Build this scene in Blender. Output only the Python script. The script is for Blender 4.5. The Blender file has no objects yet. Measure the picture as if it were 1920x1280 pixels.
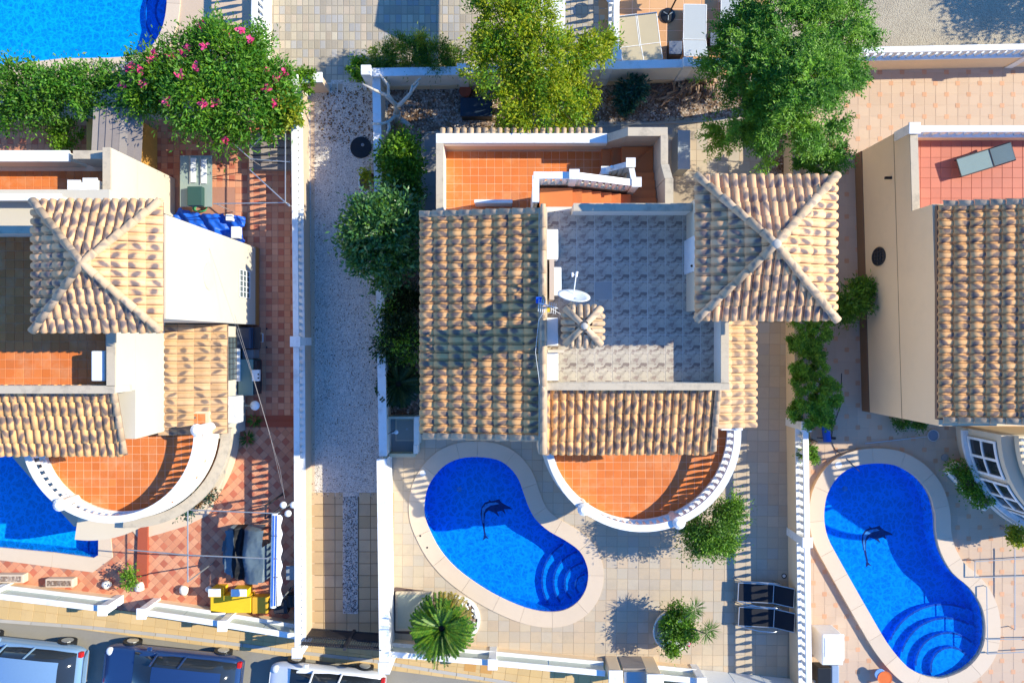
import bpy, bmesh, math, random
import numpy as np
from mathutils import Vector, Matrix
from mathutils.geometry import tessellate_polygon
from math import radians, sin, cos, pi, tan, atan2, sqrt

rng = random.Random(7)
scene = bpy.context.scene
COL = scene.collection

# ---------------------------------------------------------------- camera, sky, sun
H = 27.0                 # drone height in metres
S0 = 52.0                # photo pixels per metre on the ground
cam_d = bpy.data.cameras.new("camera")
cam_d.sensor_width = 36
cam_d.lens = 36 * H / (1920 / S0)
cam_d.clip_end = 400
cam = bpy.data.objects.new("camera", cam_d)
cam.location = (0, 0, H)
COL.objects.link(cam)
scene.camera = cam

SUN_EL = radians(33.5)
SUN_AZ = radians(9.5)      # towards +x (right of the photo), a little to +y
to_sun = Vector((cos(SUN_EL) * cos(SUN_AZ), cos(SUN_EL) * sin(SUN_AZ), sin(SUN_EL)))
world = bpy.data.worlds.new("World")
scene.world = world
world.use_nodes = True
wn = world.node_tree
sky = wn.nodes.new("ShaderNodeTexSky")
sky.sky_type = 'NISHITA'
sky.sun_disc = False
sky.sun_elevation = SUN_EL
sky.sun_rotation = radians(90) - SUN_AZ
sky.air_density = 1.0
sky.dust_density = 0.0
sky.ozone_density = 8.0
wn.nodes["Background"].inputs[1].default_value = 0.15
hsv = wn.nodes.new("ShaderNodeHueSaturation")
hsv.inputs["Saturation"].default_value = 1.16
hsv.inputs["Value"].default_value = 1.0
wn.links.new(sky.outputs[0], hsv.inputs["Color"])
tint = wn.nodes.new("ShaderNodeVectorMath"); tint.operation = 'MULTIPLY'
tint.inputs[1].default_value = (1.10, .98, 1.06)
wn.links.new(hsv.outputs[0], tint.inputs[0])
wn.links.new(tint.outputs[0], wn.nodes["Background"].inputs[0])
sun_d = bpy.data.lights.new("sun", 'SUN')
sun_d.energy = 3.55
sun_d.angle = radians(0.5)
sun_d.color = (1.0, 0.935, 0.74)
sun = bpy.data.objects.new("sun", sun_d)
sun.rotation_euler = (-to_sun).to_track_quat('-Z', 'Y').to_euler()
sun.location = (20, 4, 15)
COL.objects.link(sun)
scene.view_settings.view_transform = 'Standard'
scene.view_settings.look = 'None'
scene.view_settings.gamma = 1
scene.view_settings.use_curve_mapping = False
scene.view_settings.exposure = 1.14
scene.render.engine = 'CYCLES'

# ---------------------------------------------------------------- measuring helpers
def X(px, z=0.0): return (px - 960) / S0 * (H - z) / H
def Y(py, z=0.0): return (640 - py) / S0 * (H - z) / H
def P(px, py, z=0.0): return Vector((X(px, z), Y(py, z), z))
def P2(px, py, z=0.0): return (X(px, z), Y(py, z))
def PL(pts, z=0.0): return [P2(a, b, z) for a, b in pts]
def pix(v):
    k = S0 * H / (H - v.z)
    return 960 + v.x * k, 640 - v.y * k

# ---------------------------------------------------------------- materials
def new_mat(name):
    m = bpy.data.materials.new(name); m.use_nodes = True
    nt = m.node_tree
    return m, nt, nt.nodes["Principled BSDF"]
def N(nt, typ, **kw):
    n = nt.nodes.new(typ)
    for k, v in kw.items(): setattr(n, k, v)
    return n
def setin(nt, node, i, v):
    if hasattr(v, 'node'): nt.links.new(v, node.inputs[i])
    else: node.inputs[i].default_value = v
def math_n(nt, op, a, b=0.0, c=None):
    n = N(nt, 'ShaderNodeMath', operation=op)
    setin(nt, n, 0, a); setin(nt, n, 1, b)
    if c is not None: setin(nt, n, 2, c)
    return n.outputs[0]
def mix_c(nt, fac, a, b, blend='MIX'):
    n = N(nt, 'ShaderNodeMix', data_type='RGBA', blend_type=blend)
    setin(nt, n, 0, fac); setin(nt, n, 6, a); setin(nt, n, 7, b)
    return n.outputs[2]
def rgba(c): return (c[0], c[1], c[2], 1.0)
def rand_val(nt):
    oi = N(nt, 'ShaderNodeObjectInfo'); gi = N(nt, 'ShaderNodeNewGeometry')
    a = math_n(nt, 'ADD', oi.outputs['Random'], gi.outputs['Random Per Island'])
    return math_n(nt, 'FRACT', a)
def ramp(nt, fac, stops, interp='LINEAR'):
    r = N(nt, 'ShaderNodeValToRGB'); r.color_ramp.interpolation = interp
    e = r.color_ramp.elements
    while len(e) < len(stops): e.new(0.5)
    for k, (p, c) in enumerate(stops):
        e[k].position = p; e[k].color = rgba(c) if len(c) == 3 else c
    setin(nt, r, 0, fac)
    return r.outputs[0]
def noise(nt, vec, scale, detail=4, rough=.6, out=0, w=None):
    n = N(nt, 'ShaderNodeTexNoise')
    if w is not None:
        n.noise_dimensions = '4D'; setin(nt, n, 'W', w)
    nt.links.new(vec, n.inputs['Vector']); n.inputs['Scale'].default_value = scale
    n.inputs['Detail'].default_value = detail; n.inputs['Roughness'].default_value = rough
    return n.outputs[out]
def wpos(nt): return N(nt, 'ShaderNodeNewGeometry').outputs['Position']

def M(name, col, rough=.75, var=.12, scale=1.5, fine=.10, fscale=30, rnd=.0, palette=None,
      bump=.0, bscale=60, metal=0.0, spec=.3, stain=None, stain_amt=.5, stain_scale=.8, coat=0):
    m, nt, b = new_mat(name)
    pos = wpos(nt)
    if palette:
        r = rand_val(nt)
        n = len(palette)
        c = ramp(nt, r, [(i / n, palette[i]) for i in range(n)], 'CONSTANT')
    else:
        c = N(nt, 'ShaderNodeRGB'); c.outputs[0].default_value = rgba(col); c = c.outputs[0]
        r = rand_val(nt) if rnd else None
    k = math_n(nt, 'MULTIPLY_ADD', noise(nt, pos, scale), 2 * var, 1 - var)
    k2 = math_n(nt, 'MULTIPLY_ADD', noise(nt, pos, fscale, 3), 2 * fine, 1 - fine)
    k = math_n(nt, 'MULTIPLY', k, k2)
    if rnd:
        rr = math_n(nt, 'FRACT', math_n(nt, 'MULTIPLY', r, 7.31))
        k = math_n(nt, 'MULTIPLY', k, math_n(nt, 'MULTIPLY_ADD', rr, 2 * rnd, 1 - rnd))
    if stain:
        s = noise(nt, pos, stain_scale, 6, .7)
        s = ramp(nt, s, [(.5, (0, 0, 0)), (.68, (1, 1, 1))])
        s = math_n(nt, 'MULTIPLY', s, stain_amt)
        c = mix_c(nt, s, c, rgba(stain))
    vm = N(nt, 'ShaderNodeVectorMath', operation='SCALE')
    nt.links.new(c, vm.inputs[0]); nt.links.new(k, vm.inputs['Scale'])
    nt.links.new(vm.outputs[0], b.inputs['Base Color'])
    b.inputs['Roughness'].default_value = rough
    b.inputs['Metallic'].default_value = metal
    b.inputs['Specular IOR Level'].default_value = spec
    b.inputs['Coat Weight'].default_value = coat
    if bump:
        bp = N(nt, 'ShaderNodeBump'); bp.inputs['Strength'].default_value = bump
        bp.inputs['Distance'].default_value = .02
        nt.links.new(noise(nt, pos, bscale, 5), bp.inputs['Height'])
        nt.links.new(bp.outputs[0], b.inputs['Normal'])
    return m

def clay_mat(name, base, smear, amt=1.0, thr=.50, vary=.14, mode='spot'):
    """barrel roof tile: sandy clay with one smoky flash mark burnt into each tile (UV: u across, v along)"""
    m, nt, b = new_mat(name)
    uv = N(nt, 'ShaderNodeUVMap').outputs[0]
    r = rand_val(nt)
    r2 = math_n(nt, 'FRACT', math_n(nt, 'MULTIPLY', r, 13.7))
    r3 = math_n(nt, 'FRACT', math_n(nt, 'MULTIPLY', r, 31.3))
    sx = N(nt, 'ShaderNodeSeparateXYZ'); nt.links.new(uv, sx.inputs[0])
    u, v = sx.outputs[0], sx.outputs[1]
    # flash mark: one soft oval patch whose place, slant and size change from tile to tile
    r4 = math_n(nt, 'FRACT', math_n(nt, 'MULTIPLY', r, 77.7))
    cx = math_n(nt, 'MULTIPLY_ADD', r2, .45, .28)
    cu = math_n(nt, 'MULTIPLY_ADD', r4, .30, .22)
    slant = math_n(nt, 'MULTIPLY_ADD', r3, 1.2, -.6)
    du = math_n(nt, 'SUBTRACT', u, cu)
    d = math_n(nt, 'SUBTRACT', v, cx)
    d = math_n(nt, 'DIVIDE', math_n(nt, 'MULTIPLY_ADD', du, slant, d), .20 * thr)
    du2 = math_n(nt, 'DIVIDE', du, .36 * thr)
    n1 = noise(nt, uv, 3.2, 3, .6, w=math_n(nt, 'MULTIPLY', r, 90))
    d = math_n(nt, 'SQRT', math_n(nt, 'ADD', math_n(nt, 'MULTIPLY', d, d), math_n(nt, 'MULTIPLY', du2, du2)))
    d = math_n(nt, 'ADD', d, math_n(nt, 'MULTIPLY_ADD', n1, 1.1, -.55))
    f = N(nt, 'ShaderNodeMapRange'); f.interpolation_type = 'SMOOTHSTEP'
    nt.links.new(d, f.inputs[0]); f.inputs[1].default_value = 1.25; f.inputs[2].default_value = .45
    f.inputs[3].default_value = 0; f.inputs[4].default_value = amt
    have = math_n(nt, 'GREATER_THAN', math_n(nt, 'FRACT', math_n(nt, 'MULTIPLY', r, 57.1)), .12)
    fac = math_n(nt, 'MULTIPLY', f.outputs[0], have)
    c1 = ramp(nt, r, [(0, base), (.45, tuple(x * .9 for x in base)), (.8, (base[0] * 1.06, base[1] * 1.08, base[2] * 1.15)), (1, base)])
    c = mix_c(nt, fac, c1, rgba(smear))
    pos = wpos(nt)
    k = math_n(nt, 'MULTIPLY_ADD', noise(nt, pos, 14, 5), 2 * vary, 1 - vary)
    grime = ramp(nt, noise(nt, pos, 1.1, 6, .7), [(.45, (1, 1, 1)), (.8, (.74, .72, .70))])
    c = mix_c(nt, 1.0, c, grime, 'MULTIPLY')
    vm = N(nt, 'ShaderNodeVectorMath', operation='SCALE')
    nt.links.new(c, vm.inputs[0]); nt.links.new(k, vm.inputs['Scale'])
    nt.links.new(vm.outputs[0], b.inputs['Base Color'])
    b.inputs['Roughness'].default_value = .72
    b.inputs['Specular IOR Level'].default_value = .25
    bp = N(nt, 'ShaderNodeBump'); bp.inputs['Strength'].default_value = .25; bp.inputs['Distance'].default_value = .01
    nt.links.new(noise(nt, pos, 90, 4), bp.inputs['Height']); nt.links.new(bp.outputs[0], b.inputs['Normal'])
    return m

def mosaic_mat(name):
    """printed stoneware tile: the same crazy-stone print on every tile (UV)"""
    m, nt, b = new_mat(name)
    uv = N(nt, 'ShaderNodeUVMap').outputs[0]
    wn_ = noise(nt, uv, 5.0, 2, .5, out=1)
    uvo = N(nt, 'ShaderNodeVectorMath', operation='ADD'); nt.links.new(uv, uvo.inputs[0]); uvo.inputs[1].default_value = (3.37, 7.81, 0)
    wv = N(nt, 'ShaderNodeVectorMath', operation='MULTIPLY_ADD'); nt.links.new(wn_, wv.inputs[0]); wv.inputs[1].default_value = (.04, .04, 0); nt.links.new(uvo.outputs[0], wv.inputs[2])
    w = N(nt, 'ShaderNodeTexVoronoi'); w.inputs['Scale'].default_value = 4.4; w.inputs['Randomness'].default_value = 1; w.distance = 'MANHATTAN'
    nt.links.new(wv.outputs[0], w.inputs['Vector'])
    sx = N(nt, 'ShaderNodeSeparateColor'); nt.links.new(w.outputs['Color'], sx.inputs[0])
    c = ramp(nt, sx.outputs[1], [(0, (.22, .17, .14)), (.14, (.40, .34, .27)), (.36, (.48, .42, .33)), (.58, (.42, .36, .29)), (.74, (.51, .44, .34)), (.88, (.30, .23, .19))], 'CONSTANT')
    pos = wpos(nt)
    k = math_n(nt, 'MULTIPLY_ADD', noise(nt, pos, .8, 6, .7), .7, .62)
    k = math_n(nt, 'MULTIPLY', k, math_n(nt, 'MULTIPLY_ADD', noise(nt, pos, 50, 4), .3, .85))
    vm = N(nt, 'ShaderNodeVectorMath', operation='SCALE')
    nt.links.new(c, vm.inputs[0]); nt.links.new(k, vm.inputs['Scale'])
    nt.links.new(vm.outputs[0], b.inputs['Base Color'])
    b.inputs['Roughness'].default_value = .55
    return m

def gravel_mat(name, cols, scale=26, leaf=None, leaf_thr=.72):
    m, nt, b = new_mat(name)
    pos = wpos(nt)
    v = N(nt, 'ShaderNodeTexVoronoi'); v.inputs['Scale'].default_value = scale; nt.links.new(pos, v.inputs['Vector'])
    sx = N(nt, 'ShaderNodeSeparateColor'); nt.links.new(v.outputs['Color'], sx.inputs[0])
    n = len(cols)
    c = ramp(nt, sx.outputs[0], [(i / n, cols[i]) for i in range(n)], 'CONSTANT')
    if leaf:
        l = ramp(nt, noise(nt, pos, .9, 8, .75), [(leaf_thr - .12, (0, 0, 0)), (leaf_thr, (1, 1, 1))])
        c = mix_c(nt, l, c, rgba(leaf))
    d = ramp(nt, v.outputs['Distance'], [(.15, (1, 1, 1)), (.75, (.35, .35, .35))])
    c = mix_c(nt, .5, c, d, 'MULTIPLY')
    k = math_n(nt, 'MULTIPLY_ADD', noise(nt, pos, .8, 6, .7), .5, .75)
    vm = N(nt, 'ShaderNodeVectorMath', operation='SCALE')
    nt.links.new(c, vm.inputs[0]); nt.links.new(k, vm.inputs['Scale'])
    nt.links.new(vm.outputs[0], b.inputs['Base Color'])
    b.inputs['Roughness'].default_value = .9; b.inputs['Specular IOR Level'].default_value = .1
    bp = N(nt, 'ShaderNodeBump'); bp.inputs['Strength'].default_value = .9; bp.inputs['Distance'].default_value = .02
    bp.invert = True
    nt.links.new(v.outputs['Distance'], bp.inputs['Height']); nt.links.new(bp.outputs[0], b.inputs['Normal'])
    return m

def leaf_mat(name, cols, trans=.35, rough=.5, spec=.3):
    m, nt, b = new_mat(name)
    n = len(cols)
    r = rand_val(nt)
    c = ramp(nt, r, [(i / (n - 1), cols[i]) for i in range(n)])
    pos = wpos(nt)
    k = math_n(nt, 'MULTIPLY_ADD', noise(nt, pos, 2.2, 5, .7), 1.5, .25)
    vm = N(nt, 'ShaderNodeVectorMath', operation='SCALE')
    nt.links.new(c, vm.inputs[0]); nt.links.new(k, vm.inputs['Scale'])
    nt.links.new(vm.outputs[0], b.inputs['Base Color'])
    b.inputs['Roughness'].default_value = rough; b.inputs['Specular IOR Level'].default_value = spec
    t = N(nt, 'ShaderNodeBsdfTranslucent')
    vm2 = N(nt, 'ShaderNodeVectorMath', operation='MULTIPLY'); nt.links.new(vm.outputs[0], vm2.inputs[0]); vm2.inputs[1].default_value = (1.5, 1.5, .6)
    nt.links.new(vm2.outputs[0], t.inputs[0])
    mx = N(nt, 'ShaderNodeMixShader'); mx.inputs[0].default_value = trans
    nt.links.new(b.outputs[0], mx.inputs[1]); nt.links.new(t.outputs[0], mx.inputs[2])
    nt.links.new(mx.outputs[0], nt.nodes['Material Output'].inputs[0])
    return m

def water_mat(name, tint, scale=3.6):
    """pool water: tinted transparent sheet with sunlight caustic lines painted into its colour"""
    m, nt, b = new_mat(name)
    nt.nodes.remove(b)
    pos = wpos(nt)
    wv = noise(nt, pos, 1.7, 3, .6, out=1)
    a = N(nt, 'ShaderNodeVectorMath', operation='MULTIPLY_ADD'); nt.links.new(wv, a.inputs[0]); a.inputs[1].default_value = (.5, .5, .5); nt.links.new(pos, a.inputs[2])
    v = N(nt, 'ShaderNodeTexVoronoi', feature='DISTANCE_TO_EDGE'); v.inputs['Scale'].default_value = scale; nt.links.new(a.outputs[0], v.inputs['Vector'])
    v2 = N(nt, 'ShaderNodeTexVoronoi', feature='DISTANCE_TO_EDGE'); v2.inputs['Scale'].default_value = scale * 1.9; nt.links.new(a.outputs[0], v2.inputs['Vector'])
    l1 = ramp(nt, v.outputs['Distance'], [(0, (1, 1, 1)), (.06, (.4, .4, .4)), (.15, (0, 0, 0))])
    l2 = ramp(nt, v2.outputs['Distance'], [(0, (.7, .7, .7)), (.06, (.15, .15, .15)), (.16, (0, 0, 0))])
    l = mix_c(nt, 1.0, l1, l2, 'ADD')  # caustic light drawn as Voronoi lines in the transparent colour
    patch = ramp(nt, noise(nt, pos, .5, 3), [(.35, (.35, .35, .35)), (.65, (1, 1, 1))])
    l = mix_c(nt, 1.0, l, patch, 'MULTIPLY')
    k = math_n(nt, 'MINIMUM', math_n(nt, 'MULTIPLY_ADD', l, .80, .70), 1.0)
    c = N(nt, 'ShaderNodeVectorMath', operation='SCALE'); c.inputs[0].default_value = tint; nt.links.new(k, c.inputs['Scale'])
    t = N(nt, 'ShaderNodeBsdfTransparent'); nt.links.new(c.outputs[0], t.inputs[0])
    g = N(nt, 'ShaderNodeBsdfGlossy'); g.inputs['Roughness'].default_value = .03
    bp = N(nt, 'ShaderNodeBump'); bp.inputs['Strength'].default_value = .25; bp.inputs['Distance'].default_value = .05
    nt.links.new(noise(nt, pos, 3.5, 3), bp.inputs['Height'])
    nt.links.new(bp.outputs[0], g.inputs['Normal'])
    fr = N(nt, 'ShaderNodeFresnel'); fr.inputs[0].default_value = 1.33; nt.links.new(bp.outputs[0], fr.inputs['Normal'])
    mx = N(nt, 'ShaderNodeMixShader'); nt.links.new(fr.outputs[0], mx.inputs[0])
    nt.links.new(t.outputs[0], mx.inputs[1]); nt.links.new(g.outputs[0], mx.inputs[2])
    nt.links.new(mx.outputs[0], nt.nodes['Material Output'].inputs[0])
    return m

def glass_mat(name, col=(.02, .025, .03), rough=.05):
    m, nt, b = new_mat(name)
    b.inputs['Base Color'].default_value = rgba(col); b.inputs['Roughness'].default_value = rough
    b.inputs['Specular IOR Level'].default_value = .6
    return m

WHITE = M('white_paint', (.78, .77, .74), .6, .05, 1.2, .04, 40, stain=(.45, .42, .37), stain_amt=.5, stain_scale=2.4)
WHITE2 = M('white_render', (.78, .73, .63), .8, .05, .8, .05, 50, bump=.2, bscale=80, stain=(.6, .53, .42), stain_amt=.3)
TAN = M('tan_render', (.80, .60, .38), .85, .06, .6, .06, 60, bump=.3, bscale=90, stain=(.66, .50, .32), stain_amt=.3)
BEIGE = M('beige_coping', (.52, .43, .31), .8, .08, 1.2, .10, 50, bump=.2, stain=(.30, .25, .19), stain_amt=.65, stain_scale=2.5)
PEACH = M('peach_render', (.56, .42, .30), .85, .08, .8, .08, 60, bump=.3, stain=(.42, .33, .25), stain_amt=.5)
CREAM = M('cream_render', (.64, .53, .38), .85, .06, .8, .06, 60, bump=.2)
CLAY = clay_mat('roof_clay', (.80, .42, .165), (.13, .10, .095), .90, 1.32)
CLAY2 = clay_mat('hip_roof_clay', (.74, .43, .215), (.13, .105, .11), .90, 1.25)
CAPC = clay_mat('ridge_clay', (.55, .38, .23), (.22, .18, .15), .7, .8)
ORANGE = M('terracotta_floor', None, .6, .08, 1.2, .08, 40, rnd=.06, palette=[(.62, .165, .035), (.58, .155, .034), (.66, .19, .045), (.60, .16, .032), (.62, .18, .045)], stain=(.62, .36, .2), stain_amt=.35, stain_scale=1.4)
GROUT_O = M('orange_grout', (.80, .50, .32), .9)
STEPO = M('terracotta_step', (.56, .17, .05), .6, .1, 1.5, .08, 30, rnd=.16)
REDT = M('red_patio_tile', None, .6, .10, 1.0, .10, 50, rnd=.08, palette=[(.62, .27, .15), (.58, .24, .13), (.64, .30, .17)])
REDD = M('dark_red_patio_tile', None, .6, .10, 1.0, .10, 50, rnd=.10, palette=[(.50, .16, .085), (.47, .14, .08)])
GROUT_R = M('red_grout', (.40, .20, .14), .9)
STEPR = M('red_step', (.36, .08, .04), .7, .1)
STONE = M('patio_stone_tile', None, .65, .10, .7, .10, 45, rnd=.05, palette=[(.50, .40, .28), (.49, .385, .27), (.46, .38, .29), (.51, .40, .28), (.50, .38, .26), (.47, .395, .30)], stain=(.34, .28, .22), stain_amt=.55, stain_scale=.7)
GROUT_S = M('patio_grout', (.36, .29, .21), .9)
PINKT = M('pink_patio_tile', None, .65, .06, .7, .07, 45, rnd=.03, palette=[(.53, .38, .265), (.52, .37, .255), (.54, .39, .27)], stain=(.46, .33, .25), stain_amt=.4, stain_scale=.5)
GROUT_P = M('pink_grout', (.56, .42, .30), .9)
INSET = M('orange_inset', (.56, .30, .17), .65, .05, rnd=.1)
REDTERR = M('rose_terrace_tile', None, .6, .08, 1.0, .08, 40, rnd=.04, palette=[(.48, .15, .095), (.50, .16, .10)])
COPING = M('pool_coping_stone', (.62, .49, .36), .7, .06, .8, .06, 60, rnd=.04, bump=.15, stain=(.52, .40, .29), stain_amt=.4)
MOSAIC = mosaic_mat('printed_stone_tile')
GROUT_M = M('grey_grout', (.66, .60, .52), .9)
MPLAIN = M('plain_grey_tile', (.34, .33, .30), .55, .1, 3)
GRAVEL = gravel_mat('driveway_gravel', [(.72, .66, .57), (.78, .71, .62), (.56, .51, .45), (.84, .77, .67), (.64, .56, .48), (.74, .70, .64)], 36)
MULCH = gravel_mat('garden_mulch', [(.44, .33, .26), (.52, .41, .34), (.28, .20, .16), (.58, .48, .40), (.38, .28, .22)], 16, leaf=(.22, .13, .08), leaf_thr=.6)
SAND = gravel_mat('tan_gravel_ground', [(.50, .42, .30), (.54, .46, .33), (.46, .38, .27)], 30)
COBBLE = M('cobble_block', None, .85, .15, .8, .15, 30, rnd=.15, palette=[(.42, .35, .25), (.38, .32, .24), (.46, .39, .28), (.36, .33, .29), (.45, .36, .26)])
GROUT_C = M('cobble_joint', (.33, .28, .21), .95)
PAVER = M('driveway_paver', None, .85, .10, .7, .10, 40, rnd=.06, palette=[(.46, .33, .19), (.44, .31, .17), (.48, .35, .21)], stain=(.33, .23, .14), stain_amt=.4)
GROUT_D = M('paver_joint', (.20, .14, .08), .95)
OCHRE = M('pavement_tile', None, .85, .12, .6, .10, 40, rnd=.05, palette=[(.58, .39, .17), (.56, .38, .17), (.60, .41, .19)], stain=(.46, .31, .15), stain_amt=.5)
OCHRE2 = M('new_pavement_tile', (.52, .27, .08), .85)
GREYSLAB = M('grey_slab', None, .8, .10, .8, .10, 40, rnd=.06, palette=[(.30, .29, .28), (.33, .31, .29)])
KERB = M('kerb_concrete', (.42, .38, .32), .85, .1, 1, .1, 40, rnd=.05)
ASPH = M('asphalt', (.27, .245, .20), .9, .15, .5, .18, 60, bump=.4, bscale=100, stain=(.24, .21, .17), stain_amt=.5)
DIRT = M('dirt', (.30, .22, .15), .95, .2, .8, .15, 30)
POOLB = M('pool_mosaic', (.003, .25, .84), .6, .05, 1, .06, 60, spec=0)
POOLL = M('light_pool_mosaic', (.003, .40, .90), .6, .05, 1, .06, 60, spec=0)
POOLN = M('painted_step_shade', (.003, .07, .42), .5, .05)  # dark blue for the shading painted along pool step edges
POOLD = M('dark_pool_mosaic', (.005, .02, .14), .5, .05)
POOLM = M('mid_pool_mosaic', (.06, .26, .62), .5, .05)
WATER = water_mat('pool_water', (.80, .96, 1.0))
BLACK = M('black_plastic', (.012, .014, .017), .45, .1)
TEXT = M('black_sling', (.012, .013, .018), .8, .2, 2, .2, 80)
GREYM = M('grey_metal', (.42, .44, .44), .4, .05, metal=.6)
DARKM = M('dark_metal', (.03, .03, .035), .5)
ALU = M('aluminium', (.62, .64, .64), .35, .05, metal=.8)
WHITEP = M('white_plastic', (.72, .73, .72), .4, .03, stain=(.5, .48, .44), stain_amt=.3, stain_scale=3)
GREYP = M('grey_plastic', (.22, .25, .27), .5)
BLUEP = M('blue_tarp', (.01, .10, .55), .45, .15, 2)
YELLOW = M('yellow_board', (.75, .48, .02), .6, .1)
WOODG = M('weathered_wood', None, .9, .15, 2, .2, 40, palette=[(.28, .23, .20), (.32, .27, .23), (.25, .21, .19)])
WOODB = M('bark', (.16, .11, .075), .95, .25, 4, .2, 40, bump=.5, bscale=30)
WOODO = M('orange_wood', (.55, .28, .06), .8, .15, 3)
DEADW = M('pale_dead_wood', (.52, .46, .38), .9, .2, 5, .2, 50, bump=.5, bscale=30)
LOGW = M('split_log', None, .9, .2, 6, .2, 60, palette=[(.34, .22, .14), (.44, .29, .19), (.22, .15, .11), (.48, .36, .26), (.14, .10, .08)])
BEIGEF = M('beige_fabric', (.46, .38, .25), .85, .05, 2, .08, 90)
TEALF = M('grey_teal_fabric', (.20, .27, .26), .8, .1, 2)
GLASS = glass_mat('dark_glass')
GLASSB = glass_mat('grey_glass', (.10, .13, .14), .12)
PINK = leaf_mat('pink_petals', [(.80, .04, .20), (.85, .12, .30)], .2)
WPET = leaf_mat('white_petals', [(.80, .78, .74), (.82, .76, .74)], .2)
L_OLEA = leaf_mat('oleander_leaf', [(.03, .13, .012), (.07, .22, .018), (.12, .30, .03), (.16, .30, .03)])
L_LIME = leaf_mat('acacia_leaf', [(.14, .24, .008), (.26, .36, .010), (.42, .42, .015), (.08, .17, .008)])
L_CON = leaf_mat('conifer_leaf', [(.03, .11, .012), (.08, .22, .018), (.15, .34, .025), (.05, .16, .02)], .3)
L_HEDGE = leaf_mat('hedge_leaf', [(.05, .14, .01), (.12, .26, .018), (.20, .36, .03)], .25)
L_FIC = leaf_mat('glossy_leaf', [(.03, .10, .025), (.06, .17, .045), (.14, .28, .07), (.04, .13, .04)], .25, .35, .5)
L_BRI = leaf_mat('bright_leaf', [(.10, .24, .012), (.20, .36, .02), (.05, .14, .012)])
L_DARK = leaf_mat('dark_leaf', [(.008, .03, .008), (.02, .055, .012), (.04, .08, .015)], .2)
L_CYC = leaf_mat('cycad_leaf', [(.025, .09, .006), (.06, .17, .010), (.11, .23, .012), (.16, .22, .015)], .2, .45)
L_BLUE = leaf_mat('bluish_leaf', [(.02, .10, .07), (.04, .15, .10), (.02, .07, .05)], .25)
L_YELL = leaf_mat('yellowish_leaf', [(.25, .32, .02), (.40, .40, .03), (.08, .2, .02)])
L_SHR = leaf_mat('shrub_leaf', [(.03, .10, .012), (.08, .18, .02), (.13, .24, .03)], .3)
DRYL = leaf_mat('dry_leaf', [(.14, .08, .04), (.26, .16, .08), (.08, .045, .03)], .1)

# ---------------------------------------------------------------- object helpers
ORG = {}
def link(o): COL.objects.link(o); return o
def tag(o, label=None, cat=None, group=None, kind=None):
    if label: o['label'] = label
    if cat: o['category'] = cat
    if group: o['group'] = group
    if kind: o['kind'] = kind
    return o
def thing(name, label, cat, loc=(0, 0, 0), rotz=0, group=None):
    o = link(bpy.data.objects.new(name, None))
    o.location = loc; o.rotation_euler = (0, 0, rotz); o.empty_display_size = .2
    ORG[o.name] = Vector(loc) if rotz == 0 else None
    return tag(o, label, cat, group)
def org(p): return ORG.get(p.name) if p is not None else Vector((0, 0, 0))

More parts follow.
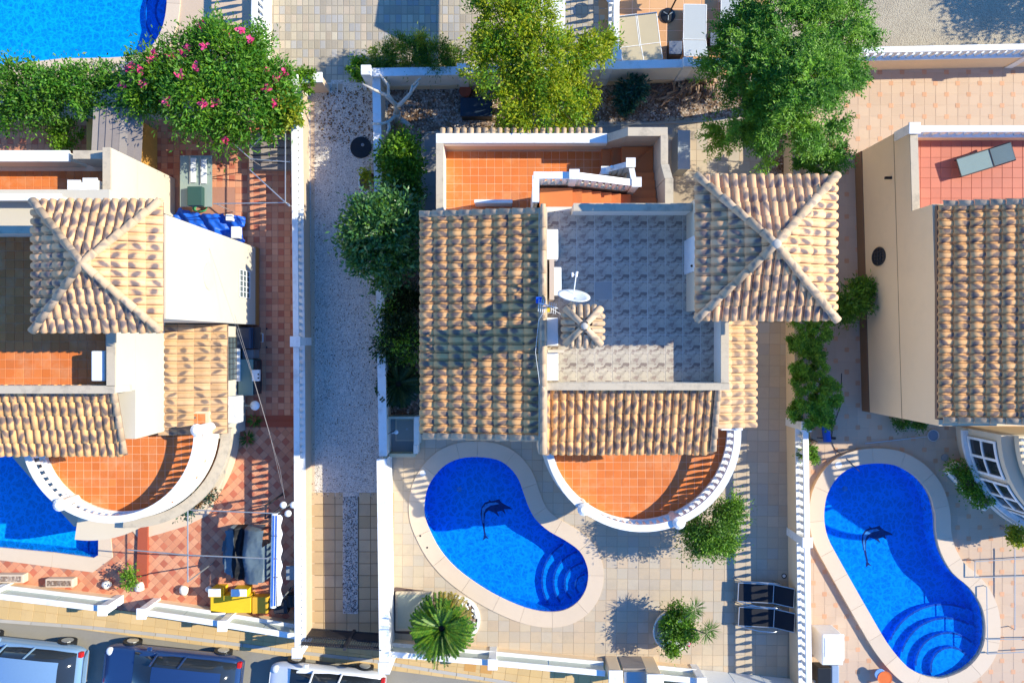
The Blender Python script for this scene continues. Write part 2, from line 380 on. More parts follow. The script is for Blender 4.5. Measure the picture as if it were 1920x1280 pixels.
class MB:
    def __init__(s): s.v = []; s.f = []; s.mi = []; s.uv = None; s.smooth = False
    def add(s, vs, fs, mi=0):
        b = len(s.v); s.v += [tuple(v) for v in vs]
        for f in fs: s.f.append([b + i for i in f]); s.mi.append(mi)
        return s
    def box(s, x0, y0, z0, x1, y1, z1, mi=0):
        if x0 > x1: x0, x1 = x1, x0
        if y0 > y1: y0, y1 = y1, y0
        return s.add([(x0, y0, z0), (x1, y0, z0), (x1, y1, z0), (x0, y1, z0), (x0, y0, z1), (x1, y0, z1), (x1, y1, z1), (x0, y1, z1)],
                     [(0, 3, 2, 1), (4, 5, 6, 7), (0, 1, 5, 4), (1, 2, 6, 5), (2, 3, 7, 6), (3, 0, 4, 7)], mi)
    def seg(s, p, q, w, z0, z1, mi=0, off=0, z1b=None, z0b=None):
        """upright slab of width w along p->q (x,y); tops may slope to z1b"""
        d = Vector((q[0] - p[0], q[1] - p[1])); d.normalize(); n = Vector((-d.y, d.x))
        z1b = z1 if z1b is None else z1b; z0b = z0 if z0b is None else z0b
        c = []
        for (pt, za, zb) in ((p, z0, z1), (q, z0b, z1b)):
            for sgn in (-1, 1):
                a = Vector(pt[:2]) + n * (off + sgn * w / 2)
                c.append((a.x, a.y, za)); c.append((a.x, a.y, zb))
        # c: p-,p-top,p+,p+top,q-,q-top,q+,q+top
        return s.add(c, [(0, 2, 6, 4), (1, 5, 7, 3), (0, 4, 5, 1), (2, 3, 7, 6), (0, 1, 3, 2), (4, 6, 7, 5)], mi)
    def prism(s, poly, z0, z1, mi=0, holes=()):
        """vertical prism over a polygon; z0/z1 may be numbers or functions of (x, y)"""
        f0 = z0 if callable(z0) else (lambda x, y: z0); f1 = z1 if callable(z1) else (lambda x, y: z1)
        loops = [list(poly)] + [list(h) for h in holes]
        area = sum(a[0] * b[1] - b[0] * a[1] for a, b in zip(loops[0], loops[0][1:] + loops[0][:1]))
        if area < 0: loops[0].reverse()
        for h in loops[1:]:
            ar = sum(a[0] * b[1] - b[0] * a[1] for a, b in zip(h, h[1:] + h[:1]))
            if ar > 0: h.reverse()
        tri = tessellate_polygon([[Vector((x, y, 0)) for x, y in l] for l in loops])
        flat = [p for l in loops for p in l]; n = len(flat)
        b = len(s.v)
        s.v += [(x, y, f1(x, y)) for x, y in flat] + [(x, y, f0(x, y)) for x, y in flat]
        for t in tri:
            a, c, d = [flat[i] for i in t]
            cr = (c[0] - a[0]) * (d[1] - a[1]) - (c[1] - a[1]) * (d[0] - a[0])
            if abs(cr) < 1e-12: continue
            t = t if cr > 0 else (t[0], t[2], t[1])
            s.f.append([b + i for i in t]); s.mi.append(mi)
            s.f.append([b + n + i for i in (t[0], t[2], t[1])]); s.mi.append(mi)
        k = 0
        for l in loops:
            m = len(l)
            for i in range(m):
                j = (i + 1) % m
                s.f.append([b + k + i, b + n + k + i, b + n + k + j, b + k + j]); s.mi.append(mi)
            k += m
        return s
    def tube(s, path, r, n=8, cap=True, mi=0):
        path = [Vector(p) for p in path]; rs = r if isinstance(r, (list, tuple)) else [r] * len(path)
        b = len(s.v); up = Vector((0, 0, 1))
        for i, p in enumerate(path):
            d = (path[min(i + 1, len(path) - 1)] - path[max(i - 1, 0)]).normalized()
            a = up if abs(d.z) < .9 else Vector((1, 0, 0))
            e1 = d.cross(a).normalized(); e2 = e1.cross(d)
            for k in range(n):
                t = 2 * pi * k / n
                s.v.append(tuple(p + e1 * (cos(t) * rs[i]) + e2 * (sin(t) * rs[i])))
        for i in range(len(path) - 1):
            for k in range(n):
                s.f.append([b + i * n + k, b + i * n + (k + 1) % n, b + (i + 1) * n + (k + 1) % n, b + (i + 1) * n + k]); s.mi.append(mi)
        if cap:
            s.f.append([b + k for k in range(n)][::-1]); s.mi.append(mi)
            s.f.append([b + (len(path) - 1) * n + k for k in range(n)]); s.mi.append(mi)
        return s
    def lathe(s, prof, c=(0, 0, 0), n=16, mi=0):
        b = len(s.v); cx, cy, cz = c
        for r, z in prof:
            for k in range(n):
                t = 2 * pi * k / n
                s.v.append((cx + r * cos(t), cy + r * sin(t), cz + z))
        m = len(prof)
        for i in range(m - 1):
            for k in range(n):
                s.f.append([b + i * n + k, b + i * n + (k + 1) % n, b + (i + 1) * n + (k + 1) % n, b + (i + 1) * n + k]); s.mi.append(mi)
        s.f.append([b + k for k in range(n)][::-1]); s.mi.append(mi)
        s.f.append([b + (m - 1) * n + k for k in range(n)]); s.mi.append(mi)
        return s
    def sphere(s, c, r, n=12, m=8, mi=0):
        rz = r if not isinstance(r, tuple) else r[1]; rr = r if not isinstance(r, tuple) else r[0]
        prof = [(max(.001, rr * sin(pi * i / m)), -rz * cos(pi * i / m)) for i in range(m + 1)]
        return s.lathe(prof, c, n, mi)
    def mesh(s, name, mats, off=None):
        me = bpy.data.meshes.new(name)
        vs = s.v if off is None else [(x - off.x, y - off.y, z - off.z) for x, y, z in s.v]
        me.from_pydata(vs, [], s.f)
        for m in (mats if isinstance(mats, (list, tuple)) else [mats]): me.materials.append(m)
        if any(s.mi): me.polygons.foreach_set('material_index', s.mi)
        if s.smooth: me.polygons.foreach_set('use_smooth', [True] * len(me.polygons))
        me.update()
        return me
    def build(s, name, mats, parent=None, local=False, bevel=0, smooth=False, kind=None):
        s.smooth = s.smooth or smooth
        off = org(parent) if (parent is not None and not local) else None
        me = s.mesh(name, mats, off)
        o = link(bpy.data.objects.new(name, me)); o.parent = parent
        if parent is not None and not local: ORG[o.name] = off
        if bevel:
            b = o.modifiers.new('bevel', 'BEVEL'); b.width = bevel; b.segments = 2; b.limit_method = 'ANGLE'
        if kind: o['kind'] = kind
        return o

def inst(name, mesh, parent, loc, rotz=0, scale=(1, 1, 1), rot=None):
    o = link(bpy.data.objects.new(name, mesh)); o.parent = parent
    off = org(parent)
    o.location = Vector(loc) - (off if off is not None else Vector((0, 0, 0)))
    o.rotation_euler = rot if rot else (0, 0, rotz); o.scale = scale
    return o

# pieces: laid one by one; the 300 that show largest of a kind on a thing are objects, the rest one joined part
REG = {}
def root_of(o):
    while o.parent: o = o.parent
    return o
def reg(parent, name, mesh, mat4, limit=300):
    REG.setdefault((root_of(parent).name, name), []).append((parent, mesh, mat4, limit))
def mesh_arrays(me):
    nv = len(me.vertices); co = np.empty(nv * 3); me.vertices.foreach_get('co', co)
    nl = len(me.loops); li = np.empty(nl, dtype=np.int64); me.loops.foreach_get('vertex_index', li)
    npol = len(me.polygons); ls = np.empty(npol, dtype=np.int64); me.polygons.foreach_get('loop_start', ls)
    sm = np.zeros(npol, dtype=bool); me.polygons.foreach_get('use_smooth', sm)
    uv = None
    if me.uv_layers:
        uv = np.empty(nl * 2); me.uv_layers[0].data.foreach_get('uv', uv); uv = uv.reshape(-1, 2)
    return co.reshape(-1, 3), li, ls, sm, uv
def np_mesh(name, co, li, ls, mats, uv=None, sm=None):
    me = bpy.data.meshes.new(name)
    me.vertices.add(len(co)); me.vertices.foreach_set('co', np.asarray(co, dtype=np.float32).ravel())
    me.loops.add(len(li)); me.loops.foreach_set('vertex_index', np.asarray(li, dtype=np.int32))
    me.polygons.add(len(ls)); me.polygons.foreach_set('loop_start', np.asarray(ls, dtype=np.int32))
    if uv is not None:
        l = me.uv_layers.new(name='UVMap'); l.data.foreach_set('uv', np.asarray(uv, dtype=np.float32).ravel())
    if sm is not None: me.polygons.foreach_set('use_smooth', sm)
    for m in mats: me.materials.append(m)
    me.update(calc_edges=True); me.validate()
    return me
def flush():
    for (rn, name), items in REG.items():
        keep = []
        for it in items:
            me = it[1]; c = it[2] @ (Vector(me['ctr']) if 'ctr' in me else Vector((0, 0, 0)))
            px, py = pix(c)
            if -50 < px < 1970 and -50 < py < 1330:
                d = c - Vector((0, 0, H)); edge = 0 if (0 < px < 1920 and 0 < py < 1280) else 1000
                keep.append((d.length + edge, len(keep), it))
        keep.sort(key=lambda t: (t[0], t[1]))
        limit = items[0][3]
        for _, _, (parent, me, mx, _l) in keep[:limit]:
            o = link(bpy.data.objects.new(name, me)); o.parent = parent
            off = org(parent)
            o.matrix_local = Matrix.Translation(-off) @ mx if off is not None else mx
        rest = {}
        for _, _, it in keep[limit:]: rest.setdefault(it[0].name, []).append(it)
        for pn, its in rest.items():
            cos_, lis, lss, sms, uvs = [], [], [], [], []
            vo = lo = 0; cache = {}
            for parent, me, mx, _l in its:
                if me.name not in cache: cache[me.name] = mesh_arrays(me)
                co, li, ls, sm, uv = cache[me.name]
                m = np.array(mx)
                cos_.append(co @ m[:3, :3].T + m[:3, 3]); lis.append(li + vo); lss.append(ls + lo); sms.append(sm)
                if uv is not None: uvs.append(uv)
                vo += len(co); lo += len(li)
            parent = its[0][0]; off = org(parent)
            co = np.concatenate(cos_)
            if off is not None: co = co - np.array(off)
            me = np_mesh(name + '_mass', co, np.concatenate(lis), np.concatenate(lss), [m for m in its[0][1].materials],
                         np.concatenate(uvs) if uvs else None, np.concatenate(sms))
            o = link(bpy.data.objects.new(name + '_field', me)); o.parent = parent; o['kind'] = 'stuff'

def in_poly(x, y, poly):
    c = False; j = len(poly) - 1
    for i in range(len(poly)):
        xi, yi = poly[i]; xj, yj = poly[j]
        if (yi > y) != (yj > y) and x < (xj - xi) * (y - yi) / (yj - yi) + xi: c = not c
        j = i
    return c
def offset_poly(poly, d):
    """grow a closed polygon outward by d"""
    n = len(poly); ar = sum(a[0] * b[1] - b[0] * a[1] for a, b in zip(poly, poly[1:] + poly[:1]))
    sgn = 1 if ar > 0 else -1; out = []
    for i in range(n):
        p0, p1, p2 = Vector(poly[i - 1]), Vector(poly[i]), Vector(poly[(i + 1) % n])
        t = (p2 - p0).normalized(); nn = Vector((t.y, -t.x)) * sgn
        out.append(tuple(p1 + nn * d))
    return out
def smooth_poly(pts, k=4):
    n = len(pts); out = []
    for i in range(n):
        p0, p1, p2, p3 = [Vector(pts[(i + j - 1) % n]) for j in range(4)]
        for s in range(k):
            t = s / k
            out.append(tuple(.5 * ((2 * p1) + (p2 - p0) * t + (2 * p0 - 5 * p1 + 4 * p2 - p3) * t * t + (3 * p1 - p0 - 3 * p2 + p3) * t ** 3)))
    return out

# ---------------------------------------------------------------- small shared meshes
def box_tile_mesh(name, sx, sy, h, mat, gap=.008, ch=.006, uv=False):
    """floor tile: chamfered slab whose top lies at z = 0"""
    a, b = sx / 2 - gap / 2, sy / 2 - gap / 2
    vs = [(-a, -b, -h), (a, -b, -h), (a, b, -h), (-a, b, -h), (-a, -b, -ch), (a, -b, -ch), (a, b, -ch), (-a, b, -ch),
          (-a + ch, -b + ch, 0), (a - ch, -b + ch, 0), (a - ch, b - ch, 0), (-a + ch, b - ch, 0)]
    fs = [(8, 9, 10, 11)] + [(i, (i + 1) % 4, 4 + (i + 1) % 4, 4 + i) for i in range(4)] + [(4 + i, 4 + (i + 1) % 4, 8 + (i + 1) % 4, 8 + i) for i in range(4)]
    me = bpy.data.meshes.new(name); me.from_pydata(vs, [], fs); me.materials.append(mat)
    if uv:
        l = me.uv_layers.new(name='UVMap')
        for lp in me.loops:
            v = vs[lp.vertex_index]; l.data[lp.index].uv = ((v[0] + sx / 2) / sx, (v[1] + sy / 2) / sy)
    me.update(); return me

def barrel_mesh(name, pitch, L, mat, rise=.070, part=.74, nose=.03, lift=.042):
    """one barrel-and-pan roof tile, x across, y up the slope; UV u across, v along"""
    prof = []
    nb = 7
    for i in range(nb + 1):
        t = pi * i / nb
        prof.append((part * pitch * (1 - cos(t)) / 2, rise * sin(t) ** .8))
    prof += [(pitch * (part + .10), -.016), (pitch * .97, -.010)]
    vs, uvs = [], []
    def row(y, k, dz, thick=0):
        for (x, z) in prof:
            xx = part * pitch / 2 + (x - part * pitch / 2) * k if x <= part * pitch else x
            vs.append((xx, y, z * (k if z > 0 else 1) + dz - thick)); uvs.append((x / pitch, (y + .0) / L))
    row(0, 1, lift); row(L * .5, .96, lift * .5); row(L, .90, 0)
    row(0, .90, lift, .022)
    n = len(prof); fs = []
    for r in (0, 1):
        for i in range(n - 1): fs.append((r * n + i, r * n + i + 1, (r + 1) * n + i + 1, (r + 1) * n + i))
    for i in range(n - 1): fs.append((3 * n + i, 3 * n + i + 1, i + 1, i))
    me = bpy.data.meshes.new(name); me.from_pydata(vs, [], fs); me.materials.append(mat)
    l = me.uv_layers.new(name='UVMap')
    for lp in me.loops: l.data[lp.index].uv = uvs[lp.vertex_index]
    sm = [True] * (2 * (n - 1)) + [False] * (n - 1)
    me.polygons.foreach_set('use_smooth', sm)
    me['ctr'] = (pitch / 2, L / 2, .03)
    me.update(); return me

def cap_mesh(name, w, L, mat, h=None, lift=.034):
    """half-round ridge tile along +y starting at origin, wider at its start"""
    vs, uvs = [], []; n = 9; h = h or w * .5
    def row(y, k, dz):
        for i in range(n):
            t = pi * i / (n - 1)
            vs.append((-w / 2 * cos(t) * k, y, h * sin(t) * k + dz)); uvs.append((i / (n - 1), y / L))
    row(0, 1, lift); row(L * 1.06, .78, 0); row(0, .80, lift * .6)
    fs = [(i, i + 1, n + i + 1, n + i) for i in range(n - 1)] + [(2 * n + i, 2 * n + i + 1, i + 1, i) for i in range(n - 1)]
    me = bpy.data.meshes.new(name); me.from_pydata(vs, [], fs); me.materials.append(mat)
    l = me.uv_layers.new(name='UVMap')
    for lp in me.loops: l.data[lp.index].uv = uvs[lp.vertex_index]
    me.polygons.foreach_set('use_smooth', [True] * (n - 1) + [False] * (n - 1))
    me['ctr'] = (0, L / 2, .05)
    me.update(); return me
_b = MB(); _b.smooth = True
_b.lathe([(.045, 0), (.045, .08), (.03, .12), (.055, .28), (.062, .42), (.045, .6), (.028, .78), (.042, .9), (.045, 1)], n=8)
BALUSTER = _b.mesh('baluster', WHITE)

def mat_from(O, ux, uy, uz):
    return Matrix(((ux.x, uy.x, uz.x, O.x), (ux.y, uy.y, uz.y, O.y), (ux.z, uy.z, uz.z, O.z), (0, 0, 0, 1)))

def tile_plane(parent, O, U, V, nu, nv, mesh, pu, ev, clips=(), name='roof_tile', limit=300, mat=None):
    Nn = U.cross(V).normalized(); up = Nn * .012
    for j in range(nv):
        for i in range(nu):
            p = O + U * (i * pu + rng.uniform(-.004, .004)) + V * (j * ev + rng.uniform(-.010, .010)) + up
            mx = mat_from(p, U, V, Nn) @ Matrix.Rotation(rng.gauss(0, .012), 4, 'Z') @ Matrix.Rotation(rng.gauss(0, .006), 4, 'X')
            if not clips: reg(parent, name, mesh, mx, limit); continue
            cor = [mx @ Vector((a, b, .03)) for a in (0, pu) for b in (0, ev * 1.15)]
            state = 1
            for (cp, cn) in clips:
                ds = [(c - cp).dot(cn) for c in cor]
                if min(ds) > -.01: state = 0; break
                if max(ds) > 0: state = 2
            if state == 0: continue
            if state == 1: reg(parent, name, mesh, mx, limit); continue
            bm = bmesh.new(); bm.from_mesh(mesh); bm.transform(mx)
            for (cp, cn) in clips:
                bmesh.ops.bisect_plane(bm, geom=bm.verts[:] + bm.edges[:] + bm.faces[:], plane_co=cp, plane_no=cn, clear_outer=True)
            if len(bm.verts) < 4: bm.free(); continue
            ctr = sum((v.co for v in bm.verts), Vector()) / len(bm.verts)
            bm.transform(Matrix.Translation(-ctr))
            me = bpy.data.meshes.new(name); bm.to_mesh(me); bm.free()
            me.materials.append(mesh.materials[0])
            reg(parent, name, me, Matrix.Translation(ctr), limit)

def cap_line(parent, A, B, mesh, L, name='ridge_tile', updir=Vector((0, 0, 1))):
    d = (B - A); n = max(1, round(d.length / L)); v = d.normalized(); st = d.length / n
    x = v.cross(updir).normalized(); z = x.cross(v)
    for i in range(n): reg(parent, name, mesh, mat_from(A + v * (i * st), x, v, z))

def floor_tiles(parent, region, size, z, mesh, name, skip=None, rot=0.0, origin=(0, 0), limit=300, margin=0.0, keep=None):
    """lay square tiles over a polygon; skip(x, y) -> True leaves one out"""
    xs = [p[0] for p in region]; ys = [p[1] for p in region]
    sx, sy = size if isinstance(size, tuple) else (size, size)
    cr, sr = cos(rot), sin(rot)
    def inv(x, y): return x * cr + y * sr, -x * sr + y * cr
    cs = [inv(x, y) for x in (min(xs), max(xs)) for y in (min(ys), max(ys))]
    u0, u1 = min(c[0] for c in cs), max(c[0] for c in cs); v0, v1 = min(c[1] for c in cs), max(c[1] for c in cs)
    i0, i1 = int((u0 - origin[0]) // sx), int((u1 - origin[0]) // sx) + 1
    j0, j1 = int((v0 - origin[1]) // sy), int((v1 - origin[1]) // sy) + 1
    for i in range(i0, i1):
        for j in range(j0, j1):
            u, v = origin[0] + (i + .5) * sx, origin[1] + (j + .5) * sy
            x, y = u * cr - v * sr, u * sr + v * cr
            if not in_poly(x, y, region): continue
            px, py = pix(Vector((x, y, z)))
            if not (-30 < px < 1950 and -30 < py < 1310): continue
            if skip and skip(x, y): continue
            if keep and not keep(i, j): continue
            m = Matrix.Translation((x, y, z + rng.uniform(-.0015, .0015))) @ Matrix.Rotation(rot, 4, 'Z') @ Matrix.Rotation(rng.uniform(-.003, .003), 4, 'X')
            reg(parent, name, mesh, m, limit)

def balustrade(parent, pts, z0, base_h, tot_h, mats=(PEACH, WHITE), w=.22, railw=.2, pitch=.22, pillars=None, cap=True, base_w=None, rail_t=.07, low=True):
    """wall base, low rail, turned balusters, top rail and pillars along a polyline; all children of parent"""
    bw = base_w or w
    if base_h > .02:
        mb = MB()
        for p, q in zip(pts, pts[1:]): mb.seg(p, q, bw, z0, z0 + base_h)
        mb.build('wall_base', mats[0], parent)
    if low:
        mb = MB()
        for p, q in zip(pts, pts[1:]): mb.seg(p, q, w + .03, z0 + base_h, z0 + base_h + .045)
        mb.build('low_rail', mats[1], parent)
    zb = z0 + base_h + .045; zt = z0 + tot_h - rail_t
    mb = MB()
    for p, q in zip(pts, pts[1:]): mb.seg(p, q, railw, zt, z0 + tot_h)
    mb.build('top_rail', mats[1], parent, bevel=.012)
    for p, q in zip(pts, pts[1:]):
        d = Vector(q[:2]) - Vector(p[:2]); n = max(1, int(d.length / pitch))
        for i in range(n):
            c = Vector(p[:2]) + d * ((i + .5) / n)
            reg(parent, 'baluster', BALUSTER, Matrix.Translation((c.x, c.y, zb)) @ Matrix.Diagonal((1.15, 1.15, zt - zb, 1)))
    for c in (pillars if pillars is not None else [pts[0], pts[-1]]):
        pb = MB().box(c[0] - .14, c[1] - .14, z0, c[0] + .14, c[1] + .14, z0 + tot_h + .02).build('pillar', mats[1], parent)
        if cap:
            MB().box(c[0] - .18, c[1] - .18, z0 + tot_h + .02, c[0] + .18, c[1] + .18, z0 + tot_h + .08).build('pillar_cap', mats[1], pb, bevel=.015)

# ---------------------------------------------------------------- foliage
nr = np.random.default_rng(11)
def unit(a): return a / np.maximum(1e-9, np.linalg.norm(a, axis=-1, keepdims=True))
def leaf_mesh(name, C, D, Nn, ln, wd, mats, mi=None, fold=.0):
    """diamond leaves: C base points, D direction, Nn normal"""
    n = len(C); D = unit(D); Sd = unit(np.cross(D, Nn)); ln = np.broadcast_to(ln, (n,))[:, None]; wd = np.broadcast_to(wd, (n,))[:, None]
    U = unit(np.cross(Sd, D))
    v = np.stack([C, C + D * ln * .5 + Sd * wd * .5 + U * wd * fold, C + D * ln - U * ln * .12, C + D * ln * .5 - Sd * wd * .5 + U * wd * fold], 1).reshape(-1, 3)
    li = np.arange(n * 4); ls = np.arange(n) * 4
    me = np_mesh(name, v, li, ls, mats)
    if mi is not None: me.polygons.foreach_set('material_index', np.asarray(mi, dtype=np.int32)); me.update()
    return me
def blob_points(blobs, n, clump=.22, shell=.55, flat=1.0, nclump=None):
    """points in leaf clumps spread through ellipsoids; blobs: (cx,cy,cz,rx,ry,rz)"""
    B = np.array(blobs, dtype=float); vol = (B[:, 3] * B[:, 4] * B[:, 5]) ** (2 / 3); pr = vol / vol.sum()
    nc = nclump or max(12, n // 75)
    bi = nr.choice(len(B), nc, p=pr)
    d = unit(nr.normal(size=(nc, 3))); d[:, 2] = np.where(nr.random(nc) < .72, np.abs(d[:, 2]), d[:, 2])
    r = shell + (1 - shell) * nr.random(nc) ** .6
    r *= 1 + .18 * nr.normal(size=nc) * .6
    cc = B[bi, :3] + d * B[bi, 3:] * r[:, None]
    ci = nr.integers(0, nc, n); cs = clump * (.5 + nr.random(nc))
    p = cc[ci] + nr.normal(size=(n, 3)) * cs[ci][:, None] * np.array([1, 1, .7 * flat])
    out = unit(p - B[bi[ci], :3])
    return p, out, ci, cc
def crown(parent, blobs, n, ln, wd, mats, clump=.2, name='crown', shell=.55, droop=0.0, up=.5, local=False, mi_frac=None, kind=None, zmin=None, fold=.15):
    p, out, ci, cc = blob_points(blobs, n, clump, shell)
    if zmin is not None: p[:, 2] = np.maximum(p[:, 2], zmin + nr.random(n) * .1)
    d = out * .8 + nr.normal(size=(n, 3)) * .7; d[:, 2] -= droop
    nn = np.array([0, 0, 1.0]) * up + nr.normal(size=(n, 3)) * .55 + out * .3
    L = ln * (.6 + .8 * nr.random(n)); W = wd * (.7 + .6 * nr.random(n))
    mi = None
    if mi_frac: mi = (nr.random(cc.shape[0]) < mi_frac)[ci].astype(int)
    off = org(parent)
    if off is not None and not local: p = p - np.array(off)
    me = leaf_mesh(name, p, d, nn, L, W, mats if isinstance(mats, list) else [mats], mi, fold)
    o = link(bpy.data.objects.new(name, me)); o.parent = parent
    if off is not None: ORG[o.name] = off
    if kind: o['kind'] = kind
    return o
def trunk(parent, base, blobs, r0=.12, mat=None, n=7, h0=.6, name='trunk'):
    mb = MB(); b = Vector(base); mat = mat or WOODB
    top = Vector(base) + Vector((0, 0, h0))
    mb.tube([b, b + Vector((.03, -.02, h0 * .5)), top], [r0, r0 * .85, r0 * .75], 10)
    bl = sorted(blobs, key=lambda q: -q[3])[:n]
    for q in bl:
        e = Vector(q[:3]); m = top.lerp(e, .5) + Vector((rng.uniform(-.15, .15), rng.uniform(-.15, .15), .1))
        mb.tube([top - Vector((0, 0, .05)), m, e], [r0 * .55, r0 * .36, r0 * .12], 7)
        for _ in range(4):
            f = e + Vector((rng.uniform(-1, 1) * q[3], rng.uniform(-1, 1) * q[4], rng.uniform(-.2, .8) * q[5]))
            mb.tube([m.lerp(e, rng.uniform(.2, .9)), f], [r0 * .16, r0 * .04], 5)
    return mb.build(name, mat, parent, smooth=True)
def flowers(parent, blobs, n, size, mat, name='blossom', sh=1.03):
    B = np.array(blobs, dtype=float)
    for _ in range(n):
        q = B[nr.integers(0, len(B))]; d = unit(nr.normal(size=3)); d[2] = abs(d[2]) + .3; d = unit(d)
        c = q[:3] + d * q[3:] * sh
        C = np.repeat(c[None], 14, 0) + nr.normal(size=(14, 3)) * size * .25
        D = nr.normal(size=(14, 3)); D[:, 2] = np.abs(D[:, 2]) * .5
        off = org(parent)
        me = leaf_mesh(name, C - (np.array(off) if off is not None else 0), D, np.array([0, 0, 1.]) + nr.normal(size=(14, 3)) * .3, size, size * .8, [mat])
        o = link(bpy.data.objects.new(name, me)); o.parent = parent
# ================================================================ POOLS (outlines in ground coordinates)
pool_a = smooth_poly(PL([(895, 855), (932, 860), (956, 875), (973, 897), (983, 924), (993, 951), (1006, 973), (1030, 994), (1060, 1011), (1087, 1031), (1100, 1055), (1104, 1078), (1099, 1105), (1083, 1129), (1057, 1144), (1023, 1147), (983, 1139), (936, 1119), (895, 1095), (855, 1065), (825, 1031), (805, 994), (796, 968), (795, 941), (801, 914), (815, 890), (835, 870), (862, 858)]), 3)
pool_b = smooth_poly(PL([(1633, 866), (1672, 869), (1704, 884), (1725, 903), (1741, 928), (1750, 963), (1752, 999), (1761, 1034), (1782, 1070), (1814, 1098), (1835, 1130), (1843, 1162), (1842, 1197), (1831, 1225), (1807, 1250), (1771, 1266), (1743, 1268), (1711, 1257), (1686, 1236), (1658, 1201), (1626, 1147), (1594, 1091), (1566, 1041), (1548, 1006), (1541, 974), (1542, 946), (1548, 921), (1566, 892), (1594, 873)]), 3)
pool_c = PL([(-70, 840), (20, 850), (90, 930), (140, 985), (186, 988), (186, 1040), (176, 1046), (100, 1036), (-70, 1020)])
pool_d = smooth_poly(PL([(-60, -60), (150, -62), (300, -55), (313, -20), (313, 20), (303, 60), (280, 92), (235, 108), (120, 111), (-60, 112)]), 3)
POOLS = [pool_a, pool_b, pool_c, pool_d]
cop_a = offset_poly(pool_a, .54); cop_b = offset_poly(pool_b, .52)
cop_c = offset_poly(pool_c, .50); cop_d = offset_poly(pool_d, .46)
HOLES = [offset_poly(p, .12) for p in POOLS]

def zone(name, poly, z, mat, z0=None, kind='structure', holes=()):
    o = MB().prism(poly, z0 if z0 is not None else z - .08, z, holes=holes).build(name, mat)
    o['kind'] = kind
    return o
def clip_holes(poly, holes): return [h for h in holes if in_poly(h[0][0], h[0][1], poly)]

# ---- ground sheets
g = MB().prism([(-60, -45), (60, -45), (60, 45), (-60, 45)], -.9, -.26, holes=HOLES).build('ground', DIRT); g['kind'] = 'structure'
street = zone('street', PL([(-900, 1020), (0, 1160), (350, 1192), (560, 1219), (700, 1235), (960, 1277), (1400, 1350), (2900, 1600), (2900, 2900), (-900, 2900)]), -.11, ASPH, -.2)
kerb_line = PL([(-200, 1142), (0, 1163), (175, 1176), (350, 1195), (560, 1222), (700, 1238), (960, 1280), (1200, 1322)])
pave_poly = PL([(-200, 1095), (0, 1118), (555, 1185), (710, 1208), (1140, 1252), (1310, 1268), (1520, 1290), (1520, 1385), (1200, 1317), (960, 1275), (700, 1233), (560, 1217), (350, 1190), (175, 1171), (0, 1158), (-200, 1137)])
pavement = zone('pavement', pave_poly, -.012, M('pavement_bed', (.40, .27, .13), .9), -.2)
mO = box_tile_mesh('pavement_tile', .44, .44, .02, OCHRE)
floor_tiles(pavement, offset_poly(pave_poly, .17), .44, .0, mO, 'paving_tile', rot=radians(-7.5))
kerb = MB()
kme = MB().box(-.48, -.06, -.12, .48, .06, .02).mesh('kerb_stone', KERB)
for p, q in zip(kerb_line, kerb_line[1:]):
    d = Vector(q) - Vector(p); n = max(1, round(d.length / .98))
    for i in range(n):
        c = Vector(p) + d * ((i + .5) / n)
        reg(pavement, 'kerb_stone', kme, Matrix.Translation((c.x, c.y, 0)) @ Matrix.Rotation(atan2(d.y, d.x), 4, 'Z') @ Matrix.Diagonal((d.length / n / .98, 1, 1, 1)))
for c in ((882, 1247), (912, 1251)):
    p = P(*c); b = MB().box(-.21, -.21, -.01, .21, .21, .006).mesh('repaired_tile', OCHRE2)
    reg(pavement, 'repaired_tile', b, Matrix.Translation(p) @ Matrix.Rotation(radians(-7.5), 4, 'Z'))

# ---- driveway between the plots
drive_poly = PL([(560, 150), (727, 150), (737, 1206), (560, 1186)])
driveway = zone('driveway', drive_poly, 0.0, GRAVEL, -.2)
pav_poly = PL([(581, 930), (735, 930), (735, 1204), (581, 1190)])
pavers_base = zone('driveway_paving_bed', pav_poly, .006, GROUT_D, -.1)
strip_poly = PL([(640, 925), (673, 925), (673, 1152), (641, 1150)])
gs = MB().prism(PL([(643, 922), (671, 922), (671, 1150), (643, 1149)]), .0, .024).build('gravel_strip', GRAVEL); gs['kind'] = 'structure'
mP = box_tile_mesh('paver', .42, .42, .02, PAVER, .014)
floor_tiles(pavers_base, pav_poly, .427, .014, mP, 'paver', skip=lambda x, y: in_poly(x, y, strip_poly), origin=(X(584), Y(1189)))
sand = zone('sandy_edge_strip', PL([(583, 190), (590, 190), (590, 1190), (583, 1190)]), .010, PEACH, -.1)
# loose grit and dry leaves on the gravel
def scatter(name, poly, n, ln, wd, mats, z=.015, skip=None, flat=.15):
    xs = [p[0] for p in poly]; ys = [p[1] for p in poly]; C = []
    while len(C) < n:
        x, y = rng.uniform(min(xs), max(xs)), rng.uniform(min(ys), max(ys))
        if in_poly(x, y, poly) and not (skip and skip(x, y)): C.append((x, y, z + rng.uniform(0, .015)))
    C = np.array(C); m = len(C); D = nr.normal(size=(m, 3)); D[:, 2] *= flat
    nn = np.array([0, 0, 1.]) + nr.normal(size=(m, 3)) * .35
    me = leaf_mesh(name, C, D, nn, ln * (.5 + nr.random(m)), wd * (.5 + nr.random(m)), mats, nr.integers(0, len(mats), m))
    o = link(bpy.data.objects.new(name, me)); o['kind'] = 'stuff'; return o
PEB = M('pale_pebble', (.55, .50, .44), .9); PEBD = M('dark_pebble', (.12, .10, .09), .9)
scatter('driveway_pebbles', PL([(586, 170), (712, 170), (722, 935), (586, 935)]), 3500, .04, .035, [PEB, PEBD, DRYL], .012)
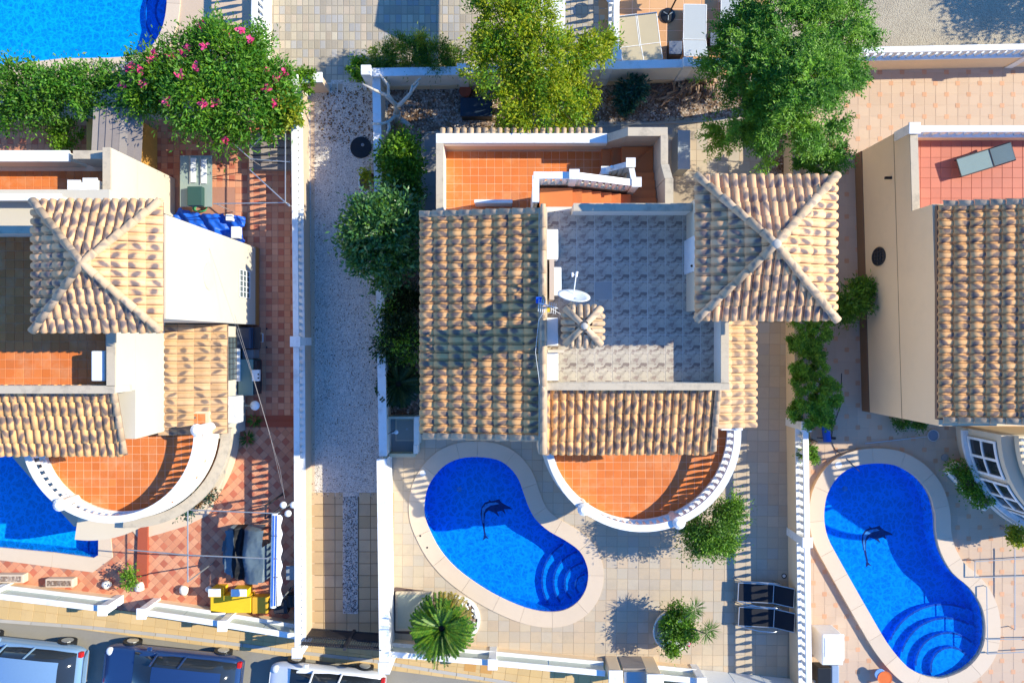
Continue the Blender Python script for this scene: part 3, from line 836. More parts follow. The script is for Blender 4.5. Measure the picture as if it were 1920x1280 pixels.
scatter('driveway_leaf_litter', PL([(600, 165), (716, 165), (716, 300), (600, 260)]), 500, .08, .05, [DRYL], .02)
scatter('strip_pebbles', PL([(644, 930), (670, 930), (670, 1148), (644, 1148)]), 1500, .05, .045, [PEB, PEBD], .032)

# ---- main garden bed, path, patio
bed_poly = PL([(712, 150), (1478, 138), (1476, 605), (1432, 600), (1428, 222), (1250, 229), (802, 248), (790, 262), (790, 790), (727, 790)])
bed = zone('garden_bed', bed_poly, -.02, MULCH, -.2)
scatter('leaf_litter', bed_poly, 5200, .09, .05, [DRYL, DRYL, PEB], .0)
path_poly = PL([(792, 262), (803, 249), (1252, 230), (1252, 330), (835, 420), (792, 780)])
path = zone('garden_path', path_poly, -.012, KERB, -.2)
mG = box_tile_mesh('grey_slab', .46, .46, .02, GREYSLAB)
floor_tiles(path, PL([(796, 265), (806, 253), (1250, 234), (1250, 262), (830, 275), (822, 780), (796, 780)]), .47, .0, mG, 'slab', origin=(X(797), Y(252)))
def strip(o, pts, w, z0, z1, name, mat):
    mb = MB()
    for p, q in zip(pts, pts[1:]): mb.seg(p, q, w, z0, z1)
    return mb.build(name, mat, o)
strip(path, PL([(792, 780), (792, 262), (803, 249), (1100, 238), (1428, 222), (1430, 600)]), .07, -.02, .035, 'edging', KERB)
patio_poly = PL([(727, 780), (737, 1206), (1140, 1252), (1310, 1270), (1486, 1300), (1475, 600), (1432, 600), (1429, 223), (1252, 230), (1252, 600), (792, 600), (792, 780)])
patio = zone('pool_patio', patio_poly, -.007, GROUT_S, -.2, holes=clip_holes(patio_poly, HOLES))
mS = box_tile_mesh('stone_tile', .385, .385, .02, STONE, .007)
cop_in = offset_poly(pool_a, .30)
def house_skip(x, y): return (-2.2 < x < 6.6 and -2.0 < y < 5.9) or in_poly(x, y, cop_in)
floor_tiles(patio, patio_poly, .387, .0, mS, 'stone_tile', skip=house_skip, rot=radians(-.6))

# ---- right plot
rp_poly = PL([(1480, 128), (2000, 124), (2000, 1400), (1490, 1400), (1478, 600)])
rpatio = zone('right_patio', rp_poly, -.006, GROUT_P, -.2, holes=clip_holes(rp_poly, [HOLES[1]]))
mR = box_tile_mesh('pink_tile', .395, .395, .02, PINKT, .005)
cop_bin = offset_poly(pool_b, .30)
def r_skip(x, y): return (x > 13.2 and -2.2 < y < 6.2) or in_poly(x, y, cop_bin)
floor_tiles(rpatio, rp_poly, .40, .0, mR, 'pink_tile', skip=r_skip, origin=(10.07, .1))
mI = box_tile_mesh('inset', .17, .17, .012, INSET, .004)
floor_tiles(rpatio, rp_poly, .40, .0035, mI, 'corner_inset', skip=r_skip, origin=(10.27, .3), keep=lambda i, j: (i + j) % 2 == 0)

# ---- left plot
lp_poly = PL([(-80, 225), (560, 225), (562, 1188), (0, 1112), (-80, 1100)])
lpatio = zone('left_patio', lp_poly, -.007, GROUT_R, -.2, holes=clip_holes(lp_poly, [HOLES[2]]))
mL = box_tile_mesh('red_tile', .218, .218, .02, REDT, .007)
mLD = box_tile_mesh('dark_red_tile', .218, .218, .02, REDD, .007)
def l_skip(x, y): return (x < -9.9 and -3.2 < y < 5.6) or in_poly(x, y, cop_c) 
lp_n = PL([(-80, 225), (560, 225), (560, 781), (-80, 781)])
lp_s = PL([(-80, 798), (560, 798), (562, 1188), (0, 1112), (-80, 1100)])
for reg_, ro in ((lp_n, 0), (lp_s, radians(45))):
    floor_tiles(lpatio, reg_, .222, .0, mL, 'red_tile', skip=l_skip, rot=ro, keep=lambda i, j: i % 2 or j % 2)
    floor_tiles(lpatio, reg_, .222, .0, mLD, 'dark_red_tile', skip=l_skip, rot=ro, keep=lambda i, j: not (i % 2 or j % 2))
for i, (a, b, z) in enumerate([(779, 789, .03), (789, 800, .06), (786, 798, .015)][:2]):
    MB().prism(PL([(462, a), (556, a), (556, b), (462, b)]), -.01, z).build('step', STEPR, lpatio)
MB().prism(PL([(262, 985), (280, 985), (278, 1100), (258, 1098)]), -.01, .12).build('step', STEPR, lpatio)

# ---- northern plots
nc_poly = PL([(485, -110), (1132, -110), (1132, 132), (700, 152), (700, 170), (560, 170), (490, 160)])
ncob = zone('cobbled_yard', nc_poly, -.007, GROUT_C, -.2)
mC = box_tile_mesh('cobble', .20, .30, .02, COBBLE, .016)
floor_tiles(ncob, nc_poly, (.21, .31), .0, mC, 'cobble')
deck_poly = PL([(1134, -110), (1428, -110), (1428, 140), (1134, 142)])
ndeck = zone('terracotta_deck', deck_poly, -.008, GROUT_O, -.2)
DECKT = M('deck_tile', None, .65, .10, .8, .08, 40, rnd=.05, palette=[(.56, .30, .14), (.54, .28, .13), (.58, .32, .15)])
floor_tiles(ndeck, deck_poly, (.62, .40), .0, box_tile_mesh('deck_tile', .61, .39, .02, DECKT, .012), 'deck_tile')
nroad = zone('gravel_road', PL([(1430, -110), (2100, -110), (2100, 130), (1430, 138)]), -.02, SAND, -.2)
nw_poly = PL([(-100, -110), (487, -110), (492, 224), (-100, 224)])
nwp = zone('north_west_patio', nw_poly, -.02, PEACH, -.2, holes=clip_holes(nw_poly, [HOLES[3]]))

# ================================================================ POOL THINGS
def pool(name, label, poly, cop, zc, zw, depth, steps=None, basin=POOLB, slabs=.95, cth=.07, group='swimming pools'):
    c = Vector((sum(p[0] for p in poly) / len(poly), sum(p[1] for p in poly) / len(poly), 0))
    t = thing(name, label, 'swimming pool', c, group=group)
    zb = zw - depth
    MB().prism(poly, zb - .05, zb).build('pool_floor', basin, t)
    mb = MB(); n = len(poly); wall = offset_poly(poly, .06)
    for i in range(n):
        a, b = poly[i], poly[(i + 1) % n]; a2, b2 = wall[i], wall[(i + 1) % n]
        mb.add([(a[0], a[1], zb), (b[0], b[1], zb), (b[0], b[1], zc - .01), (a[0], a[1], zc - .01), (a2[0], a2[1], zb), (b2[0], b2[1], zb), (b2[0], b2[1], zc - .01), (a2[0], a2[1], zc - .01)],
               [(0, 1, 2, 3), (5, 4, 7, 6), (3, 2, 6, 7)])
    mb.build('pool_wall', basin, t)
    w = MB().prism(poly, zw - .004, zw)
    wo = MB(); tri = tessellate_polygon([[Vector((x, y, 0)) for x, y in poly]])
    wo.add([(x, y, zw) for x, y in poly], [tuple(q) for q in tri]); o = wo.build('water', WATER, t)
    # coping stones
    o1 = offset_poly(poly, -.02); per = 0; pts = []; acc = 0; start = 0
    def stone(i0, i1):
        idx = [k % n for k in range(i0, i1 + 1)]
        inn = [Vector(o1[k]) for k in idx]; out = [Vector(cop[k]) for k in idx]
        di = (inn[1] - inn[0]).normalized() * .004; de = (inn[-1] - inn[-2]).normalized() * .004
        inn[0] += di; out[0] += di; inn[-1] -= de; out[-1] -= de
        pl = [tuple(p) for p in inn] + [tuple(p) for p in reversed(out)]
        ctr = Vector((sum(p[0] for p in pl) / len(pl), sum(p[1] for p in pl) / len(pl), 0))
        m = MB().prism([(p[0] - ctr.x, p[1] - ctr.y) for p in pl], zc - cth, zc + rng.uniform(-.002, .002)).mesh('coping_stone', COPING)
        reg(t, 'coping_stone', m, Matrix.Translation(ctr))
    i = 0
    while i < n:
        d = 0; j = i
        while j < n and d < slabs:
            d += (Vector(poly[(j + 1) % n]) - Vector(poly[j % n])).length; j += 1
        stone(i, j); i = j
    if steps:
        (cx, cy), radii, tops = steps
        for r, top in zip(radii, tops):
            pl = []
            for k in range(48):
                a = 2 * pi * k / 48; x, y = cx + r * cos(a), cy + r * sin(a)
                if not in_poly(x, y, poly):
                    q = min(poly, key=lambda p: (p[0] - x) ** 2 + (p[1] - y) ** 2); x, y = q[0] * .997 + cx * .003, q[1] * .997 + cy * .003
                if not pl or (Vector(pl[-1]) - Vector((x, y))).length > .015: pl.append((x, y))
            if (Vector(pl[0]) - Vector(pl[-1])).length < .015: pl.pop()
            MB().prism(pl, zb, zw + top).build('pool_step', POOLB, t)
            mb = MB()
            for a, b in zip(pl, pl[1:] + pl[:1]):
                if min((Vector(p) - Vector(a)).length for p in poly) > .12 and min((Vector(p) - Vector(b)).length for p in poly) > .12:
                    mb.seg(a, b, .07, zw + top - .004, zw + top + .004, off=.035)
            if mb.v: mb.build('step_edge_shade', POOLN, t)  # dark strip paints the shaded band at the step edge
    return t
p_main = pool('swimming_pool', 'kidney shaped blue swimming pool with dolphin mosaic beside the half round orange balcony', pool_a, cop_a, .03, -.09, .75,
              ((X(1100), Y(1100)), [1.62, 1.20, .80, .42], [-.60, -.44, -.29, -.14]))
p_right = pool('swimming_pool', 'longer blue swimming pool beyond the baluster wall on the right plot', pool_b, cop_b, .17, .06, .80,
               ((X(1785), Y(1252)), [2.15, 1.70, 1.22, .75], [-.60, -.44, -.29, -.14]), cth=.2)
p_left = pool('swimming_pool', 'blue swimming pool with square corner under the left white round balcony', pool_c, cop_c, .03, -.09, .75,
              ((X(190), Y(1030)), [.75], [-.35]), basin=POOLL)
p_nw = pool('swimming_pool', 'bright blue swimming pool in the top left corner above the hedge', pool_d, cop_d, .03, -.09, .75,
            ((X(330), Y(10)), [1.5, 1.0, .55], [-.6, -.4, -.2]), basin=POOLL)
# dolphin mosaics on two pool floors
dol = [(905, 985), (903, 975), (901, 962), (903, 950), (909, 942), (917, 939), (916, 935), (921, 939), (930, 937), (936, 935), (938, 939), (944, 944), (956, 950), (960, 954), (952, 954), (945, 954), (948, 963), (941, 957), (932, 959), (936, 968), (926, 960), (916, 956), (910, 962), (908, 975), (909, 990), (911, 1003), (917, 1010), (911, 1008), (906, 1012), (908, 1002)]
dolb = [(905, 980), (903, 968), (904, 953), (910, 945), (919, 942), (930, 941), (936, 944), (920, 947), (911, 953), (907, 962), (907, 980)]
def dolphin(t, dx, dy, zb, rot=0, sc=1.0):
    def tr(pts):
        cx, cy = 925, 970; r = []
        for x, y in pts:
            u, v = (x - cx) * sc, (y - cy) * sc
            r.append((cx + dx + u * cos(rot) - v * sin(rot), cy + dy + u * sin(rot) + v * cos(rot)))
        return r
    MB().prism(PL(tr(dol), zb), zb, zb + .006).build('dolphin_mosaic', POOLD, t)
    MB().prism(PL(tr(dolb), zb), zb + .006, zb + .011).build('dolphin_back_mosaic', POOLM, t)
dolphin(p_main, 0, 0, -.84)
dolphin(p_right, 715, 50, -.74, radians(-3), 1.0)
def disc(parent, px, py, z, r, mat, name, h=.01):
    p = P(px, py, z); return MB().lathe([(r, 0), (r, h)], (p.x, p.y, z), 20).build(name, mat, parent)
disc(p_main, 861, 917, -.84, .10, POOLM, 'floor_drain'); disc(p_main, 793, 887, .03, .11, WHITEP, 'skimmer_lid')
disc(p_right, 1584, 916, -.74, .10, POOLM, 'floor_drain'); disc(p_right, 1572, 871, .17, .12, WHITEP, 'skimmer_lid'); disc(p_right, 1736, 952, -.5, .1, POOLM, 'pool_light')
disc(p_main, 801, 1026, .03, .035, BLACK, 'anchor_socket', .004); disc(p_main, 788, 1004, .03, .035, BLACK, 'anchor_socket', .004)

# ================================================================ BOUNDARY WALLS
def wall_thing(name, label, pts_px, tot, base_h=.85, mats=(PEACH, WHITE), pillars=None, z=0.0, **k):
    pts = PL(pts_px); t = thing(name, label, 'wall', (pts[0][0], pts[0][1], z))
    balustrade(t, pts, z, base_h, tot, mats, pillars=PL(pillars) if pillars else None, **k)
    return t
wall_thing('baluster_wall', 'long white baluster wall between the pebble driveway and the red tiled left patio', [(573, 178), (578, 700), (580, 1190)], 1.5, .85, (PEACH, WHITE), [(573, 178), (577, 640), (580, 1190)], pitch=.23)
wall_thing('baluster_wall', 'white baluster wall with tan base dividing the two kidney pools', [(1480, 790), (1487, 1310)], 1.5, .85, (TAN, WHITE), [(1480, 790), (1482, 995), (1487, 1310)], pitch=.27)
# plain walls
t = thing('garden_wall', 'plain tan wall running behind the hip roofed tower to the conifers', 'wall', P(1475, 500))
mb = MB(); mb.seg(P2(1473, 150), P2(1480, 788), .2, -.1, .9); mb.build('wall_body', TAN, t)
mb = MB(); mb.seg(P2(1473, 150), P2(1480, 788), .26, .9, .96); mb.build('wall_coping', BEIGE, t)
MB().box(X(1494), Y(335), 0, X(1502), Y(280), 1.0).build('white_post', WHITE, t)
t = thing('garden_wall', 'white wall on the right edge of the pebble driveway, sunlit at its south end', 'wall', P(720, 600))
mb = MB(); mb.seg(P2(717, 168), P2(729, 845), .2, -.1, 1.15); mb.build('wall_body', WHITE2, t)
mb = MB(); mb.seg(P2(717, 168), P2(729, 845), .28, 1.15, 1.22); mb.build('wall_coping', WHITE, t)
mb = MB(); mb.seg(P2(729, 850), P2(734, 1212), .24, -.1, 1.42); mb.build('tall_wall_body', WHITE, t)
mb = MB(); mb.seg(P2(729, 848), P2(734, 1216), .34, 1.42, 1.5); mb.build('tall_wall_coping', WHITE, t)
c = P2(734, 1216); MB().box(c[0] - .2, c[1] - .2, 0, c[0] + .2, c[1] + .2, 1.62).build('end_pillar', WHITE, t, bevel=.02)
t = thing('garden_wall', 'long pale wall with tan foot behind the garden bed and woodpile', 'wall', P(1000, 158))
for (a, b, h) in [((703, 163), (872, 160), 1.4), ((872, 160), (1335, 148), 1.55)]:
    mb = MB(); mb.seg(P2(*a), P2(*b), .24, -.1, .35); mb.build('wall_foot', TAN, t)
    mb = MB(); mb.seg(P2(*a), P2(*b), .2, .35, h); mb.build('wall_body', WHITE2, t)
    mb = MB(); mb.seg(P2(*a), P2(*b), .28, h, h + .06); mb.build('wall_coping', WHITE, t)
for a in ((703, 163), (872, 160), (1128, 153), (1270, 149)):
    c = P2(*a); MB().box(c[0] - .17, c[1] - .17, 0, c[0] + .17, c[1] + .17, 1.7).build('pillar', WHITE, t, bevel=.02)
t = thing('garden_wall', 'short white wall stub with flowerpot ledge at the top of the driveway', 'wall', P(590, 170))
mb = MB(); mb.seg(P2(575, 170), P2(618, 168), .22, -.1, 1.2); mb.build('wall_body', PEACH, t)
mb = MB(); mb.seg(P2(572, 170), P2(621, 168), .34, 1.2, 1.28); mb.build('wall_coping', WHITE, t)
wall_thing('baluster_wall', 'blurred white baluster wall running to the top edge left of the cobbled yard', [(502, 150), (505, -110)], 1.5, .5, (WHITE2, WHITE), pitch=.25)
wall_thing('baluster_wall', 'white baluster wall between the cobbled yard and the sunbed deck', [(1145, 132), (1147, -110)], 1.4, .3, (WHITE2, WHITE), pitch=.25)
wall_thing('baluster_wall', 'long white baluster wall across the top right above the pink patio', [(1555, 128), (2010, 118)], 1.65, .95, (TAN, WHITE), [(1555, 128), (1890, 121)], pitch=.26)
# front walls: low wall, pale upright panel, white ledge and rail
PANEL = M('pale_green_glass_panel', (.46, .50, .44), .5, .06, 2)
def panel_wall(name, label, pts_px, tot, base_h, mats=None, pillars=None, **k):
    pts = PL(pts_px); t = thing(name, label, 'wall', (pts[0][0], pts[0][1], 0)); a, b = pts[0], pts[-1]
    for p, q in zip(pts, pts[1:]):
        m = MB(); m.seg(p, q, .22, -.05, base_h); m.build('wall_base', TAN, t)
        m = MB(); m.seg(p, q, .28, base_h, base_h + .05, off=.02); m.build('ledge', WHITE, t)
        d = (Vector(q) - Vector(p)).length; n = max(1, round(d / 1.6))
        for i in range(n):
            u, v = Vector(p).lerp(Vector(q), (i + .01) / n), Vector(p).lerp(Vector(q), (i + .99) / n)
            m = MB(); m.seg(u, v, .07, base_h + .05, tot - .06); m.build('panel', PANEL, t)
        m = MB(); m.seg(p, q, .20, tot - .06, tot); m.build('top_rail', WHITE, t, bevel=.01)
    for c in PL(pillars or []):
        pb = MB().box(c[0] - .13, c[1] - .15, 0, c[0] + .13, c[1] + .15, tot + .08).build('pillar', WHITE, t)
        MB().box(c[0] - .17, c[1] - .19, tot + .08, c[0] + .17, c[1] + .19, tot + .14).build('pillar_cap', WHITE, pb, bevel=.015)
fw = dict(pitch=.3)
panel_wall('front_wall', 'white front wall from the planter palm to the tan mailbox pillars', [(736, 1203), (925, 1219), (1128, 1238)], 1.05, .42, (TAN, WHITE), [(925, 1219)], **fw)
panel_wall('front_wall', 'white front wall by the yellow boards, ending at the driveway gate', [(440, 1150), (575, 1172)], 1.05, .4, (TAN, WHITE), [(440, 1150)], **fw)
panel_wall('front_wall', 'white front wall between the red gate steps and the yellow boards', [(295, 1128), (430, 1148)], 1.05, .4, (TAN, WHITE), [(295, 1128)], **fw)
panel_wall('front_wall', 'leftmost long white front wall above the light blue car', [(-60, 1088), (225, 1122)], 1.05, .4, (TAN, WHITE), [(20, 1097), (225, 1122)], **fw)
panel_wall('front_wall', 'short white front wall right of the metal mailbox', [(1228, 1245), (1300, 1252)], 1.05, .42, (TAN, WHITE), [(1300, 1252)], **fw)
t = thing('intercom_pillar', 'tan rendered gate pillar left of the curved metal mailbox', 'pillar', P(1145, 1240)); c = P2(1145, 1240)
MB().box(c[0] - .2, c[1] - .22, 0, c[0] + .2, c[1] + .22, 1.25).build('pillar_body', TAN, t, bevel=.02)
MB().box(c[0] - .24, c[1] - .26, 1.25, c[0] + .24, c[1] + .26, 1.32).build('pillar_cap', WHITE, t, bevel=.02)
t = thing('gate_pillar', 'wide tan and white gate pillar right of the curved metal mailbox', 'pillar', P(1212, 1243)); c = P2(1212, 1243)
MB().box(c[0] - .22, c[1] - .3, 0, c[0] + .26, c[1] + .25, 1.5).build('pillar_body', TAN, t, bevel=.02)
MB().box(c[0] - .27, c[1] - .35, 1.5, c[0] + .31, c[1] + .3, 1.58).build('pillar_cap', WHITE, t, bevel=.02)
t = thing('mailbox', 'curved grey metal mailbox hood between two tan gate pillars', 'mailbox', P(1180, 1242)); c = P2(1181, 1243)
mb = MB(); ra = [(c[0] + .4 * cos(a), c[1] - .05 + .3 * sin(a)) for a in [pi + pi * k / 10 for k in range(11)]] + [(c[0] + .4, c[1] + .2), (c[0] - .4, c[1] + .2)]
mb.prism(ra, .7, 1.15).build('hood', GREYM, t, bevel=.01)
MB().box(c[0] - .4, c[1] + .2, .0, c[0] + .4, c[1] + .26, 1.0).build('back_panel', WOODG, t)
MB().box(c[0] - .2, c[1] - .36, .95, c[0] + .2, c[1] - .345, .99).build('slot', BLACK, t)
# vehicle gate panels right
t = thing('sliding_gate', 'pale blue white sliding gate of three panels at the bottom right', 'gate', P(1400, 1265))
ga, gb = Vector(P2(1305, 1254)), Vector(P2(1484, 1272))
for k in range(3):
    a = ga.lerp(gb, k / 3 + .006); b = ga.lerp(gb, (k + 1) / 3 - .006)
    mb = MB(); mb.seg(a, b, .05, .05, 1.45); mb.build('gate_panel', WHITEP, t)
mb = MB(); mb.seg(ga, gb, .09, 1.45, 1.52); mb.build('top_bar', WHITE, t)
# driveway gate of black bars
t = thing('iron_gate', 'black wrought iron bar gate closing the driveway at the pavement', 'gate', P(650, 1190))
ga, gb = Vector(P2(585, 1176)), Vector(P2(730, 1186))
mb = MB()
for h in (.12, .75, 1.3): mb.seg(ga, gb, .05, h, h + .06)
mb.build('cross_bar', DARKM, t)
bme = MB().box(-.012, -.012, 0, .012, .012, 1.5).mesh('gate_bar', DARKM)
for k in range(34):
    c = ga.lerp(gb, (k + .5) / 34); inst('gate_bar', bme, t, (c.x, c.y, .06))
mb = MB()
for k in range(33):
    c = ga.lerp(gb, (k + 1) / 34); mb.sphere((c.x, c.y, 1.46), .045, 6, 4); mb.sphere((c.x, c.y, .85), .04, 6, 4)
mb.build('scrollwork', DARKM, t)
c = ga.lerp(gb, .55); MB().box(c.x - .05, c.y - .05, 0, c.x + .05, c.y + .05, 1.62).build('gate_post', DARKM, t)
mb = MB(); mb.seg(ga, gb, .012, .2, .72); mb.build('lower_sheet', DARKM, t)

# ================================================================ MAIN HOUSE
PU, EV = .232, .43
BT = barrel_mesh('roof_tile', PU, EV * 1.14, CLAY)
BT2 = barrel_mesh('hip_tile', .233, .43 * 1.14, CLAY2)
CT = cap_mesh('ridge_tile', .21, .40, CAPC)
CTL = cap_mesh('hip_cap', .23, .42, CAPC)
ang = radians(17); ca, sa = cos(ang), sin(ang)
hs = thing('villa', 'cream villa with clay tile roofs, tiled roof terrace and half round orange balcony', 'house', (2.5, .5, 0), group='houses')
HX0, HX1 = .9, 5.84
def block(parent, name, x0, y0, x1, y1, z0, z1, mat): return MB().box(x0, y0, z0, x1, y1, z1).build(name, mat, parent)
# body walls
block(hs, 'west_wing_wall', -2.45, -2.35, .93, 3.6, -.1, 5.36, CREAM)
block(hs, 'core_wall', .94, -2.3, 6.95, 3.85, -.1, 4.72, CREAM)
block(hs, 'north_wing_wall', -2.28, 3.87, 4.62, 6.22, -.1, 2.74, CREAM)
block(hs, 'core_upper_wall', .94, -1.35, 6.05, 3.64, 4.73, 5.27, CREAM)
# ---- west roof
Ey, Ez, Ex = 3.62, 5.50, -2.63
aw = radians(9); Vw = Vector((cos(aw), 0, sin(aw))); Uw = Vector((0, -1, 0))
rw = MB(); n_w = 8.45
def slab(parent, name, pts, th, mat):
    """roof deck under the tiles: 3D polygon with thickness straight down"""
    mb = MB(); n = len(pts)
    mb.add([tuple(p) for p in pts] + [(p[0], p[1], p[2] - th) for p in pts], [list(range(n))] + [list(range(n, 2 * n))[::-1]] + [[i, n + i, n + (i + 1) % n, (i + 1) % n] for i in range(n)])
    return mb.build(name, mat, parent)
DECKM = M('roof_mortar', (.20, .13, .09), .95)
L = 3.50
Ow = Vector((Ex, 3.62, Ez))
roofw = slab(hs, 'west_roof', [Ow, Ow + Vw * L, Ow + Vw * L + Uw * 6.28, Ow + Uw * 6.28], .12, DECKM)
tile_plane(roofw, Ow, Uw, Vw, 27, 8, BT, PU, EV)
tile_plane(roofw, Ow + Vw * (8 * EV), Uw, Vw, 27, 1, barrel_mesh('short_tile', PU, .07, CLAY), PU, .07)
ridge_z = Ez + L * sin(aw)
# gable edge rows
cap_line(roofw, Ow + Vector((0, .02, .06)), Ow + Vw * (L - .05) + Vector((0, .02, .06)), CT, .40)
S_ = Ow + Uw * 6.26
cap_line(roofw, S_ + Vector((.1, -.06, .06)), S_ + Vw * (L - .05) + Vector((0, -.06, .06)), CT, .40)
# ridge wall with its row of half round tiles
MB().box(.74, -3.12, 4.7, .98, 3.7, ridge_z + .16).build('ridge_wall', CREAM, hs)
rg = MB().box(.76, -3.1, ridge_z + .16, .96, 3.69, ridge_z + .19).build('ridge_row', BEIGE, hs)
cap_line(rg, Vector((.86, -3.12, ridge_z + .18)), Vector((.86, 3.78, ridge_z + .18)), cap_mesh('ridge_row_tile', .19, .62, CAPC), .62)
# ---- south roof
Os = Vector((.92, -3.30, 4.92)); Us = Vector((1, 0, 0)); Vs = Vector((0, ca, sa))
roofs = slab(hs, 'south_roof', [Os, Os + Us * 5.02, Os + Us * 5.02 + Vs * 2.16, Os + Vs * 2.16], .12, DECKM)
tile_plane(roofs, Os, Us, Vs, 21, 5, BT, .232, EV)
cap_line(roofs, Os + Us * 4.98 + Vector((0, .12, .07)), Os + Us * 4.98 + Vs * 2.1 + Vector((0, 0, .07)), CT, .42)
# ---- east lower roof
Oe = Vector((7.21, -2.55, 4.80)); Ue = Vector((0, 1, 0)); Ve = Vector((-ca, 0, sa))
roofe = slab(hs, 'east_roof', [Oe, Oe + Ue * 3.36, Oe + Ue * 3.36 + Ve * 1.25, Oe + Ve * 1.25], .12, DECKM)
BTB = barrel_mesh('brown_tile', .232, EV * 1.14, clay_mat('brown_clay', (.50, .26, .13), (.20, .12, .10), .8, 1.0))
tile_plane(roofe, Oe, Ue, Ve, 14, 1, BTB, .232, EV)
tile_plane(roofe, Oe + Ve * EV, Ue, Ve, 14, 2, barrel_mesh('tan_tile', .232, EV * 1.14, clay_mat('tan_clay', (.58, .36, .19), (.20, .14, .11), .85, 1.3)), .232, EV)
# ---- roof terrace
ZF, ZP = 5.30, 6.08
fl = block(hs, 'roof_terrace_floor', .98, -1.2, 6.03, 3.9, ZF - .12, ZF - .006, GROUT_M)
mM = box_tile_mesh('mosaic_tile', .512, .512, .02, MOSAIC, .010, uv=True)
mMp = box_tile_mesh('plain_tile', .512, .512, .02, MPLAIN, .010, uv=True)
odd = (X(1131, ZF), Y(545, ZF))
terr = [(1.0, -1.16), (5.83, -1.16), (5.83, 3.66), (1.9, 3.66), (1.9, 3.9), (1.0, 3.9)]
ox, oy = odd[0] - .256, odd[1] - .256
floor_tiles(fl, terr, .512, ZF, mM, 'mosaic_tile', origin=(ox, oy), keep=lambda i, j: not (i == 0 and j == 0))
reg(fl, 'plain_tile', mMp, Matrix.Translation((odd[0], odd[1], ZF)))
def parapet(parent, p, q, w, z0, z1, mat=WHITE2, cop=BEIGE, name='parapet', z1b=None, over=.02, zc=.05):
    mb = MB(); mb.seg(p, q, w, z0, z1, z1b=z1b); o = mb.build(name, mat, parent)
    zb = z1 if z1b is None else z1b
    mb = MB(); mb.seg(p, q, w + over, z1, z1 + zc, z1b=zb + zc, z0b=zb); mb.build('coping', cop, o)
    return o
parapet(hs, (.98, -1.26), (6.08, -1.26), .18, ZF - .5, ZP - .05)
parapet(hs, (5.95, -1.17), (5.95, .82), .20, ZF - .5, ZP - .05)
parapet(hs, (1.72, 3.75), (5.03, 3.75), .20, ZF - .5, ZP - .05)
# ---- hip roofed tower
tw = block(hs, 'tower_wall', 5.05, .86, 8.0, 3.93, -.1, 7.72, CREAM)
tx0, tx1, ty0, ty1, tz = 4.74, 8.28, .58, 4.22, 7.74
cx, cy = (tx0 + tx1) / 2, (ty0 + ty1) / 2; az = tz + .70
ap = Vector((cx, cy, az)); cs = [Vector((tx0, ty0, tz)), Vector((tx1, ty0, tz)), Vector((tx1, ty1, tz)), Vector((tx0, ty1, tz))]
mb = MB(); mb.add([tuple(c) for c in cs] + [tuple(ap)] + [(c.x, c.y, c.z - .1) for c in cs], [(0, 1, 4), (1, 2, 4), (2, 3, 4), (3, 0, 4), (5, 8, 7, 6), (0, 5, 6, 1), (1, 6, 7, 2), (2, 7, 8, 3), (3, 8, 5, 0)])
hip = mb.build('hip_roof', DECKM, hs)
def hip_faces(parent, cs, ap, mesh, pu, ev, limit=300):
    for k in range(4):
        A, B = cs[k], cs[(k + 1) % 4]
        U = (B - A).normalized(); mid = (A + B) / 2
        V = (ap - mid); ln = V.length; V.normalize()
        # clip planes hold the hips: vertical planes through corner and apex
        ca_ = Vector((ap.x - A.x, ap.y - A.y, 0)); na = Vector((-ca_.y, ca_.x, 0)).normalized()
        if na.dot(mid - A) > 0: na = -na
        cb_ = Vector((ap.x - B.x, ap.y - B.y, 0)); nb = Vector((-cb_.y, cb_.x, 0)).normalized()
        if nb.dot(mid - B) > 0: nb = -nb
        w = (B - A).length; nu = int(math.ceil(w / pu)); off = (w - nu * pu) / 2 + .03
        tile_plane(parent, A + U * off - V * .03, U, V, nu, int(math.ceil(ln / ev)) + 1, mesh, pu, ev, clips=[(A, na), (B, nb)], limit=limit)
hip_faces(hip, cs, ap, BT2, .233, .41)
for c in cs:
    d = (c - ap); d.z = 0; d.normalize()
    cap_line(hip, c + Vector((0, 0, .08)) + d * .05, ap + Vector((0, 0, .09)), CTL, .42)
MB().sphere((ap.x, ap.y, ap.z + .13), (.13, .07), 10, 6).build('ridge_mortar', GREYM if False else KERB, hip, smooth=True)
# tower door
dr = MB().box(4.99, Y(515, ZF), ZF, 5.045, Y(452, ZF), ZF + 2.0).build('tower_door', WHITEP, hs)
MB().sphere((4.97, Y(505, ZF), ZF + 1.0), .04, 8, 6).build('handle', BLACK, dr)
# ---- chimney with its own little hip roof
q = (1.79, .38); s = .44; z0, z1 = ZF, 8.05
ch = MB().box(q[0] - .31, q[1] - .31, z0, q[0] + .31, q[1] + .31, z1).build('chimney', CREAM, hs)
cc = [Vector((q[0] - s, q[1] - s, z1)), Vector((q[0] + s, q[1] - s, z1)), Vector((q[0] + s, q[1] + s, z1)), Vector((q[0] - s, q[1] + s, z1))]
ca2 = Vector((q[0], q[1], z1 + .30))
MB().add([tuple(c) for c in cc] + [tuple(ca2)], [(0, 1, 4), (1, 2, 4), (2, 3, 4), (3, 0, 4), (3, 2, 1, 0)]).build('chimney_roof', CAPC, ch)
bm_small = barrel_mesh('chimney_tile', .18, .40, CAPC, rise=.09, part=.8)
for k in range(4):
    A, B = cc[k], cc[(k + 1) % 4]; U = (B - A).normalized(); mid = (A + B) / 2; V = (ca2 - mid).normalized()
    for i in range(4): reg(ch, 'chimney_tile', bm_small, mat_from(A + U * (.08 + .18 * i) - V * .06, U, V, U.cross(V)) @ Matrix.Diagonal((1, .55 if i in (0, 3) else .95, 1, 1)))
capc = cap_mesh('chimney_cap', .185, .57, CAPC)
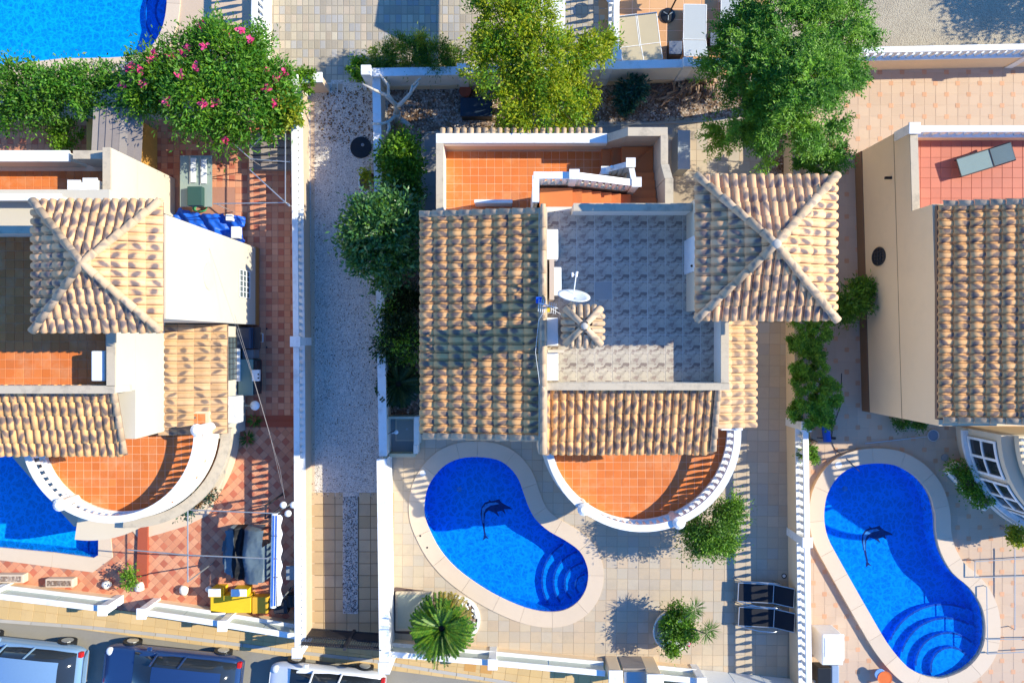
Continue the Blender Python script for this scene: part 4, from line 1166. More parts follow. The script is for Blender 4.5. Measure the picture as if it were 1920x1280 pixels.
for c in cc:
    v = (ca2 + Vector((0, 0, .1)) - c - Vector((0, 0, .05))).normalized(); x = v.cross(Vector((0, 0, 1))).normalized()
    reg(ch, 'chimney_cap', capc, mat_from(c + Vector((0, 0, .05)), x, v, x.cross(v)))
MB().sphere((q[0], q[1], z1 + .45), (.09, .05), 10, 6).build('mortar_knob', KERB, ch, smooth=True)
MB().box(1.0, Y(660, ZF), ZF, q[0] - .34, Y(655, ZF), ZF + .8).build('chimney_side_wall', CREAM, hs)
MB().box(X(1030, 6.2), Y(562, 6.2), ZF, X(1039, 6.2), Y(486, 6.2), 6.25).build('low_service_wall', PEACH, hs)
# ---- north terrace
NT = 2.8
ntf = block(hs, 'north_terrace_floor', -2.15, 3.88, 4.46, 6.16, NT - .055, NT - .006, GROUT_O)
mT = box_tile_mesh('terrace_tile', .262, .262, .02, ORANGE, .008)
floor_tiles(ntf, [(-2.13, 3.95), (4.44, 3.95), (4.44, 6.14), (-2.13, 6.14)], .262, NT, mT, 'terrace_tile', origin=(-2.13, 6.14))
parapet(hs, (-2.24, 4.02), (-2.24, 6.42), .21, 2.4, 3.72)
MB().box(-2.35, 3.9, 2.4, -.2, 4.0, 3.75).build('roof_edge_wall', WHITE, hs)
nx1 = X(1138, 3.7)
par = MB(); par.seg((-2.34, 6.30), (nx1, 6.30), .26, 2.4, 3.70); pw = par.build('north_parapet', PEACH, hs)
MB().box(-2.36, 6.15, 3.70, nx1, 6.45, 3.78).build('parapet_top', WHITE, pw, bevel=.01)
MB().box(-2.30, 6.14, 3.45, nx1, 6.172, 3.69).build('inner_band', GREYP if False else WHITE2, pw)
smt = cap_mesh('cornice_tile', .17, .26, CAPC)
for k in range(23):
    xx = -2.16 + k * .2225
    reg(pw, 'cornice_tile', smt, mat_from(Vector((xx, 6.62, 3.60)), Vector((-1, 0, 0)), Vector((0, -.96, .28)), Vector((0, .28, .96))))
# stair parapets rising round the corner
xa, xb = X(1138, 3.7), X(1177, 4.5)
parapet(hs, (xa + .01, 6.30), (xb, 6.30), .24, 2.4, 3.75, mat=PEACH, z1b=4.45, name='stair_parapet')
parapet(hs, (xb + .005, 6.30), (4.68, 6.30), .24, 2.4, 4.45, mat=PEACH, name='stair_parapet')
parapet(hs, (4.56, 6.17), (4.56, 5.30), .20, 2.4, 4.55, mat=PEACH, name='stair_parapet')
parapet(hs, (4.57, 5.29), (4.57, 4.75), .22, 2.4, 4.58, mat=PEACH, z1b=5.12, name='stair_parapet')
parapet(hs, (4.58, 4.74), (4.58, 3.87), .22, 2.4, 5.14, mat=PEACH, name='stair_parapet')
# stair steps
RZ = 2.5 / 16
st = MB().box(2.75, 5.35, NT, 2.80, 5.36, NT + .02).build('staircase', STEPO, hs)
def stp(poly, n): MB().prism(poly, NT - .01, NT + RZ * n).build('stair_step', STEPO, st)
xs_ = [X(1127, NT), X(1146, NT + RZ), X(1165, NT + 2 * RZ)]
yN, yM, xE = 6.165, 5.36, 4.44
stp([(xs_[0], yM), (xs_[1], yM), (xs_[1], yN), (xs_[0], yN)], 1)
stp([(xs_[1], yM), (xs_[2], yM), (xs_[2], yN), (xs_[1], yN)], 2)
xc = 3.62
stp([(xs_[2], yM), (xc, yM), (xE, yN), (xs_[2], yN)], 3)
ys_ = [Y(325, 3.5), Y(340, 3.6), Y(357, 3.8), Y(372, 4.0)]
stp([(xc, yM), (xE, yN), (xE, ys_[0]), (xc, ys_[0])], 4)
for k in range(3): stp([(xc, ys_[k]), (xE, ys_[k]), (xE, ys_[k + 1]), (xc, ys_[k + 1])], 5 + k)
yB, yT = 3.90, 4.44
stp([(xc, ys_[3]), (xE, ys_[3]), (xE, yB)], 8)
stp([(xc - .05, ys_[3]), (xE, yB), (3.45, yB), (3.45, ys_[3])], 9)
xe = [X(1182, 4.3), X(1164, 4.5), X(1146, 4.6), X(1127, 4.8), X(1109, 4.9), X(1091, 5.1), X(1073, 5.2), X(1012, 5.3)]
for k in range(7):
    stp([(xe[k], yB), (xe[k], yT), (xe[k + 1], yT), (xe[k + 1], yB)], 10 + k if k < 6 else 16)
sl_ = MB().box(xe[7] + .02, yB, NT + RZ * 16 - .0, xe[6], yT, NT + RZ * 16 + .004).build('stair_landing', STEPO, st)
# middle railings
ml = MB(); ml.seg((.68, 4.60), (1.75, 4.60), .12, NT, 5.28); ml.seg((1.75, 4.60), (3.60, 4.60), .12, NT, 5.25, z1b=4.25); ml.build('stair_core_wall', CREAM, hs)
MB().box(.60, 3.9, NT, .72, 4.54, 6.1).build('stair_side_wall', WHITE2, hs)
rl = MB(); rl.seg((.60, 4.60), (1.72, 4.60), .19, 6.18, 6.27); rl.seg((1.72, 4.60), (3.60, 4.60), .19, 6.18, 6.27, z1b=5.25, z0b=5.16)
rl.seg((.66, 3.86), (.66, 4.6), .19, 6.1, 6.265); rlo = rl.build('stair_rail', WHITE, hs)
for k in range(13):
    x = .86 + k * .215; zt = 6.18 if x < 1.72 else 6.18 - (x - 1.72) / 1.88 * 1.02; zb_ = 5.28 if x < 1.75 else 5.25 - (x - 1.75) / 1.85
    reg(hs, 'stair_baluster', BALUSTER, Matrix.Translation((x, 4.60, zb_ - .02)) @ Matrix.Diagonal((1.3, 1.3, zt - zb_ + .02, 1)))
def post(parent, x, y, z0, z1, w=.2, name='newel_post'):
    a = MB().box(x - w / 2, y - w / 2, z0, x + w / 2, y + w / 2, z1).build(name, WHITE, parent)
    MB().box(x - w / 2 - .04, y - w / 2 - .04, z1, x + w / 2 + .04, y + w / 2 + .04, z1 + .05).build('post_cap', WHITE, a); return a
post(hs, 1.72, 4.60, 5.2, 6.34); post(hs, 3.60, 4.60, 3.6, 5.34)
post(hs, 3.55, 5.34, 3.2, 4.6); post(hs, 2.86, 5.26, NT, 3.95, .16)
lr = MB(); lr.seg((2.86, 5.26), (3.5, 5.33), .16, 3.9, 3.98, z1b=4.5, z0b=4.42); lr.seg((3.58, 5.3), (3.6, 4.7), .16, 4.42, 4.5, z1b=4.95, z0b=4.87); lr.build('lower_stair_rail', WHITE, hs)
lw = MB(); lw.seg((2.9, 5.33), (3.5, 5.33), .1, NT, 3.3, z1b=3.6); lw.seg((3.6, 5.25), (3.6, 4.7), .1, NT, 3.7, z1b=4.1); lw.build('lower_stair_wall', CREAM, hs)
for x in (3.03, 3.2, 3.37): reg(hs, 'stair_baluster', BALUSTER, Matrix.Translation((x, 5.3, 3.25)) @ Matrix.Diagonal((1.3, 1.3, .95, 1)))
# white panel on the north terrace
t = thing('terrace_panel', 'white upright panel standing on the orange north terrace against the roof', 'panel', (-.6, 4.15, NT))
MB().box(X(890, 3.45), 4.35, NT, X(960, 3.45), 4.43, 3.45).build('panel_body', WHITEP, t)
MB().box(X(889, 3.5), 4.34, 3.45, X(961, 3.5), 4.45, 3.5).build('panel_top', WHITE, t, bevel=.01)
# ---- half round balcony
bc = Vector((4.06, -2.85)); RF = 2.83
def arc(c, r, a0, a1, n): return [(c[0] + r * cos(radians(a0 + (a1 - a0) * k / n)), c[1] + r * sin(radians(a0 + (a1 - a0) * k / n))) for k in range(n + 1)]
def balcony(parent, c, R, z, a0, a1, floor_mat, tile_mesh, tname, tsize, inner_y, wallmat, pillar_ang, n=36, rail=3.75):
    bal = MB().prism(arc(c, R + .12, a0, a1, n) + [(c[0] + R + .1, inner_y), (c[0] - R - .1, inner_y)], z - .22, z - .006).build('balcony_floor', floor_mat, parent)
    floor_tiles(bal, arc(c, R + .12, a0, a1, n) + [(c[0] + R + .1, inner_y), (c[0] - R - .1, inner_y)], tsize, z, tile_mesh, tname, origin=(c[0], c[1]))
    pts = arc(c, R + .08, a0, a1, n)
    rl = MB()
    for p, q in zip(pts, pts[1:]): rl.seg(p, q, .17, z - .3, z + .12)
    k_ = rl.build('balcony_kerb', wallmat, parent)
    rl = MB()
    def ringseg(r0, r1, za, zb):
        m = MB(); A, B = arc(c, r0, a0, a1, n), arc(c, r1, a0, a1, n)
        vs = [(x, y, za) for x, y in A] + [(x, y, za) for x, y in B] + [(x, y, zb) for x, y in A] + [(x, y, zb) for x, y in B]; N_ = n + 1; fs = []
        for i in range(n): fs += [(2 * N_ + i, 2 * N_ + i + 1, 3 * N_ + i + 1, 3 * N_ + i), (i, N_ + i, N_ + i + 1, i + 1), (i, i + 1, 2 * N_ + i + 1, 2 * N_ + i), (N_ + i, 3 * N_ + i, 3 * N_ + i + 1, N_ + i + 1)]
        fs += [(0, 2 * N_, 3 * N_, N_), (n, N_ + n, 3 * N_ + n, 2 * N_ + n)]
        m.add(vs, fs); return m
    ringseg(R - .03, R + .19, rail - .09, rail).build('balcony_rail', WHITE, parent)
    ringseg(R - .02, R + .18, z + .12, z + .17).build('balcony_low_rail', WHITE, parent)
    ringseg(R + .02, R + .30, z - .36, z - .26).build('balcony_cornice', wallmat, parent)
    nb = int(radians(abs(a1 - a0)) * R / .215)
    for i in range(nb):
        a = radians(a0 + (a1 - a0) * (i + .5) / nb); x, y = c[0] + (R + .08) * cos(a), c[1] + (R + .08) * sin(a)
        reg(parent, 'balcony_baluster', BALUSTER, Matrix.Translation((x, y, z + .165)) @ Matrix.Rotation(a, 4, 'Z') @ Matrix.Diagonal((1.15, 1.15, rail - .09 - z - .16, 1)))
    for a in pillar_ang:
        x, y = c[0] + (R + .1) * cos(radians(a)), c[1] + (R + .1) * sin(radians(a))
        pb = MB().lathe([(.15, 0), (.15, rail - z + .25), (.12, rail - z + .28)], (x, y, z - .25), 12).build('balcony_pillar', WHITE, parent)
        MB().lathe([(.20, 0), (.20, .06), (.1, .12)], (x, y, rail + .03), 12).build('pillar_cap', WHITE, pb)
balcony(hs, bc, 2.88, 2.8, 180, 366, GROUT_O, box_tile_mesh('balcony_tile', .262, .262, .02, ORANGE, .008), 'balcony_tile', .2625, -2.0, WHITE2, (232, 292, 366), rail=3.72)
MB().box(X(1352, 3.7), Y(800, 3.7) - .1, 2.8, X(1392, 3.7), Y(800, 3.7) + .1, 3.74).build('balcony_end_wall', WHITE, hs)
mb = MB().prism(arc(bc, 2.55, 180, 360, 30), -.1, 2.5); mb.build('bay_wall', CREAM, hs)
block(hs, 'south_wall_upper', 1.0, -2.55, 6.6, -2.31, 2.82, 4.9, CREAM)

# AC units on the roof terrace edge
def ac_unit(label, cx, cy, z, L=.92, W=.34, Hh=.62, rot=0, mat=WHITEP, group='air conditioners on the roof terrace'):
    t = thing('air_conditioner', label, 'air conditioner', (cx, cy, z), radians(rot), group)
    MB().box(-W / 2, -L / 2, .08, W / 2, L / 2, Hh).build('casing', mat, t, local=True, bevel=.03)
    MB().box(-W / 2 + .02, -L / 2 + .1, 0, W / 2 - .02, -L / 2 + .16, .08).build('foot', DARKM, t, local=True)
    MB().box(-W / 2 + .02, L / 2 - .16, 0, W / 2 - .02, L / 2 - .1, .08).build('foot', DARKM, t, local=True)
    MB().tube([(W / 2 - .005, -.12, Hh / 2), (W / 2 + .015, -.12, Hh / 2)], .22, 16).build('fan_grille', GREYP, t, local=True)
    MB().tube([(-W / 2 - .04, L / 2 - .2, .15), (-W / 2 - .06, L / 2 - .25, .4), (-W / 2 - .02, L / 2 - .3, .5)], .02, 6).build('pipe', BLACK, t, local=True)
    return t
for lab, py, w in [('white air conditioner at the north end of the roof terrace row', 458, 24), ('white air conditioner behind the beige service wall below the dish', 527, 24), ('air conditioner hidden in shade between service walls beside the chimney', 622, 22), ('white sunlit air conditioner at the south west corner of the roof terrace', 687, 22)]:
    ac_unit(lab, X(1034 if py != 527 else 1040, 5.95) + .02, Y(py, 5.95), ZF, L=.86 if py < 500 else .80)
# satellite dish
t = thing('satellite_dish', 'pale oval satellite dish on a short arm beside the small tiled chimney', 'satellite dish', (X(1075, 7.2), Y(575, 7.2), ZF))
dc = Vector((X(1075, 7.2), Y(560, 7.2), 7.2))
m = MB(); nn = Vector((.12, .93, .42)).normalized(); e1 = nn.cross(Vector((0, 0, 1))).normalized(); e2 = nn.cross(e1)
ringn = 24
for k in range(5):
    r = .44 * k / 4 if k else .001
    for j in range(ringn):
        a = 2 * pi * j / ringn; m.v.append(tuple(dc + e1 * (r * cos(a)) + e2 * (r * sin(a)) + nn * (.09 * (k / 4) ** 2)))
for k in range(4):
    for j in range(ringn): m.f.append([k * ringn + j, k * ringn + (j + 1) % ringn, (k + 1) * ringn + (j + 1) % ringn, (k + 1) * ringn + j]); m.mi.append(0)
o = m.build('dish', WHITEP, t, smooth=True); sd = o.modifiers.new('t', 'SOLIDIFY'); sd.thickness = .015
MB().tube([dc - nn * .02 - Vector((0, 0, .3)), dc + nn * .35 - Vector((0, 0, .25)), P(1080, 516, 7.05)], .015, 6).build('arm', WHITEP, t)
MB().tube([P(1082, 509, 7.05), P(1080, 519, 7.05)], .035, 8).tube([P(1073, 511, 7.05), P(1073, 519, 7.05)], .03, 8).tube([P(1073, 515, 7.05), P(1081, 515, 7.05)], .012, 6).build('receiver', WHITEP, t)
MB().tube([(dc.x, dc.y - .08, ZF), (dc.x, dc.y - .08, 7.1)], .03, 8).build('mast', GREYM, t)
# TV antenna
t = thing('tv_antenna', 'rooftop television antenna with comb rods and blue amplifier beside the dish', 'antenna', (X(1025, 6.9), Y(575, 6.9), ZF))
ac_ = P(1026, 574, 7.0)
MB().tube([(ac_.x, ac_.y, ZF), ac_ + Vector((0, 0, .25))], .022, 8).build('mast', ALU, t)
MB().tube([P(1011, 568, 7.0), P(1046, 578, 7.0)], .014, 6).build('boom', WHITEP, t)
mb = MB()
for k in range(9):
    a = P(1011 + k * 4, 560 + k * 1.1, 7.0); b = P(1009 + k * 4, 584 + k * .6, 7.0)
    if k in (4,): continue
    mb.tube([a, b], .009, 5)
mb.build('rods', WHITEP, t)
MB().box(ac_.x - .30, ac_.y + .08, 6.9, ac_.x - .14, ac_.y + .25, 6.98).build('amplifier', BLUEP, t, bevel=.01)
MB().box(ac_.x + .0, ac_.y - .16, 6.95, ac_.x + .07, ac_.y - .04, 7.03).build('insulator', YELLOW, t)
mb = MB(); mb.tube([ac_, P(1010, 600, 6.5), P(1004, 660, 6.3), P(1012, 720, 6.3), P(1022, 730, 6.3)], .007, 5); mb.tube([ac_, P(1050, 588, 6.6), P(1058, 596, 6.7)], .007, 5); mb.build('cable', WHITEP, t)
# ================================================================ RIGHT HOUSE
rh = thing('villa', 'tan rendered neighbouring villa on the right edge with oval window and clay roof', 'house', (18, 1, 0), group='houses')
wA, wB = P2(1604, 290), P2(1618, 770)        # west wall line on the ground
RX = 19.8
def wl(y):  # x of the tilted west wall at y
    t = (y - wA[1]) / (wB[1] - wA[1]); return wA[0] + (wB[0] - wA[0]) * t
yn, ys, ym = wA[1], wB[1], Y(395, 3.7)
MB().prism([(wl(yn), yn), (RX, yn), (RX, ym), (wl(ym), ym)], -.1, 2.72).build('north_wing_wall', TAN, rh)
MB().prism([(wl(ym), ym - .001), (RX, ym - .001), (RX, ys), (wl(ys), ys)], -.1, 4.80).build('main_wall', TAN, rh)
PLM = M('dark_plinth', (.20, .12, .07), .85, .1)
mb = MB(); mb.seg((wl(yn) - .012, yn), (wl(ys) - .012, ys), .05, -.05, .52); mb.build('plinth', PLM, rh)
mb = MB(); mb.seg((wl(yn) - .004, yn), (wl(ys) - .004, ys), .012, 2.70, 2.715); mb.build('render_joint', PLM, rh)
# oval window
ov = Vector((wl(Y(478, 2.0)) - .01, Y(478, 2.0), 1.55)); mb = MB()
oval = [(ov.y + .30 * cos(2 * pi * k / 20), ov.z + .42 * sin(2 * pi * k / 20)) for k in range(20)]
mb.add([(ov.x - .035, a, b) for a, b in oval] + [(ov.x + .03, a, b) for a, b in oval], [list(range(20))[::-1]] + [[i, 20 + i, 20 + (i + 1) % 20, (i + 1) % 20] for i in range(20)][::1])
ow = mb.build('oval_window', GLASS, rh)
mb = MB()
for k in range(20): 
    a, b = oval[k], oval[(k + 1) % 20]; mb.tube([(ov.x - .04, a[0], a[1]), (ov.x - .04, b[0], b[1])], .025, 5)
mb.build('window_frame', DARKM, ow)
mb = MB()
for dy in (-.15, 0, .15): mb.tube([(ov.x - .05, ov.y + dy, ov.z - .38), (ov.x - .05, ov.y + dy, ov.z + .38)], .012, 5)
for dz in (-.2, 0, .2): mb.tube([(ov.x - .05, ov.y - .26, ov.z + dz), (ov.x - .05, ov.y + .26, ov.z + dz)], .012, 5)
mb.build('window_bars', WHITEP if False else DARKM, ow)
yo = Y(331, 2.7); MB().box(wl(yo) - .22, yo - .04, 2.45, wl(yo), yo + .04, 2.53).build('overflow_spout', BLACK, rh)
# terrace
tf = MB().prism([(wl(yn) + .1, yn - .1), (RX, yn - .1), (RX, ym - .4), (wl(ym) + .1, ym - .4)], 2.73, 2.786).build('terrace_floor', GROUT_R, rh)
floor_tiles(tf, [(wl(yn) + .24, yn - .12), (RX, yn - .12), (RX, ym - .2), (wl(ym) + .24, ym - .2)], .33, 2.8, box_tile_mesh('rose_tile', .33, .33, .02, REDTERR, .007), 'rose_tile')
parapet(rh, (wl(yn) + .11, yn - .02), (wl(ym) + .11, ym), .22, 2.7, 3.66, mat=TAN)
mb = MB(); mb.seg((wl(yn), yn - .13), (RX, yn - .13), .22, 2.7, 3.1); pp = mb.build('terrace_kerb', TAN, rh)
balustrade(rh, [(wl(yn) + .1, yn - .12), (RX, yn - .12)], 2.8, .30, .92, (TAN, WHITE), w=.2, pitch=.26, low=True)
# roof: slopes down to the west
Or_ = Vector((X(1757, 4.95), Y(385, 4.95), 4.95)); roofr = slab(rh, 'west_roof', [Or_, Or_ + Vw * 4.0, Or_ + Vw * 4.0 + Uw * 6.30, Or_ + Uw * 6.30], .12, DECKM)
tile_plane(roofr, Or_, Uw, Vw, 27, 9, BT, PU, EV)
cap_line(roofr, Or_ + Uw * 6.25 + Vector((.1, -.05, .07)), Or_ + Uw * 6.25 + Vw * 3.9 + Vector((0, -.05, .07)), CT, .42)
cap_line(roofr, Or_ + Vector((.1, .03, .07)), Or_ + Vw * 3.9 + Vector((0, .03, .07)), CT, .42)
# chimney that shades the roof band
MB().box(19.1, Y(600, 7) - .2, 5, 19.7, Y(600, 7) + .7, 7.3).build('chimney', CREAM, rh)
# curved bay with windows
rc = Vector((19.55, -3.05)); RB = 3.55
MB().prism(arc(rc, RB, 180, 290, 30) + [(rc.x + 1.2, rc.y)], -.1, 2.5).build('bay_wall', CREAM, rh)
def curved_strip(parent, name, c, r0, r1, a0, a1, z0, z1, mat, n=14):
    m = MB(); A, B = arc(c, r0, a0, a1, n), arc(c, r1, a0, a1, n)
    m.prism(A + B[::-1], z0, z1); return m.build(name, mat, parent)
curved_strip(rh, 'bay_sill', rc, RB, RB + .20, 181, 290, .62, .74, WHITE, 24)
for k, a0 in enumerate((183, 207, 231, 255)):
    w = curved_strip(rh, 'bay_window', rc, RB + .005, RB + .03, a0 + 1.5, a0 + 21.5, .78, 2.25, GLASS, 6)
    for (z0, z1) in ((.76, .86), (1.46, 1.54), (2.17, 2.27)): curved_strip(w, 'window_rail', rc, RB + .03, RB + .07, a0 + 1, a0 + 22, z0, z1, WHITE, 6)
    for a in (a0 + 1, a0 + 10.8, a0 + 20.6): curved_strip(w, 'window_stile', rc, RB + .031, RB + .069, a, a + 1.4, .78, 2.25, WHITE, 1)
curved_strip(rh, 'balcony_slab', rc, 1.5, 3.2, 180, 300, 2.62, 2.84, CREAM, 24)
curved_strip(rh, 'balcony_rail', rc, 3.0, 3.2, 180, 300, 3.62, 3.72, WHITE, 24)
nb = 28
for i in range(nb):
    a = radians(182 + 110 * i / nb); reg(rh, 'balcony_baluster', BALUSTER, Matrix.Translation((rc.x + 3.1 * cos(a), rc.y + 3.1 * sin(a), 2.84)) @ Matrix.Diagonal((1.15, 1.15, .78, 1)))
curved_strip(rh, 'terrace_step', Vector((19.6, -3.6)), 2.6, 3.35, 200, 300, -.05, .32, WHITE2, 24)
curved_strip(rh, 'terrace_step', Vector((19.6, -3.6)), 1.6, 2.55, 200, 300, -.05, .50, WHITE2, 24)

# ================================================================ LEFT HOUSE
lh = thing('villa', 'cream white neighbouring villa on the left edge with hip roofed tower and round orange balcony', 'house', (-13, 1, 0), group='houses')
WR = M('cream_white_render', (.56, .50, .40), .85, .05, .6, .05, 60, bump=.2, stain=(.6, .55, .45), stain_amt=.25)
LX = -19.5
xe1 = X(328); xt = X(485); ya, yb, yc_ = Y(335), Y(466), Y(609)
xu = X(215, 6.05); ysu = Y(808, 3.0)
MB().box(LX, Y(405) - .05, -.1, xe1, ya, 2.74).build('north_wing_wall', WR, lh)
MB().box(X(300, 7.2) - 2.4, yc_, -.1, xt, yb, 7.25).build('tower_wall', WR, lh)
MB().box(LX, ysu, -.1, xu, yc_ - .002, 4.9).build('south_wing_wall', WR, lh)
MB().box(LX, Y(722, 6) - .2, 4.905, xu, yc_ - .002, 5.2).build('upper_band', WR, lh)
MB().box(LX, Y(405) - .10, 2.75, X(300, 7.2) - 2.41, yc_, 5.2).build('middle_wall', WR, lh)
# tower hip roof
lz = 7.35; lx0, lx1, ly0, ly1 = X(66, lz), X(304, lz), Y(620, lz), Y(378, lz)
lap = Vector(((lx0 + lx1) / 2, (ly0 + ly1) / 2, lz + .66)); lcs = [Vector((lx0, ly0, lz)), Vector((lx1, ly0, lz)), Vector((lx1, ly1, lz)), Vector((lx0, ly1, lz))]
mb = MB(); mb.add([tuple(c) for c in lcs] + [tuple(lap)] + [(c.x, c.y, c.z - .1) for c in lcs], [(0, 1, 4), (1, 2, 4), (2, 3, 4), (3, 0, 4), (5, 8, 7, 6), (0, 5, 6, 1), (1, 6, 7, 2), (2, 7, 8, 3), (3, 8, 5, 0)])
lhip = mb.build('hip_roof', DECKM, lh); hip_faces(lhip, lcs, lap, BT2, .233, .41)
for c in lcs: cap_line(lhip, c + Vector((0, 0, .08)), lap + Vector((0, 0, .09)), CTL, .42)
# north terrace with white parapets
ltf = MB().box(LX, Y(410, 2.8), 2.74, xe1 - .2, ya - .1, 2.786).build('north_terrace_floor', GROUT_O, lh)
floor_tiles(ltf, [(LX, Y(410, 2.8)), (xe1 - .25, Y(410, 2.8)), (xe1 - .25, ya - .25), (LX, ya - .25)], .262, 2.8, mT, 'terrace_tile')
parapet(lh, (xe1 - .11, ya), (xe1 - .11, Y(405)), .22, 2.7, 4.3, mat=WR)
parapet(lh, (X(135, 4), ya - .12), (xe1 - .23, ya - .12), .24, 2.7, 3.9, mat=WR)
mb = MB(); mb.seg((LX, ya - .12), (X(132, 3.7), ya - .12), .24, 2.7, 3.7); mb.build('north_parapet', WR, lh)
mb = MB(); mb.seg((LX, ya - .12), (X(132, 3.7), ya - .12), .34, 3.7, 3.8); mb.build('parapet_top', WHITE, lh)
mb = MB(); mb.seg((LX, Y(372, 5.5)), (X(120, 5.5), Y(372, 5.5)), .2, 5.6, 5.72); mb.build('stair_rail', WHITE, lh)
mb = MB(); mb.seg((LX, Y(372, 5.5)), (X(120, 5.5), Y(372, 5.5)), .1, 2.8, 5.6); mb.build('stair_wall', WR, lh)
post(lh, X(140, 4.6), Y(350, 4.6), 2.8, 4.6, .3); post(lh, X(163, 4.6), Y(345, 4.6), 2.8, 4.4, .35)
for k in range(8): MB().box(LX + .0 + k * .32, Y(424, 5.0), 2.8, LX + k * .32 + .31, Y(388, 5.0), 5.3 - k * .16).build('stair_step', STEPO, lh)
# roof terrace
lrf = MB().box(LX, Y(725, 5.3) - .1, 5.22, X(203, 5.3), Y(430, 5.3), 5.286).build('roof_terrace_floor', GROUT_O, lh)
floor_tiles(lrf, [(LX, Y(720, 5.3)), (X(200, 5.3), Y(720, 5.3)), (X(200, 5.3), Y(435, 5.3)), (LX, Y(435, 5.3))], .262, 5.3, mT, 'roof_tile_floor')
parapet(lh, (xu - .11, Y(722, 5.6)), (xu - .11, yc_), .22, 5.2, 6.0, mat=WR)
parapet(lh, (LX, Y(722, 6) - .12), (xu, Y(722, 6) - .12), .2, 5.1, 6.0, mat=WR)
parapet(lh, (LX, Y(431, 6)), (X(68, 6), Y(431, 6)), .2, 5.1, 6.0, mat=WR)
ac_unit('white air conditioner on the blurred left roof terrace beside its beige parapet', X(184, 5.9), Y(686, 5.9), 5.3, L=.85, W=.38, group='air conditioners on neighbouring roofs')
# south roof
lro = Vector((LX, Y(853, 4.95), 4.95)); lw_ = X(236, 4.95) - LX; nul = int(lw_ / .232)
roofls = slab(lh, 'south_roof', [lro, lro + Us * lw_, lro + Us * lw_ + Vs * 2.2, lro + Vs * 2.2], .12, DECKM)
tile_plane(roofls, lro + Us * (lw_ - nul * .232), Us, Vs, nul, 5, BT, .232, EV)
cap_line(roofls, lro + Us * lw_ + Vector((0, .1, .07)), lro + Us * lw_ + Vs * 2.1 + Vector((0, 0, .07)), CT, .42)
# low eastern lean-to with clay tiles
xw = X(460); z_e = 2.45; leo = Vector((X(426, z_e), Y(812, z_e), z_e)); Ul = Vector((0, 1, 0)); a_ = radians(18); Vl = Vector((-cos(a_), 0, sin(a_)))
MB().box(xu - .1, Y(806), -.1, xw, Y(612), 2.36).build('lean_to_wall', WR, lh)
wd = Y(608, z_e) - leo.y; nl = int(wd / .225)
roofl = slab(lh, 'lean_to_roof', [leo, leo + Ul * wd, leo + Ul * wd + Vl * 2.0, leo + Vl * 2.0], .10, DECKM)
tile_plane(roofl, leo, Ul, Vl, nl, 4, barrel_mesh('lean_to_tile', .232, .55, clay_mat('lean_to_clay', (.52, .32, .165), (.12, .09, .08), .9, 1.15), rise=.05), wd / nl, .50)
# window, sill and air conditioner on the lean-to wall
wy0, wy1 = Y(712, 1.5), Y(632, 1.5)
wn_ = MB().box(xw - .02, wy0, .95, xw + .012, wy1, 1.95).build('window', GLASSB, lh)
mb = MB()
for k in range(9): mb.tube([(xw + .05, wy0 + (wy1 - wy0) * k / 8, .95), (xw + .05, wy0 + (wy1 - wy0) * k / 8, 1.95)], .01, 5)
for zz in (1.0, 1.3, 1.6, 1.9): mb.tube([(xw + .05, wy0, zz), (xw + .05, wy1, zz)], .01, 5)
mb.build('window_grille', DARKM, wn_)
MB().box(xw, wy0 - .08, .86, xw + .14, wy1 + .08, .94).build('window_sill', WHITE, lh)
t = thing('air_conditioner', 'cream air conditioner bracketed on the left lean-to wall above the white lamp', 'air conditioner', (xw + .2, Y(765, 1.6), 1.2))
MB().box(xw + .03, Y(792, 1.7), 1.35, xw + .42, Y(742, 1.7), 1.95).build('casing', WHITE, t, bevel=.03)
MB().box(xw, Y(780, 1.7), 1.28, xw + .42, Y(777, 1.7), 1.34).build('bracket', GREYM, t); MB().box(xw, Y(755, 1.7), 1.28, xw + .42, Y(752, 1.7), 1.34).build('bracket', GREYM, t)
# tower window and round vent
ty_, tz_ = Y(533, 1.4), 1.6
tw_ = MB().box(xt - .03, Y(558, 1.4), 1.0, xt + .01, Y(508, 1.4), 1.95).build('window', GLASSB, lh)
mb = MB()
for k in range(6): mb.tube([(xt + .03, Y(558, 1.4) + (Y(508, 1.4) - Y(558, 1.4)) * k / 5, 1.0), (xt + .03, Y(558, 1.4) + (Y(508, 1.4) - Y(558, 1.4)) * k / 5, 1.95)], .014, 5)
for zz in (1.0, 1.32, 1.64, 1.95): mb.tube([(xt + .03, Y(558, 1.4), zz), (xt + .03, Y(508, 1.4), zz)], .014, 5)
mb.build('window_grille', WHITE, tw_)
c = Vector((xt + .01, Y(519, 4.3), 4.45)); m = MB(); m.tube([(xt, c.y, c.z), (xt + .02, c.y, c.z)], .40, 20); m.build('round_niche', CREAM, lh)
PLO = M('orange_plinth', (.42, .20, .06), .85, .1)
MB().box(xt, yc_, -.05, xt + .02, yb, .34).build('plinth', PLO, lh)
MB().box(xt - .3, yb + .001, -.05, xt, yb + .02, .34).build('plinth', PLO, lh)
